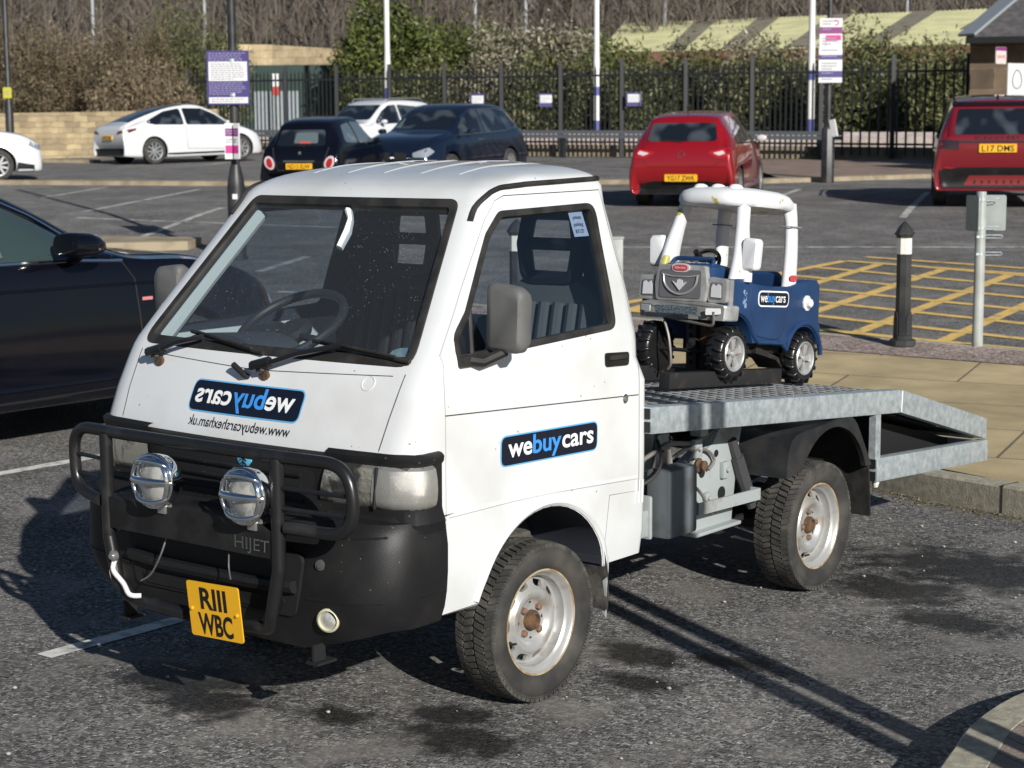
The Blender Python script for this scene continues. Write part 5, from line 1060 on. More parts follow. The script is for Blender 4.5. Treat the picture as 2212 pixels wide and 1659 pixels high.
for sd_ in ('X', '-X'): c.line('door_seam', sd_, [(-.66, 1.0), (-.66, .35), (.30, .30), (.42, .5), (.45, .95)], black)
for sd_ in ('X', '-X'): c.line('belt_trim', sd_, [(-1.3, 1.0), (.95, .955)], black, .012, .004)
t = MB(); hh = hit(c.bv, '-Y', 0, 1.0, .0)
# dark red SUV, rear view at the right edge
sred = M('dark_red_paint', (.20, .010, .018), .25, .2, coat=1); h_ = heading(12.5)
st = [(-2.18, .45, .78, .44, .80, .82, .34), (-2.26, .62, .80, .60, .84, .88, .32), (-2.29, .85, .78, .80, .86, .93, .32), (-2.28, 1.05, .78, 1.00, .87, .945, .3), (-2.22, 1.20, .76, 1.08, .87, .95, .3), (-2.02, 1.60, .70, 1.12, .88, .95, .3), (-1.88, 1.68, .68, 1.12, .88, .95, .3), (-1.2, 1.72, .70, 1.12, .88, .95, .3), (-.2, 1.73, .70, 1.12, .88, .95, .3), (.4, 1.66, .70, 1.10, .88, .95, .3), (1.0, 1.24, .74, 1.08, .88, .95, .3), (1.5, 1.10, .78, 1.04, .86, .95, .3), (2.0, 1.0, .7, .9, .8, .9, .3), (2.28, .75, .6, .7, .68, .75, .3), (2.3, .45, .5, .42, .6, .6, .32)]
c = Car('suv', 'dark red SUV seen from behind at the right edge by the stone building', 'car', anchor(27.9, 2150, h_, 2.28), h_, sred, st, (-1.36, 1.38), .36, pitch=slope_pitch(h_))
c.p('rear_window', '-Y', [(-.66, 1.16), (.66, 1.16), (.60, 1.55), (-.60, 1.55)], carglass, rad=.05); c.sides('side_window', [(-2.0, 1.16), (1.0, 1.13), (.5, 1.52), (-1.85, 1.56)], carglass)
c.p('spoiler', '-Y', [(-.68, 1.585), (.68, 1.585), (.66, 1.64), (-.66, 1.64)], blackgloss, off=.03, rad=.01)
for s in (1, -1):
    c.p('tail_lamp', '-Y', [(s*.58, .93), (s*.86, .95), (s*.88, 1.07), (s*.80, 1.09), (s*.58, 1.07)], M('smoked_lens', (.03, .012, .015), .15, coat=1), rad=.02, off=.01); c.p('reflector', '-Y', [(s*.60, .635), (s*.80, .65), (s*.80, .67), (s*.60, .66)], redlens, rad=0, off=.012)
c.p('rear_bumper', '-Y', [(-.84, .33), (.84, .33), (.88, .62), (.6, .66), (-.6, .66), (-.88, .62)], bplast, off=.015, rad=.03); c.p('skid_panel', '-Y', [(-.50, .37), (.50, .37), (.42, .54), (-.42, .54)], M('dull_red_skid', (.24, .03, .03), .5), off=.022, rad=.02)
t = MB()
for k in range(7): hh = hit(c.bv, '-Y', -.33+k*.11, .47, .024); t.box(hh, (.03, .01, .10))
t.build('skid_slots', black, c.root); c.plate('-Y', .955, 'L17 DMS', off=.025, w=.56, h=.13); c.p('plate_recess', '-Y', [(-.58, 1.04), (.58, 1.04), (.58, 1.07), (-.58, 1.07)], black, off=.012, rad=0)
t = text_mb('D I S C O V E R Y', .06, .68, bold=.001); t.v = [tuple(hit(c.bv, '-Y', a, 1.092+b, .012)) for a, b, q in t.v]; t.build('tailgate_lettering', black, c.root, smooth=0)
t = MB(); t.rings([[V(.02*math.cos(a)*k, -1.7+y, 1.70+z) for a in np.linspace(0, 6.283, 9)[:-1]] for y, z, k in ((.12, .0, .6), (0, .03, 1), (-.06, .06, .4))], False, 0, True); t.build('roof_fin', black, c.root)
for s in (1, -1): t = MB(); t.tube([V(s*.66, -1.9, 1.69), V(s*.67, -1.8, 1.75), V(s*.68, .1, 1.76), V(s*.68, .25, 1.70)], .018, 6); t.build('roof_rail', black, c.root)
c.mirror(.75, 1.16, black, .93)
c.p('roof_panel', 'Z', [(-.58, -1.75), (.58, -1.75), (.60, .2), (-.60, .2)], M('black_roof_paint', (.01, .012, .016), .15, coat=1), off=.003, rad=.05)
for sd_ in ('X', '-X'): c.line('door_seam', sd_, [(-1.0, 1.1), (-.9, .5), (.9, .5), (.95, 1.05)], black)
# small black city car, rear view
bpaint = M('black_car_paint', (.003, .0035, .007), .10, .0, spec=.35, coat=.35); h_ = heading(13)
st = [(-1.60, .38, .58, .36, .62, .66, .24), (-1.70, .50, .62, .48, .70, .74, .22), (-1.73, .64, .62, .60, .72, .79, .22), (-1.69, .80, .60, .76, .73, .81, .2), (-1.62, .94, .60, .88, .74, .815, .2), (-1.42, 1.25, .54, .95, .75, .815, .2), (-1.22, 1.42, .52, .96, .76, .815, .2), (-.7, 1.485, .54, .96, .77, .815, .2), (0, 1.49, .54, .95, .78, .815, .2), (.35, 1.40, .55, .94, .78, .815, .2), (.85, 1.05, .6, .92, .77, .815, .2), (1.25, .95, .62, .86, .74, .81, .2), (1.6, .80, .5, .72, .64, .74, .2), (1.75, .60, .45, .55, .55, .62, .22), (1.78, .4, .4, .36, .45, .5, .24)]
c = Car('city_car', 'small black city car seen from behind with red-ringed tail lamps, left of the navy car', 'car', anchor(32.4, 654, h_, 1.62), h_, bpaint, st, (-1.12, 1.18), .29, pitch=slope_pitch(h_)); c.root.scale = (.94, .94, .94)
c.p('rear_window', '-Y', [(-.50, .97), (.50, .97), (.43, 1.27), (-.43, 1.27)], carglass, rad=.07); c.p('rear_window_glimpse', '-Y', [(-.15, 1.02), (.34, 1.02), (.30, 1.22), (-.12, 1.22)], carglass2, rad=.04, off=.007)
c.sides('side_window', [(-.35, .99), (.72, .97), (.40, 1.24), (.10, 1.37), (-.35, 1.40)], carglass2, rad=.05); c.sides('quarter_window', [(-1.15, 1.02), (-.45, .99), (-.45, 1.39), (-.9, 1.34)], carglass2, rad=.08)
for s in (1, -1):
    q = [(s*(.60+.10*math.cos(a)+.03*math.sin(a)), .66+.125*math.sin(a)) for a in np.linspace(0, 6.283, 17)[:-1]]; c.p('tail_lamp', '-Y', q, whitelens, rad=0, off=.012); c.p('tail_lamp_core', '-Y', [(s*.60+(a-s*.60)*.62, .66+(b-.66)*.7) for a, b in q], redlens, rad=0, off=.02)
c.plate('-Y', .60, 'ND15 EUW', off=.03); t = MB(); hh = hit(c.bv, '-Y', 0, .69, .02); t.box(hh, (.62, .03, .025)); t.build('boot_trim', chrome, c.root); t = MB(); t.lathe([(.035, 0), (.03, .01), (0, .012)], hit(c.bv, '-Y', 0, .84, .0), (0, -1, .2), 16); t.build('badge', chrome, c.root)
c.mirror(.55, 1.0, bpaint, .76); t = MB(); t.tube([V(0, .1, 1.49), V(0, 0, 1.62)], .006, 6); t.build('aerial', black, c.root); c.line('wiper', '-Y', [(.08, .96), (-.2, 1.0)], black, .012, .01)
c.line('tailgate_seam', '-Y', [(-.56, .95), (-.52, .78), (-.44, .52), (.44, .52), (.52, .78), (.56, .95)], M('seam_grey', (.05, .05, .06), .5), .005)
t = MB(); hh = hit(c.bv, '-Y', .08, 1.03, .02); t.box(hh, (.22, .006, .04)); t.build('window_sticker', M('sticker_red', (.5, .08, .07), .5), c.root)
# navy estate, front three quarter
nav = M('navy_metallic_paint', (.006, .011, .026), .14, .1, coat=1); h_ = heading(180+24)
st = [(-2.02, .45, .58, .44, .62, .68, .26), (-2.12, .7, .66, .66, .74, .82, .24), (-2.13, .98, .66, .93, .78, .88, .24), (-2.02, 1.20, .62, .99, .80, .895, .22), (-1.80, 1.46, .60, 1.0, .82, .90, .2), (-1.3, 1.56, .62, 1.0, .83, .90, .2), (-.3, 1.60, .62, .99, .84, .90, .2), (.25, 1.52, .62, .98, .84, .90, .2), (.95, 1.12, .70, .96, .84, .90, .2), (1.3, 1.05, .72, .94, .83, .90, .2), (1.75, .97, .66, .86, .79, .88, .2), (2.05, .82, .58, .72, .70, .80, .2), (2.17, .62, .5, .58, .6, .68, .22), (2.17, .4, .45, .36, .5, .55, .25)]
c = Car('estate_car', 'navy blue tall estate car facing the camera, right of the small black car', 'car', gh(36.9, 962), h_, nav, st, (-1.30, 1.37), .33, pitch=slope_pitch(h_)); c.root.scale = (1.03, 1.03, 1.0)
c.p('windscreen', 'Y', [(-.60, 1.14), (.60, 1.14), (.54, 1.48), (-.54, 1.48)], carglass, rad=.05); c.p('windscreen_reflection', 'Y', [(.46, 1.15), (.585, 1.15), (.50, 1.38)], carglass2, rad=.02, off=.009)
c.sides('front_side_window', [(-.15, 1.03), (.92, 1.02), (.45, 1.34), (.15, 1.46), (-.15, 1.48)], carglass, rad=.05); c.sides('rear_side_window', [(-1.10, 1.04), (-.22, 1.03), (-.22, 1.48), (-1.10, 1.46)], carglass, rad=.04); c.sides('quarter_window', [(-1.75, 1.10), (-1.18, 1.05), (-1.18, 1.45), (-1.6, 1.38)], carglass, rad=.06)
for s in (1, -1): c.p('headlight', 'Y', [(s*.42, .70), (s*.70, .80), (s*.78, .72), (s*.70, .62), (s*.45, .62)], M('headlight_glass', (.35, .38, .42), .1, .3, coat=1), rad=.03, off=.008); c.p('kidney_grille', 'Y', [(s*.04, .56), (s*.30, .58), (s*.30, .70), (s*.05, .72)], black, rad=.03, off=.008)
c.mirror(.72, 1.08, nav, .86); c.p('lower_grille', 'Y', [(-.5, .30), (.5, .30), (.45, .42), (-.45, .42)], black, rad=.03)
for sd_ in ('X', '-X'): c.line('window_trim', sd_, [(.93, 1.01), (-1.2, 1.03), (-1.80, 1.10), (-1.62, 1.40), (-1.1, 1.49), (.1, 1.49), (.50, 1.34)], chrome, .010, .004); c.line('door_seam', sd_, [(-.18, 1.0), (-.18, .4), (.85, .35), (.92, .95)], black); c.line('door_handle', sd_, [(-.05, .90), (.12, .90)], chrome, .014, .01)
# white crossover behind it
wcar = M('white_car_paint', (.66, .67, .68), .2, coat=1); h_ = heading(180+33)
st2 = [(a[0]*1.02, a[1]*1.03, a[2], a[3]*1.0, a[4], a[5], a[6]) for a in st]
c = Car('crossover', 'white crossover with roof rails parked behind the black and navy cars', 'car', gh(48., 812), h_, wcar, st2, (-1.32, 1.38), .34, pitch=slope_pitch(h_))
c.p('windscreen', 'Y', [(-.62, 1.15), (.62, 1.15), (.55, 1.52), (-.55, 1.52)], carglass, rad=.05); c.sides('front_side_window', [(-.15, 1.04), (.92, 1.03), (.45, 1.36), (.15, 1.50), (-.15, 1.52)], carglass, rad=.05); c.sides('rear_side_window', [(-1.6, 1.10), (-.22, 1.03), (-.22, 1.52), (-1.5, 1.42)], carglass, rad=.06)
c.mirror(.74, 1.1, wcar, .86)
for s in (1, -1): t = MB(); t.tube([V(s*.56, -1.5, 1.60), V(s*.57, -1.4, 1.67), V(s*.57, .0, 1.68), V(s*.57, .1, 1.60)], .018, 6); t.build('roof_rail', M('rail_grey', (.25, .26, .27), .4, .5), c.root)
# white fastback by the wall
h_ = heading(49)
st = [(-2.25, .42, .66, .40, .70, .74, .28), (-2.35, .60, .70, .58, .78, .84, .26), (-2.38, .82, .70, .76, .82, .91, .26), (-2.33, 1.02, .70, .92, .84, .94, .24), (-2.12, 1.13, .66, .98, .85, .95, .22), (-1.60, 1.33, .60, 1.03, .86, .955, .2), (-.9, 1.53, .58, 1.04, .86, .955, .18), (-.2, 1.62, .58, 1.03, .87, .955, .18), (.3, 1.60, .58, 1.01, .87, .955, .18), (.8, 1.42, .60, .99, .87, .955, .18), (1.4, 1.06, .66, .94, .86, .955, .18), (1.8, .93, .70, .86, .83, .95, .18), (2.15, .78, .60, .72, .76, .86, .18), (2.34, .58, .5, .54, .62, .70, .2), (2.36, .36, .4, .33, .5, .55, .24)]
c = Car('fastback_car', 'white fastback car with dark glass roof parked beside the stone wall', 'car', gh(49.6, 402), h_, wcar, st, (-1.42, 1.47), .36, pitch=0); c.root.scale = (.93, .93, .96)
c.root.rotation_euler.x = R(1.5)
c.p('rear_glass', 'Z', [(-.56, -2.02), (.56, -2.02), (.54, -1.1), (.50, -.2), (-.50, -.2), (-.54, -1.1)], carglass, rad=.06, off=.004)
c.sides('front_side_window', [(-.30, 1.06), (1.28, 1.02), (.80, 1.32), (.35, 1.50), (-.30, 1.52)], carglass, rad=.06); c.sides('rear_side_window', [(-1.62, 1.14), (-1.3, 1.08), (-.38, 1.06), (-.38, 1.52), (-.9, 1.44)], carglass, rad=.06)
for s in (1, -1): c.p('tail_lamp', '-Y', [(s*.50, .84), (s*.84, .88), (s*.86, .96), (s*.60, .93)], M('dark_red_lens', (.12, .01, .012), .2, coat=1), rad=.01, off=.01)
c.sides('tail_lamp_side', [(-2.22, .87), (-1.95, .95), (-1.93, 1.0), (-2.2, .97)], M('dark_red_lens', (.12, .01, .012), .2, coat=1), rad=.01, off=.006)
c.p('rear_diffuser', '-Y', [(-.78, .26), (.78, .26), (.84, .46), (-.84, .46)], black, rad=.04, off=.012); c.plate('-Y', .76, 'NX23 OLA', off=.02); c.sides('sill', [(-1.0, .18), (1.0, .18), (1.0, .30), (-1.0, .30)], black, rad=.01); c.mirror(1.0, 1.10, wcar, .87)
for sd_ in ('X', '-X'): c.line('door_seam', sd_, [(-.34, 1.04), (-.34, .40), (.95, .36), (1.1, 1.0)], seamm, .006)
# white car at the left edge, only its nose in view
h_ = heading(72); st = [(a[0], a[1], a[2], a[3], a[4], a[5], a[6]) for a in st2]
c = Car('compact_car', 'white car at the left edge of the picture, only its nose in view', 'car', gh(39.4, -128), h_, wcar, st, (-1.32, 1.28), .34, pitch=0)
c.p('windscreen', 'Y', [(-.62, 1.15), (.62, 1.15), (.55, 1.52), (-.55, 1.52)], carglass, rad=.05); c.p('lower_grille', 'Y', [(-.6, .24), (.6, .24), (.62, .42), (-.62, .42)], black, rad=.02, off=.01); c.sides('sill', [(1.66, .2), (2.05, .2), (2.05, .34), (1.70, .40)], black, rad=.01, off=.01)
for s in (1, -1): c.p('headlight', 'Y', [(s*.42, .74), (s*.70, .84), (s*.78, .76), (s*.70, .66), (s*.45, .66)], M('headlight_glass', (.35, .38, .42), .1, .3, coat=1), rad=.03, off=.008)
# big black SUV beside the truck (nose towards +Y)
st = [(-2.25, .6, .7, .58, .74, .8, .3), (-2.33, .9, .72, .85, .82, .9, .3), (-2.25, 1.25, .70, 1.08, .85, .94, .3), (-1.9, 1.58, .64, 1.10, .86, .945, .28), (-1.2, 1.67, .63, 1.10, .87, .945, .25), (-.3, 1.65, .62, 1.10, .88, .945, .25), (.10, 1.575, .62, 1.10, .885, .945, .25), (.50, 1.405, .67, 1.09, .89, .945, .25), (1.02, 1.135, .72, 1.065, .89, .945, .25), (1.5, 1.095, .74, 1.04, .88, .945, .25), (1.95, 1.01, .72, .95, .85, .93, .25), (2.28, .86, .62, .80, .74, .84, .25), (2.42, .66, .52, .62, .6, .68, .28), (2.43, .42, .45, .40, .5, .55, .30)]
c = Car('black_suv', 'glossy black SUV cut off by the left edge, parked right beside the truck', 'car', (-5.53, 2.33, 0), (0, 1), bpaint, st, (-1.40, 1.42), .36)
for sd_ in ('X', '-X'):
    c.line('window_chrome', sd_, [(-1.6, 1.115), (.55, 1.105), (.93, 1.085)], chrome, .011, .004); c.line('roof_chrome', sd_, [(-1.4, 1.55), (-.25, 1.575), (.10, 1.515), (.42, 1.375), (.87, 1.115)], chrome, .010, .006)
    c.line('door_seam', sd_, [(.93, 1.08), (1.01, .97), (1.03, .6), (.98, .32), (-.35, .30)], black, .005); c.line('door_mid_seam', sd_, [(-.40, 1.08), (-.40, .32)], black, .005)
    c.line('body_crease', sd_, [(-2.0, .93), (-.5, .955), (.9, .945), (1.6, .93)], bpaint, .012, -.004); c.line('sill_trim', sd_, [(-1.0, .38), (1.0, .38)], bpaint, .02, -.008)
tg_ = glassmat('suv_glass', (.42, .47, .45), 1.5)
c.sides('side_window_glass', [(-.70, 1.125), (.80, 1.115), (.42, 1.34), (.12, 1.48), (-.22, 1.545), (-.70, 1.54)], M('suv_window', (.035, .055, .055), .05, spec=.7, coat=.8), rad=.03, off=.003); c.sides('rear_side_window', [(-1.6, 1.16), (-.86, 1.125), (-.86, 1.54), (-1.4, 1.50)], carglass, rad=.05)
c.p('windscreen', 'Y', [(-.64, 1.16), (.64, 1.16), (.56, 1.50), (-.56, 1.50)], carglass, rad=.05)
for s in (1, -1):
    c.p('headlight', 'Y', [(s*.40, .70), (s*.68, .78), (s*.76, .74), (s*.72, .64), (s*.42, .63)], M('headlight_glass', (.35, .38, .42), .1, .3, coat=1), rad=.03, off=.008)
    # sculpted door mirror
    t = MB(); rr = []
    for y, k, dz in ((-.135, .80, 0), (-.13, .93, 0), (-.08, 1., 0), (.0, .97, .0), (.07, .8, -.005), (.12, .5, -.01), (.135, .2, -.012)):
        rr.append([V(s*(1.045+.125*k*math.copysign(abs(math.cos(a))**.7, math.cos(a))), (.52+y), 1.20+dz+(.085 if math.sin(a) > 0 else .060)*k*math.copysign(abs(math.sin(a))**.8, math.sin(a))) for a in np.linspace(0, 6.283, 25)[:-1]])
    t.rings(rr, False, 0, True); mi_ = t.build('wing_mirror', bpaint, c.root, smooth=60)
    t = MB(); t.tube([V(s*.89, .54, 1.10), V(s*.98, .53, 1.13), V(s*1.02, .52, 1.16)], .028, 8); t.build('mirror_stalk', blackgloss, mi_)
    t = MB(); t.tube([V(s*(1.045+.128*math.cos(a)), (.60-.06*abs(math.cos(a))), 1.185) for a in np.linspace(.2, 2.9, 9)], .007, 6); t.build('indicator_strip', chrome, mi_)
    t = MB(); hh = hit(c.bv, 'X' if s > 0 else '-X', 1.09, .845, .004); t.box(hh, (.004, .08, .02)); t.build('sport_badge', M('badge_red_white', (.6, .2, .22), .4), c.root)
    t = MB(); hh = hit(c.bv, 'X' if s > 0 else '-X', -.62, .93, .03); t.tube([hh+V(-s*.02, -.1, 0), hh+V(0, -.08, 0), hh+V(0, .08, 0), hh+V(-s*.02, .1, 0)], .014, 8); t.build('door_handle', bpaint, c.root)
t = MB(); cc = V(.38, -.18, 1.19); m_ = frame(hit(c.bv, 'X', -.25, 1.2, -.10)-V(.0, 0, .0), V(0, 1, 0), V(0, 0, 1)); t.tube([hit(c.bv, 'X', -.02+.085*math.cos(a), 1.13+.13*math.sin(a), .006) for a in np.linspace(.1, 3.0, 14)], .013, 6); t.build('steering_wheel', M('wheel_grey', (.09, .10, .10), .5), c.root)
# ------------------------------------------------------------------ street furniture
ppost = M('black_post_paint', (.018, .019, .021), .45, col2=(.04, .04, .04), sc=5); greyp = M('grey_pole_paint', (.40, .42, .40), .5, col2=(.30, .32, .30), sc=4)
spurple = M('sign_purple', (.05, .04, .17), .5); swhite = M('sign_white', (.66, .66, .66), .5); smag = M('sign_magenta', (.50, .03, .22), .5); splum = M('sign_plum', (.20, .03, .16), .5); sgreyt = M('sign_text_grey', (.30, .30, .34), .6); slil = M('sign_text_lilac', (.28, .25, .42), .6)
SQ = frame(V(0, 0, 0), V(cy, sy, 0), V(0, 0, 1))
def board(parent, c, w_, h_, mat, name='sign_board', yaw=0., th=.02, rad=.03):
    """flat board facing the camera side; returns its matrix"""
    F = Matrix.Translation(c) @ Matrix.Rotation(yaw, 4, 'Z') @ SQ
    t = MB().prism([V(a, b, -th/2) for a, b in r2([(-w_/2, -h_/2), (w_/2, -h_/2), (w_/2, h_/2), (-w_/2, h_/2)], rad, 3)], (0, 0, th)).xf(F); return t.build(name, mat, parent, smooth=0), F
def blockp(F, x, y, w_, h_, mat, parent, name, z=.013):
    t = MB().prism([V(a, b, z) for a, b in ((x-w_/2, y-h_/2), (x+w_/2, y-h_/2), (x+w_/2, y+h_/2), (x-w_/2, y+h_/2))], (0, 0, .003)).xf(F); return t.build(name, mat, parent, smooth=0)
def textlines(F, x, y, w_, n, dy, mat, parent, z=.0175, seed=1):
    q = random.Random(seed); t = MB()
    for k in range(n):
        xx = x; end = x+w_*(q.uniform(.5, 1) if k == n-1 else q.uniform(.85, 1))
        while xx < end:
            l = q.uniform(.015, .05); t.add([F @ V(a, b, z) for a, b in ((xx, y-k*dy-dy*.22), (min(xx+l, end), y-k*dy-dy*.22), (min(xx+l, end), y-k*dy+dy*.22), (xx, y-k*dy+dy*.22))], [(0, 1, 2, 3)]); xx += l+.010
    return t.build('sign_writing', mat, parent, smooth=0)
# left lamp post with parking sign
b = gh(21.6, 516); lp = thing('lamp_post', 'tall black lamp post carrying the purple and white parking notice', 'lamp post', b)
t = MB(); t.lathe([(.125, 0), (.125, .03), (.105, .04), (.105, .86), (.098, .93), (.066, 1.10), (.052, 1.13), (.050, 1.3), (.049, 7.5)], (0, 0, 0), (0, 0, 1), 24); pole_ = t.build('pole', ppost, lp)
t = MB(); t.prism([V(-.03, -.108, .72), V(.03, -.108, .72), V(.03, -.108, .78), V(-.03, -.108, .78)], (0, .004, 0)); t.xf(Matrix.Rotation(YAW, 4, 'Z')); t.build('post_sticker', swhite, lp)
fwd2 = V(HD.x, HD.y, 0)
def zat(D, py): return float((CAM+(fw+up*((829.5-py)/3885.17))*D).z)
zt_ = (zat(21.3, 107)+zat(21.3, 222))/2-b.z
sgb = thing('parking_sign', 'purple and white parking notice, upper sign on the left lamp post', 'sign', b+V(0, 0, zt_)-fwd2*.11)
bo, F = board(sgb, V(-.06, 0, 0), .50, .63, spurple, rad=.015)
blockp(F, 0, .075, .455, .225, swhite, bo, 'white_panel'); blockp(F, 0, -.262, .46, .07, swhite, bo, 'white_strip')
textlines(F, -.225, .285, .44, 5, .022, slil, bo, seed=2); textlines(F, -.20, .16, .40, 8, .025, sgreyt, bo, seed=3); textlines(F, -.225, -.06, .44, 7, .022, slil, bo, seed=4); textlines(F, -.2, -.25, .40, 2, .025, sgreyt, bo, seed=5)
t = MB(); t.lathe([(.054, -.02), (.054, .02)], fwd2*.07+V(0, 0, .2), (0, 0, 1), 16); t.lathe([(.054, -.02), (.054, .02)], fwd2*.07+V(0, 0, -.2), (0, 0, 1), 16); t.build('clamps', galv, sgb)
zt_ = (zat(21.3, 263)+zat(21.3, 339))/2-b.z
sgb = thing('payment_sign', 'small magenta and white payment notice, lower sign on the left lamp post', 'sign', b+V(0, 0, zt_)-fwd2*.13)
for k, (x, w_, yw) in enumerate(((-.055, .125, R(8)), (.062, .085, R(-35)))):
    bo, F = board(sgb, V(x, 0, 0), w_, .42, swhite, rad=.01, yaw=yw)
    blockp(F, 0, .105, w_*.84, .09, splum, bo, 'plum_panel'); blockp(F, 0, -.095, w_*.84, .09, smag, bo, 'magenta_panel'); textlines(F, -w_*.35, .02, w_*.7, 2, .03, sgreyt, bo, seed=7+k); textlines(F, -w_*.35, .12, w_*.7, 2, .03, slil, bo, seed=8+k)
# right sign post, four stacked boards
b = gh(36.2, 1786); sp_ = thing('sign_post', 'black tapering sign post standing on the brick path behind the toy truck', 'post', b)
t = MB(); t.lathe([(.13, 0), (.13, 1.05), (.10, 1.10), (.055, 1.14), (.05, 7)], (0, 0, 0), (0, 0, 1), 8); t.build('pole', ppost, sp_); 
t = MB(); t.box((.14, -.04, 1.08), (.12, .05, .34), rot=Matrix.Rotation(R(-12), 3, 'Y')); t.build('white_leaflet_box', swhite, sp_)
def zz(py, D=35.9): return zat(D, py)-b.z
ss_ = thing('payment_board', 'tall magenta, white and purple payment board, on the right sign post', 'sign', b+V(0, 0, zz(116))-fwd2*.12)
pxm = 35.9/3885.17
for (y0, y1, mt, nm, tx) in ((47, 66, swhite, 'top_panel', sgreyt), (66, 80, splum, 'plum_panel', slil), (80, 110, swhite, 'price_panel', sgreyt), (110, 125, swhite, 'white_strip', sgreyt), (125, 135, spurple, 'purple_strip', slil), (135, 159, swhite, 'notice_panel', sgreyt), (159, 173, spurple, 'purple_panel', slil), (173, 184, swhite, 'foot_panel', sgreyt)):
    h0 = zz(y0)-zz(116); h1 = zz(y1)-zz(116); w_ = .45 if y0 < 110 else .465
    bo, F = board(ss_, V(0, 0, (h0+h1)/2), w_, (h0-h1)*.995, mt, name=nm, rad=.004 if y0 not in (47, 110) else .02)
    textlines(F, -w_*.38, (h0-h1)*.18, w_*.7, max(1, int((h0-h1)/.07)), .055, tx, bo, seed=y0)
    if y0 == 80: blockp(F, .05, .06, .30, .10, smag, bo, 'magenta_panel', z=.012); blockp(F, -.10, 0, .008, .24, smag, bo, 'divider', z=.013)
    if y0 == 47:
        t = MB(); t.tube([F @ V(.10+.045*math.cos(a), .0+.045*math.sin(a), .014) for a in np.linspace(-2, 2.6, 12)], .010, 6); t.build('swirl_logo', smag, bo)
# left dark post with yellow tag
b = gh(50.6, 36); lp = thing('lamp_post', 'thin dark lamp post with a yellow tag in front of the stone wall', 'lamp post', b)
t = MB(); t.lathe([(.15, 0), (.15, .05), (.115, .08), (.115, 1.5), (.075, 1.65), (.07, 8)], (0, 0, 0), (0, 0, 1), 16); t.build('pole', ppost, lp)
bo, F = board(lp, V(0, 0, zat(50.6, 195)-b.z)-fwd2*.1, .24, .30, M('yellow_tag', (.45, .42, .04), .6), name='yellow_tag'); textlines(F, -.07, .03, .14, 2, .06, sgreyt, bo, seed=3)
# bollards and the grey pole
def bollard(loc, label):
    o = thing('bollard', label, 'bollard', loc, R(20), 'black bollards with white bands'); t = MB()
    def oct_(prof): return MB().lathe(prof, (0, 0, 0), (0, 0, 1), 8)
    oct_([(.115, 0), (.120, .01), (.115, .055), (.085, .065), (.085, .095), (.076, .10), (.072, .26), (.066, .36), (.064, .80), (.062, .805)]).build('shaft', ppost, o, smooth=20)
    oct_([(.066, .805), (.065, .945)]).build('white_band', M('band_white', (.72, .71, .66), .5, col2=(.45, .44, .4), sc=18, thr=(.6, .8)), o, smooth=20)
    oct_([(.07, .945), (.074, .955), (.070, .962), (.088, .972), (.088, .985), (.05, 1.045), (.012, 1.085), (0, 1.09)]).build('cap', ppost, o, smooth=20)
    for k in range(8):
        a = math.pi/4*(k+.5)+math.pi/8; t = MB(); t.prism([V(.070, -.022, .10), V(.070, .022, .10), V(.068, .022, .24), V(.064, 0, .30), V(.068, -.022, .24)], (.008, 0, 0)); t.xf(Matrix.Rotation(a, 4, 'Z')); t.build('fin', ppost, o)
    return o
b = gh(13.85, 1955); bollard(V(b.x, b.y, b.z+KH), 'black octagonal bollard with white band beside the grey signpole').scale = (.9, .9, .885)
b = gh(14.3, 1118); bollard(V(b.x, b.y, b.z+KH), 'black octagonal bollard seen through the truck cab window').scale = (.9, .9, .885)
b = gh(13.8, 2118); gpo = thing('metal_pole', 'grey round metal pole with small signs seen from behind', 'post', V(b.x, b.y, b.z+KH))
t = MB(); t.lathe([(.044, 0), (.040, 1.26), (.038, 1.265), (0, 1.267)], (0, 0, 0), (0, 0, 1), 24); t.build('pole', greyp, gpo); gpo.scale = (.95, .95, .94)
bk_ = M('sign_back_grey', (.34, .37, .36), .5, col2=(.28, .31, .30), sc=6)
for yw, cx in ((R(-76), -.07), (R(-14), .11)):
    F = Matrix.Translation(V(cy*cx, sy*cx, 1.09)+fwd2*(.06 if cx > 0 else .0)) @ Matrix.Rotation(yw, 4, 'Z') @ SQ
    MB().prism([V(a, b_, 0) for a, b_ in r2([(-.105, -.145), (.105, -.145), (.105, .145), (-.105, .145)], .02, 3)], (0, 0, -.006)).xf(F).build('sign_plate', bk_, gpo)
for z, ln in ((1.20, .14), (.97, .14), (.90, .17), (.76, .17)):
    t = MB(); t.lathe([(.0445, -.011), (.0445, .011)], (0, 0, z), (0, 0, 1), 20); q = V(cy, sy, 0); t.tube([q*.04+V(0, 0, z+.012), q*ln+V(0, 0, z+.012), q*(ln+.01)+V(0, 0, z), q*ln+V(0, 0, z-.012), q*.04+V(0, 0, z-.012)], .004, 6); t.box(V(.0, -.045, z), (.022, .014, .02), rot=Matrix.Rotation(YAW, 3, 'Z')); t.build('pole_clip', galv, gpo)
# grey cabinet seen between cab and toy
b = gh(18.4, 1334); cb = thing('cabinet', 'small pale grey utility cabinet just behind the truck cab', 'cabinet', b); t = MB(); t.box((0, 0, .27), (.12, .14, .54), rot=Matrix.Rotation(YAW, 3, 'Z')); t.build('cabinet_body', greyp, cb, bevel=.006); t = MB(); t.box((0, 0, .55), (.14, .16, .02), rot=Matrix.Rotation(YAW, 3, 'Z')); t.build('cabinet_lid', greyp, cb)
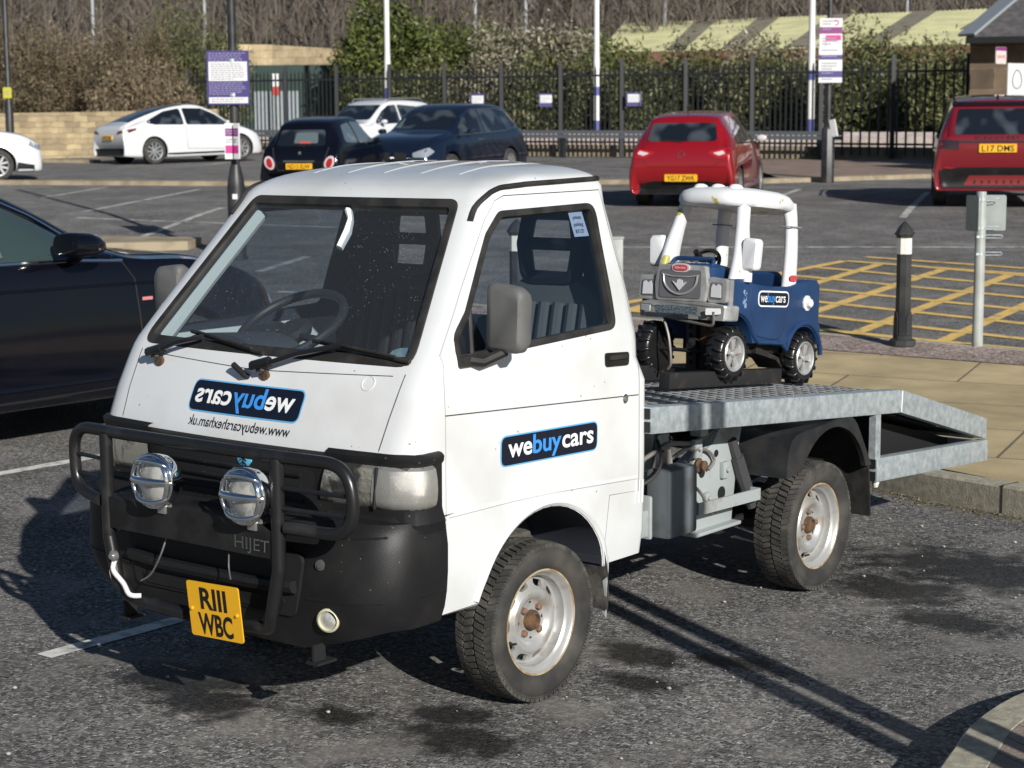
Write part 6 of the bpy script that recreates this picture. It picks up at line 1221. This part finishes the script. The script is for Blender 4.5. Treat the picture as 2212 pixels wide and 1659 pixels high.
# two slim posts out of the frame to the right; their shadows cross the tarmac and the bed
for (x, y), L_h, nm in (((.723+.893*3.1, 1.5555-.45*3.1), 3.5, 'nearer the kerb'), ((.728+.893*3.3, 1.405-.45*3.3), 3.5, 'farther out')):
    o = thing('sign_post', 'slim grey sign post out on the kerb island, '+nm, 'post', (x, y, .118), 0, 'slim posts on the kerb island'); t = MB(); t.lathe([(.048, 0), (.048, L_h), (0, L_h+.01)], (0, 0, 0), (0, 0, 1), 16); t.build('pole', greyp, o); t = MB(); t.lathe([(.08, 0), (.08, .03), (.05, .04)], (0, 0, 0), (0, 0, 1), 16); t.build('foot', greyp, o)
# ------------------------------------------------------------------ railway fence, barrier, platform
FA, FB = (59.5, 420), (46.5, 2083)     # distance and column of the two ends
def fpt(f, off=0.): 
    D = 1/((1-f)/FA[0]+f/FB[0]); p = W2(D+off, ((FA[1]+(FB[1]-FA[1])*f)-1106)/3885.17*D); return p
def FP(f, off=0.):
    a = W2(FA[0]+off, (FA[1]-1106)/3885.17*FA[0]); b = W2(FB[0]+off, (FB[1]-1106)/3885.17*FB[0]); p = a.lerp(b, f); p.z = zg(p.x, p.y); return p
flen = (FP(1)-FP(0)).length
fblack = M('fence_black_paint', (.020, .021, .024), .5); fgrey = M('barrier_grey', (.13, .14, .155), .45, .3)
fe = thing('palisade_fence', 'long black spiked palisade fence between car park and railway platform', 'fence', FP(0)); o0 = FP(0)
nb = 13; npal = int(flen/nb/.165)
for k in range(nb+1):
    p = FP(k/nb)-o0; t = MB(); t.box(p+V(0, 0, 1.36), (.11, .11, 2.75), rot=Matrix.Rotation(YAW, 3, 'Z')); t.build('fence_post', fblack, fe)
d_ = (FP(1)-FP(0)).normalized()
for k in range(nb):
    t = MB(); a, b_ = FP(k/nb)-o0, FP((k+1)/nb)-o0
    for z in (.42, 2.30): t.bar(a+V(0, 0, z), b_+V(0, 0, z), .05, .06)
    n_ = int((b_-a).length/(.148 if k < nb-2 else .225))
    for j in range(n_):
        q = a.lerp(b_, (j+.5)/n_); hw = .028; x = d_*hw; yb_ = V(HD.x, HD.y, 0)*.012
        t.add([q-x-yb_+V(0, 0, .12), q+x-yb_+V(0, 0, .12), q+x-yb_+V(0, 0, 2.45), q-yb_+V(0, 0, 2.60), q-x-yb_+V(0, 0, 2.45), q-x+yb_+V(0, 0, .12), q+x+yb_+V(0, 0, .12), q+x+yb_+V(0, 0, 2.45), q+yb_+V(0, 0, 2.60), q-x+yb_+V(0, 0, 2.45)],
              [(0, 1, 2, 3, 4), (9, 8, 7, 6, 5), (0, 5, 6, 1), (1, 6, 7, 2), (2, 7, 8, 3), (3, 8, 9, 4), (4, 9, 5, 0)])
    t.build('palisade_panel', fblack, fe, smooth=0, recalc=False)
for i_, (f_, px) in enumerate(((.43, 1103), (.52, 1261), (.63, 1437))):
    o = thing('warning_sign', ('first', 'second', 'third')[i_]+' small blue and white sign from the left on the black fence', 'sign', FP(f_, -.08)+V(0, 0, 1.62), 0, 'small signs on the fence'); bo, F = board(o, V(0, 0, 0), .42, .38, spurple, rad=.01); blockp(F, 0, .03, .34, .22, swhite, bo, 'white_panel'); textlines(F, -.15, .08, .3, 3, .06, sgreyt, bo, seed=i_)
br = thing('crash_barrier', 'low grey crash barrier running in front of the black fence', 'barrier', FP(0.02, -1.2)); o1 = FP(.02, -1.2)
t = MB(); P = [FP(f_, -1.2)-o1 for f_ in np.linspace(.02, .86, 12)]
for z, h_b in ((.72, .10), (.60, .10)):
    for a, b_ in zip(P[:-1], P[1:]): t.bar(a+V(0, 0, z), b_+V(0, 0, z), .05, h_b)
t.build('beam', fgrey, br)
for k in range(9): t = MB(); q = FP(.04+k*.10, -1.12)-o1; t.box(q+V(0, 0, .33), (.14, .14, .66)); t.build('barrier_post', fblack, br)
lw = MB(); P = [FP(f_, .35) for f_ in np.linspace(-.15, 1.02, 16)]
lw.rings([[p+V(0, 0, -.2), p+V(0, 0, .34), p+V(HD.x*.4, HD.y*.4, .34), p+V(HD.x*.4, HD.y*.4, -.2)] for p in P], False, 0, True); lw.build('plinth_kerb', buff, smooth=0, kind='structure')
plm = flagstone('platform_paving', (.62, .50, .44), (.66, .58, .52), (.35, .3, .27), .6, .6, 0, 1.)
pm_ = MB(); P = [(FP(f_, 5.5), FP(f_, 7.2)) for f_ in np.linspace(-.5, 1.4, 14)]
pm_.rings([[a+V(0, 0, -.3), a+V(0, 0, .40), b_+V(0, 0, .62), b_+V(0, 0, -.3)] for a, b_ in P], False, 0, True); pm_.build('platform', plm, smooth=0, kind='structure')
# stone walls
stone = flagstone('rubble_stone', (.36, .27, .15), (.26, .195, .115), (.13, .105, .075), .42, .16, 0, 1., bump=1.)
def vwall(name, label, pts, h, th, mat=stone, cat='wall', base=-.3):
    P = [Vector(p) for p in pts]; o = thing(name, label, cat, P[0]); m = MB(); m.rings([[p-P[0]+V(0, 0, base), p-P[0]+V(0, 0, h if not isinstance(h, list) else h[i]), p-P[0]+V(HD.x*th, HD.y*th, h if not isinstance(h, list) else h[i]), p-P[0]+V(HD.x*th, HD.y*th, base)] for i, p in enumerate(P)], False, 0, True)
    w_ = m.build('stonework', mat, o, smooth=0); return o
def wallmat(name, c1, c2, mo, bw, bh, dirv):
    m = flagstone(name, c1, c2, mo, bw, bh, 0, 1., bump=1.); t = m.node_tree
    tc = [n for n in t.nodes if n.type == 'TEX_COORD'][0]; mp = [n for n in t.nodes if n.type == 'MAPPING'][0]
    sx = t.nodes.new('ShaderNodeSeparateXYZ'); cb_ = t.nodes.new('ShaderNodeCombineXYZ'); t.links.new(tc.outputs['Object'], sx.inputs[0])
    a = t.nodes.new('ShaderNodeMath'); a.operation = 'MULTIPLY'; a.inputs[1].default_value = dirv[0]; b = t.nodes.new('ShaderNodeMath'); b.operation = 'MULTIPLY_ADD'; b.inputs[1].default_value = dirv[1]
    t.links.new(sx.outputs[0], a.inputs[0]); t.links.new(sx.outputs[1], b.inputs[0]); t.links.new(a.outputs[0], b.inputs[2]); t.links.new(b.outputs[0], cb_.inputs[0]); t.links.new(sx.outputs[2], cb_.inputs[1])
    nz = t.nodes.new('ShaderNodeTexNoise'); nz.inputs['Scale'].default_value = 3.5; mx = t.nodes.new('ShaderNodeMix'); mx.data_type = 'VECTOR'; mx.inputs[0].default_value = .10; t.links.new(cb_.outputs[0], mx.inputs[4]); t.links.new(tc.outputs['Object'], nz.inputs[0]); t.links.new(nz.outputs['Color'], mx.inputs[5]); t.links.new(mx.outputs[1], mp.inputs[0]); return m
vwall('stone_wall', 'low wall of yellowish rubble stone behind the white fastback car', [gh(52.5, -420), gh(53, -60), gh(54.5, 200), gh(58, 480)], [1.34, 1.34, 1.36, 1.42], .4, wallmat('yellow_rubble', (.42, .33, .19), (.27, .21, .13), (.15, .12, .085), .36, .15, (cy, sy)))
vwall('retaining_wall', 'long sandstone retaining wall beyond the railway, left of the big evergreen', [gh(84, 470), gh(84, 600), gh(83, 700), gh(82, 800)], [4.6, 4.55, 4.35, 4.2], .6, wallmat('pale_sandstone', (.55, .43, .26), (.42, .33, .20), (.26, .2, .13), .6, .3, (cy, sy)))
# green cabin
b = gh(72, 630); cbn = thing('trackside_cabin', 'dark green trackside cabin with pale panels behind the fence', 'cabin', b); t = MB(); t.box((0, 0, 1.6), (4.2, 2.0, 3.0), rot=Matrix.Rotation(YAW, 3, 'Z')); t.build('cabin_wall', M('cabin_green', (.018, .042, .034), .6), cbn)
for k in range(3): t = MB(); t.box(V(cy, sy, 0)*(-.9+k*.62)-fwd2*1.02+V(0, 0, 1.35), (.5, .04, 1.5), rot=Matrix.Rotation(YAW, 3, 'Z')); t.build('pale_panel', M('panel_pale', (.28, .32, .34), .5), cbn)
b = gh(64, 607); o = thing('platform_notice', 'narrow red and white notice on a post behind the fence', 'sign', b); t = MB(); t.box((0, 0, 1.0), (.10, .10, 2.0)); t.build('post', greyp, o); bo, F = board(o, V(0, 0, 2.25)-fwd2*.06, .26, .75, swhite, rad=.01); blockp(F, 0, -.22, .26, .30, M('sign_red', (.45, .05, .04), .5), bo, 'red_panel')
# white platform lamp columns and far thin masts
pwhite = M('column_white', (.74, .74, .72), .45); pblue = M('column_blue', (.09, .10, .30), .5)
for px, pb, D, lab in ((845, 208, 63, 'white lamp column rising behind the white crossover'), (1290.5, 262, 62, 'white lamp column in the middle of the black fence'), (1748, 262, 56, 'white lamp column just left of the magenta payment board')):
    b = gh(D, px); o = thing('lamp_column', lab, 'lamp post', b, 0, 'white platform lamp columns'); z1 = zat(D, pb)-b.z; zb_ = zat(D, {845: 190, 1290.5: 190, 1748: 158}[px])-b.z
    t = MB(); t.lathe([(.11, -.3), (.11, z1)], (0, 0, 0), (0, 0, 1), 14); t.build('blue_base', pblue, o); t = MB(); t.lathe([(.112, max(z1, .2)), (.108, zb_+.9), (.095, zb_+1.2), (.085, 9)], (0, 0, 0), (0, 0, 1), 14); t.build('white_shaft', pwhite, o); t = MB(); t.lathe([(.115, zb_-.30), (.115, zb_)], (0, 0, 0), (0, 0, 1), 14); t.build('blue_band', pblue, o)
for px, pb, lab in ((222, 60, 'thin pale mast above the brambles, leftmost of the far masts'), (459, 22, 'thin pale mast just left of the black lamp post'), (1033, 66, 'thin pale mast above the big evergreen, left of a pair'), (1140, 46, 'thin pale mast above the flowering shrubs, right of a pair'), (1435, 85, 'thin pale mast in front of the yellow roof'), (1949, 26, 'thin pale mast above the yellow roof, rightmost')):
    b = gh(95, px); o = thing('mast', lab, 'mast', b, 0, 'thin masts far behind'); t = MB(); t.lathe([(.09, 0), (.08, 12)], (0, 0, 0), (0, 0, 1), 8); t.build('mast_pole', M('mast_grey', (.36, .38, .40), .5), o)
# warehouse with yellow-green corrugated roof
def PX(px, py, D): return CAM+(fw+rt*((px-1106)/3885.17)+up*((829.5-py)/3885.17))*D
wa = thing('warehouse', 'long low warehouse with pale yellow-green corrugated roof', 'building', gh(80, 1700)); o0 = Vector(wa.location)
e0, e1, r0_, r1_ = PX(1180, 112, 84), PX(2330, 100, 66), PX(1345, 52, 98), PX(2500, 6, 78)
e1.z = e0.z = (e0.z+e1.z)/2; e0, e1 = PX(1290, 116, 82), PX(2330, 92, 66)
t = MB(); NN = 130
for k in range(NN):
    a, b_ = k/NN, (k+1)/NN; m1 = a*.7+b_*.3
    t.add([q-o0 for q in (e0.lerp(e1, a), e0.lerp(e1, m1)+V(0, 0, .06), e0.lerp(e1, b_), r0_.lerp(r1_, b_), r0_.lerp(r1_, m1)+V(0, 0, .06), r0_.lerp(r1_, a))], [(0, 1, 4, 5), (1, 2, 3, 4)])
rfm = M('yellow_green_roof', (.58, .56, .30), .7, col2=(.46, .44, .25), sc=.8, detail=6); t.build('roof', rfm, wa, smooth=0, recalc=False)
def roofq(a, b_, s0, s1, up_=.09):
    return [e0.lerp(e1, a).lerp(r0_.lerp(r1_, a), s0)-o0+V(0, 0, up_), e0.lerp(e1, b_).lerp(r0_.lerp(r1_, b_), s0)-o0+V(0, 0, up_), e0.lerp(e1, b_).lerp(r0_.lerp(r1_, b_), s1)-o0+V(0, 0, up_), e0.lerp(e1, a).lerp(r0_.lerp(r1_, a), s1)-o0+V(0, 0, up_)]
for a in (.17, .30, .445, .60, .745): t = MB(); t.add(roofq(a, a+.045, .38 if a > .7 else .02, .98), [(0, 1, 2, 3)]); t.build('roof_light', M('roof_light_brown', (.20, .175, .13), .7, col2=(.28, .25, .18), sc=2), wa, smooth=0)
t = MB(); t.rings([[e0-o0, e0-o0+V(0, 0, -8)], [e1-o0, e1-o0+V(0, 0, -8)]], False, 0, False, loop=False); t.rings([[r0_-o0, r0_-o0+V(0, 0, -9)], [e0-o0, e0-o0+V(0, 0, -9)]], False, 0, False, loop=False); t.build('brick_wall', wallmat('warehouse_brick', (.38, .20, .12), (.32, .17, .11), (.3, .27, .22), .45, .15, (cy, sy)), wa, smooth=0)
# stone station building, right edge
sb = thing('stone_building', 'dark stone station building with slate roof at the right edge', 'building', gh(41, 2085)); o0 = Vector(sb.location)
A_, B_ = gh(41, 2085), gh(39.5, 2420); A_ = A_-o0; B_ = B_-o0; hh = zat(41, 88)-o0.z
hb_ = heading(19); back = V(hb_[0], hb_[1], 0)*6
sbm = wallmat('dark_ashlar', (.21, .15, .095), (.12, .09, .06), (.26, .21, .15), 1.0, .42, (cy, sy))
t = MB(); t.prism([A_+V(0, 0, -1), B_+V(0, 0, -1), B_+back+V(0, 0, -1), A_+back+V(0, 0, -1)], (0, 0, hh+1)); t.build('stone_wall', sbm, sb, smooth=0)
d2 = (B_-A_).normalized(); ov_ = back*(-.5/6)
p0 = A_+ov_-d2*.05+V(0, 0, hh-.02); p1 = B_+ov_+V(0, 0, hh-.02); q0 = A_+back*.5+d2*2.6+V(0, 0, hh+2.6); q1 = B_+back*.5+V(0, 0, hh+2.6)
t = MB(); t.add([p0, p1, q1, q0], [(0, 1, 2, 3)]); t.add([p0-V(0, 0, .12), p1-V(0, 0, .12), p1, p0], [(0, 1, 2, 3)]); t.add([p0-V(0, 0, .12), p1-V(0, 0, .12), B_+V(0, 0, hh-.12), A_-d2*.05+V(0, 0, hh-.12)], [(0, 1, 2, 3)])
t.add([p0, q0, A_+back-d2*.05+V(0, 0, hh)], [(0, 1, 2)]); rfo = t.build('slate_roof', M('slate', (.075, .072, .075), .6, col2=(.12, .11, .11), sc=6, bump=.5, bsc=20), sb, smooth=0)
t = MB(); t.bar(p0+V(0, 0, .02), q0+V(0, 0, .04), .50, .06); t.build('lead_flashing', M('lead_grey', (.28, .31, .34), .5, .2), sb); t = MB(); t.bar(p0+V(0, 0, -.10), p1+V(0, 0, -.10), .14, .14); t.build('gutter', black, sb)
def wsign(px, py, w_, h_, D, yaw=R(22)):
    return PX(px, py, D)-o0
bo, F = board(sb, PX(2162, 120, 39.2)-o0, .36, .36, M('sign_pinkish', (.62, .52, .50), .6), name='wall_sign', yaw=R(38)); t = text_mb('SAVE', .10, .26, bold=.001); t.xf(F @ Matrix.Translation((0, -.06, .012))); t.build('sign_lettering', M('sign_red', (.45, .05, .04), .5), bo, smooth=0); blockp(F, 0, .14, .36, .07, splum, bo, 'plum_band')
bo, F = board(sb, PX(2222, 193, 37.6)-o0, 1.45, 1.05, swhite, name='notice_board', yaw=R(38), rad=.01); blockp(F, 0, -.46, 1.44, .12, M('sign_teal', (.25, .48, .50), .5), bo, 'teal_band'); t = MB(); t.tube([F @ V(-.42+.15*math.sin(a)*(1-.18*math.cos(a)), .20+.19*math.cos(a), .012) for a in np.linspace(0, 6.283, 25)[:-1]], .012, 6, True); t.build('egg_ring_logo', M('sign_dark_grey', (.12, .13, .14), .5), bo); textlines(F, -.56, -.12, .45, 2, .07, sgreyt, bo, seed=3)
# ------------------------------------------------------------------ vegetation
def leafmat(name, cols, rough=.7):
    m = bpy.data.materials.new(name); m.use_nodes = True; t = m.node_tree; b = t.nodes['Principled BSDF']
    g = t.nodes.new('ShaderNodeNewGeometry'); r = t.nodes.new('ShaderNodeValToRGB'); r.color_ramp.interpolation = 'LINEAR'; e = r.color_ramp.elements
    e[0].position = 0; e[0].color = (*cols[0], 1); e[1].position = 1; e[1].color = (*cols[-1], 1)
    for i, c in enumerate(cols[1:-1]): q = e.new((i+1)/(len(cols)-1)); q.color = (*c, 1)
    t.links.new(g.outputs['Random Per Island'], r.inputs[0]); t.links.new(r.outputs[0], b.inputs['Base Color']); b.inputs['Roughness'].default_value = rough; b.inputs['Specular IOR Level'].default_value = .3
    return m
def quads(name, C_, U, Vv, mat, parent, **props):
    """many small leaf faces: centres C_, half axes U and Vv (n x 3 arrays)"""
    n = len(C_); v = np.stack([C_-U, C_+Vv*.55-U*.1, C_+U, C_-Vv*.55-U*.1], 1).reshape(-1, 3); me = bpy.data.meshes.new(name)
    me.vertices.add(4*n); me.vertices.foreach_set('co', v.astype(np.float32).ravel()); me.loops.add(4*n); me.loops.foreach_set('vertex_index', np.arange(4*n, dtype=np.int32))
    me.polygons.add(n); me.polygons.foreach_set('loop_start', np.arange(0, 4*n, 4, dtype=np.int32)); me.update(); me.materials.append(mat); return link(name, me, parent, **props)
def unit(n, g): v = g.normal(size=(n, 3)); return v/np.linalg.norm(v, axis=1)[:, None]
def crown(g, lobes, n, leaf, aspect=.6, upb=0., surf=.55):
    L = np.array(lobes); w_ = (L[:, 3]*L[:, 4]+L[:, 4]*L[:, 5]+L[:, 3]*L[:, 5]); k = g.choice(len(L), n, p=w_/w_.sum()); d = unit(n, g)
    lump = 1+.16*np.sin(d[:, 0]*5+k)+.14*np.sin(d[:, 2]*6+k*2.)+.10*np.sin(d[:, 1]*11+k*3.)
    r_ = (surf+(1-surf)*g.random(n)**.6)*lump*(1+.10*g.normal(size=n)); C_ = L[k, :3]+d*L[k, 3:6]*r_[:, None]
    # clumps: pull leaves towards random clump centres
    nc = max(8, n//60); cc = C_[g.choice(n, nc)]; j = g.integers(0, nc, n); near = np.linalg.norm(cc[j]-C_, axis=1) < leaf*14; C_ = np.where(near[:, None], C_*.45+cc[j]*.55, C_)
    a = unit(n, g); a[:, 2] += upb; a /= np.linalg.norm(a, axis=1)[:, None]; b = np.cross(a, unit(n, g)); b /= np.linalg.norm(b, axis=1)[:, None]+1e-9; s = leaf*(.6+.8*g.random(n))[:, None]
    return C_, a*s, b*s*aspect
def stems(par, base, tops, r0=.05, mat=None, name='trunk'):
    t = MB()
    for tp in tops:
        a = Vector(base); b_ = Vector(tp); m_ = a.lerp(b_, .5)+V(rnd.uniform(-.1, .1), rnd.uniform(-.1, .1), 0)*(b_-a).length; t.tube([a, m_, b_], [r0, r0*.6, r0*.2], 6)
    return t.build(name, mat, par)
bark = M('bark', (.10, .08, .06), .9, col2=(.05, .04, .03), sc=8, bump=.6)
def bush(name, label, cat, D, px, wpx, ytop, mat, n, leaf, depth=1.6, group=None, sink=0., lob=5, seed=1, z0=None, aspect=.6, upb=0., shoots=0):
    g = np.random.default_rng(seed); b = gh(D, px)
    if z0 is not None: b.z = z0
    b.z -= sink; H_ = zat(D, ytop)-b.z; hw = wpx/3885.17*D/2; o = thing(name, label, cat, b, 0, group); lb = []
    r_ = V(cy, sy, 0)
    for k in range(lob):
        f_ = (k+.5)/lob*2-1; c = r_*f_*hw*.72; hh = H_*(1-.16*abs(f_)-.16*g.random()); lb.append((c.x+g.normal()*.1, c.y+g.normal()*.2, hh*.5, hw/lob*1.5+.15, depth*.6, hh*.5)); 
    lb2 = [(q[0], q[1], q[2], max(q[3], .4), q[4], q[5]) for q in lb]
    C_, U, W_ = crown(g, [(q[0], q[1], q[2], q[3]*1.0, q[4], q[5]) for q in lb2], n, leaf, aspect, upb)
    if shoots:
        k = g.choice(n, shoots); S_ = C_[k].copy(); S_[:, 2] = np.abs(S_[:, 2])*.9+H_*.12; d = unit(shoots, g)*.25; d[:, 2] = 1; d /= np.linalg.norm(d, axis=1)[:, None]; ln = (.25+.5*g.random(shoots))[:, None]*min(1.2, H_*.3); e = np.cross(d, unit(shoots, g)); e /= np.linalg.norm(e, axis=1)[:, None]
        C_ = np.concatenate([C_, S_]); U = np.concatenate([U, d*ln]); W_ = np.concatenate([W_, e*.018])
    quads('crown', C_, U, W_, mat, o); stems(o, (0, 0, -.1), [(q[0]*.9, q[1]*.9, q[2]*1.5) for q in lb2[:7]], .07, bark); return o
m_bramble = leafmat('bramble_leaves', [(.07, .05, .03), (.16, .12, .075), (.10, .09, .045), (.22, .17, .11), (.065, .065, .03), (.18, .13, .08), (.05, .04, .025)])
m_reed = leafmat('dry_stem_leaves', [(.24, .19, .12), (.16, .12, .07), (.30, .24, .16), (.10, .08, .05), (.20, .15, .10), (.09, .08, .04)])
m_ivy = leafmat('ivy_leaves', [(.020, .030, .012), (.08, .10, .035), (.14, .15, .055), (.03, .042, .016), (.18, .17, .08), (.05, .06, .025)], .45)
m_green = leafmat('evergreen_leaves', [(.015, .026, .008), (.09, .12, .028), (.15, .18, .04), (.03, .045, .012), (.20, .21, .065), (.015, .024, .01), (.06, .08, .022)], .5)
m_varieg = leafmat('variegated_leaves', [(.04, .05, .02), (.34, .30, .23), (.07, .08, .03), (.50, .45, .36), (.05, .055, .02), (.28, .25, .18), (.06, .07, .025)], .6)
m_ever2 = leafmat('ivy_hedge_leaves', [(.022, .03, .010), (.09, .11, .035), (.15, .16, .06), (.24, .22, .11), (.04, .05, .018), (.11, .12, .045), (.02, .026, .01)], .5)
zb_l = lambda D: zg(W2(D, -12).x, W2(D, -12).y)+1.0
for i_, (px, wpx, yt, mt, sd_, lab) in enumerate(((-70, 230, -10, m_bramble, 1, 'brown bramble thicket above the stone wall, cut off by the left edge'), (70, 220, 30, m_bramble, 2, 'brown bramble thicket above the wall behind the thin dark lamp post'), (190, 200, 44, m_reed, 3, 'pale dry-stemmed thicket above the wall left of the white fastback car'),
        (300, 200, 14, m_bramble, 4, 'tall brown thicket standing directly behind the white fastback car'), (400, 150, -12, m_ivy, 5, 'dark green ivy-covered tree just left of the purple parking notice'), (478, 120, 40, m_ivy, 6, 'green ivy thicket behind the purple parking notice'), (330, 170, 120, m_reed, 7, 'pale reedy scrub low behind the white fastback roof'))):
    bush('thicket', lab, 'bush', 60+(i_ % 3)*1.3-(3 if sd_ == 7 else 0), px, wpx, yt, mt, 8000, .08, 2.2, 'scrub on the left bank', seed=sd_, z0=1.9, lob=5, aspect=.45, upb=.5, shoots=260)
for px, wpx, yt, mt, sd_, D, leaf, n, lab in ((860, 300, -22, m_green, 11, 69, .075, 15000, 'big rounded bright evergreen tree behind the fence'), (985, 190, 36, m_green, 12, 67.5, .065, 9000, 'lower green shrub at the right foot of the big evergreen'),
        (1100, 260, 48, m_ivy, 21, 69.2, .075, 9000, 'dark green shrub behind the cream variegated shrub'), (1230, 240, 46, m_ivy, 22, 69.4, .075, 9000, 'dark green shrub behind the widest cream-leaved shrub'),
        (1085, 200, 38, m_varieg, 13, 66.5, .06, 8000, 'cream variegated shrub left of the widest pale-flowered shrub'), (1190, 250, 24, m_varieg, 14, 67.5, .065, 12000, 'widest cream-leaved shrub left of the middle white lamp column'), (1350, 210, 66, m_green, 15, 66.5, .06, 7000, 'bright green shrub right of the middle white lamp column'),
        (1500, 230, 70, m_ivy, 16, 64, .055, 7000, 'dark green shrub below the yellow roof left of the red hatchback'), (1650, 250, 48, m_varieg, 17, 63, .055, 7000, 'pale-speckled shrub left of the rightmost white lamp column'), (1880, 330, 48, m_ever2, 18, 59, .055, 9500, 'wide ivy shrub right of the magenta payment board'), (1040, 120, 38, m_green, 19, 69.5, .06, 3500, 'narrow green shrub poking up behind the variegated shrubs')):
    bush('evergreen_tree' if sd_ == 11 else 'shrub', lab, 'tree' if sd_ == 11 else 'bush', D, px, wpx, yt, mt, int(n*1.5), leaf*1.65, 2.0, None if sd_ == 11 else 'shrubs behind the platform', seed=sd_, sink=.2, lob=6)
for i_, (px, wpx, D, mt) in enumerate(((960, 300, 66.5, m_ever2), (1200, 300, 65, m_ever2), (1440, 300, 63, m_ivy), (1660, 280, 61, m_ever2), (1860, 280, 58, m_ivy), (2040, 200, 55.5, m_ever2))):
    bush('ivy_hedge', ('ivy hedge section behind the fence right of the green cabin', 'ivy hedge section behind the two left small fence signs', 'ivy hedge section behind the third small fence sign', 'ivy hedge section behind the red hatchback roof', 'ivy hedge section behind the magenta payment board post', 'ivy hedge section beside the stone building corner')[i_], 'hedge', D, px, wpx, 100-i_*3, mt, 11000, .10, 1.6, 'ivy hedge behind the platform', seed=30+i_, lob=7, sink=.2)
# scrub covered hillside with bare winter woodland
m_hill = M('hillside_scrub', (.10, .082, .062), 1., col2=(.06, .055, .042), sc=.12, thr=(.4, .6), detail=10)
gr = []; DS = [88, 100, 112, 125, 140, 160, 185, 220, 280]; HZ = [1.2, 2.5, 5, 8.5, 13, 19, 27, 38, 50]; SS = np.linspace(-120, 120, 49); g = np.random.default_rng(5)
t = MB(); vs = []
for D, h in zip(DS, HZ):
    for s_ in SS: p = W2(D, s_*D/110); vs.append(V(p.x, p.y, 1.5+h*(1+.10*math.sin(s_*.09+1)+.05*math.sin(s_*.31+D*.05))*(.86 if s_*D/110 < -18 else 1)))
n_ = len(SS); t.add(vs, [(i*n_+j, i*n_+j+1, (i+1)*n_+j+1, (i+1)*n_+j) for i in range(len(DS)-1) for j in range(n_-1)]); t.build('hillside', m_hill, smooth=180, kind='structure')
def hillz(D, s_): 
    h = float(np.interp(D, DS, HZ)); q = s_/D*110; return 1.5+h*(1+.10*math.sin(q*.09+1)+.05*math.sin(q*.31+D*.05))*(.86 if s_ < -18 else 1)
CC, UU, WW_ = [], [], []
for k in range(1500):
    D = 92+g.random()**1.4*110; s_ = (g.random()-.5)*D*.75; p = W2(D, s_, hillz(D, s_)-.3); H_ = 3.5+5*g.random(); lean = g.normal(size=2)*.08
    CC.append((p.x+lean[0]*H_/2, p.y+lean[1]*H_/2, p.z+H_/2)); UU.append((lean[0]*H_/2, lean[1]*H_/2, H_/2)); WW_.append((cy*.10, sy*.10, 0))
    for j in range(34):
        f_ = .2+.8*g.random(); ln = (.5+1.3*g.random())*(1.1-f_*.5); a = g.random()*6.283; el = .5+.9*g.random(); d = np.array([math.cos(a)*math.cos(el), math.sin(a)*math.cos(el), math.sin(el)])*ln
        c0 = np.array([p.x+lean[0]*H_*f_, p.y+lean[1]*H_*f_, p.z+H_*f_]); CC.append(c0+d); UU.append(d); e = np.cross(d, g.normal(size=3)); e /= np.linalg.norm(e)+1e-9; WW_.append(e*(.03+.06*g.random()))
m_wood = leafmat('bare_branches', [(.10, .08, .065), (.14, .115, .095), (.075, .06, .053), (.12, .105, .08), (.16, .14, .115), (.085, .07, .064)], .9)
quads('bare_woodland', np.array(CC), np.array(UU), np.array(WW_), m_wood, None, kind='stuff')
m_scrub = leafmat('hill_scrub_leaves', [(.06, .05, .04), (.095, .075, .058), (.045, .04, .026), (.075, .058, .05), (.05, .055, .03), (.085, .068, .056)], .9)
nq = 26000; D = 90+g.random(nq)**1.3*100; s_ = (g.random(nq)-.5)*D*.8; P_ = np.array([list(W2(a, b, hillz(a, b)+.6*g.random())) for a, b in zip(D, s_)]); u = unit(nq, g); u[:, 2] = abs(u[:, 2]); v_ = np.cross(u, unit(nq, g)); sc_ = (.18+.35*g.random(nq))[:, None]
quads('hillside_scrub', P_, u*sc_, v_*sc_*.8, m_scrub, None, kind='stuff')

# grit, leaves and litter lying on the tarmac
g = np.random.default_rng(9)
def scatter(name, n, fn, size, mat, flat=.25, **p):
    P_ = np.array([fn() for _ in range(n)]); a = g.random(n)*6.283; sz = size*(.5+g.random(n))[:, None]; U = np.stack([np.cos(a), np.sin(a), flat*g.normal(size=n)], 1)*sz; W = np.stack([-np.sin(a), np.cos(a), flat*g.normal(size=n)], 1)*sz*.8
    P_[:, 2] += sz[:, 0]*.5; return quads(name, P_, U, W, mat, None, **p)
def kpt():
    i = g.integers(0, len(kx)-1); f = g.random(); a, b_ = Vector(kx[i]), Vector(kx[i+1]); p = a.lerp(b_, f)+Vector((-.1, -1)).normalized()*(.075+abs(g.normal())*.07); return (p.x, p.y, zg(p.x, p.y))
scatter('kerb_litter', 2600, kpt, .008, leafmat('litter_leaves', [(.20, .15, .08), (.09, .08, .035), (.30, .24, .14), (.06, .05, .03), (.10, .11, .04)], .9), kind='stuff')
t = MB(); 
for k in range(420):
    x, y = g.uniform(-3, 3.2), g.uniform(-2.2, 4.2)
    r_ = .0035+.006*g.random()**3; t.lathe([(r_*.7, 0), (r_, r_*.4), (r_*.5, r_*.9)], (x, y, zg(x, y)+.003), (0, 0, 1), 5)
t.build('grit', M('grit_stone', (.42, .40, .36), .9, col2=(.22, .21, .19), sc=2), kind='stuff', smooth=0)
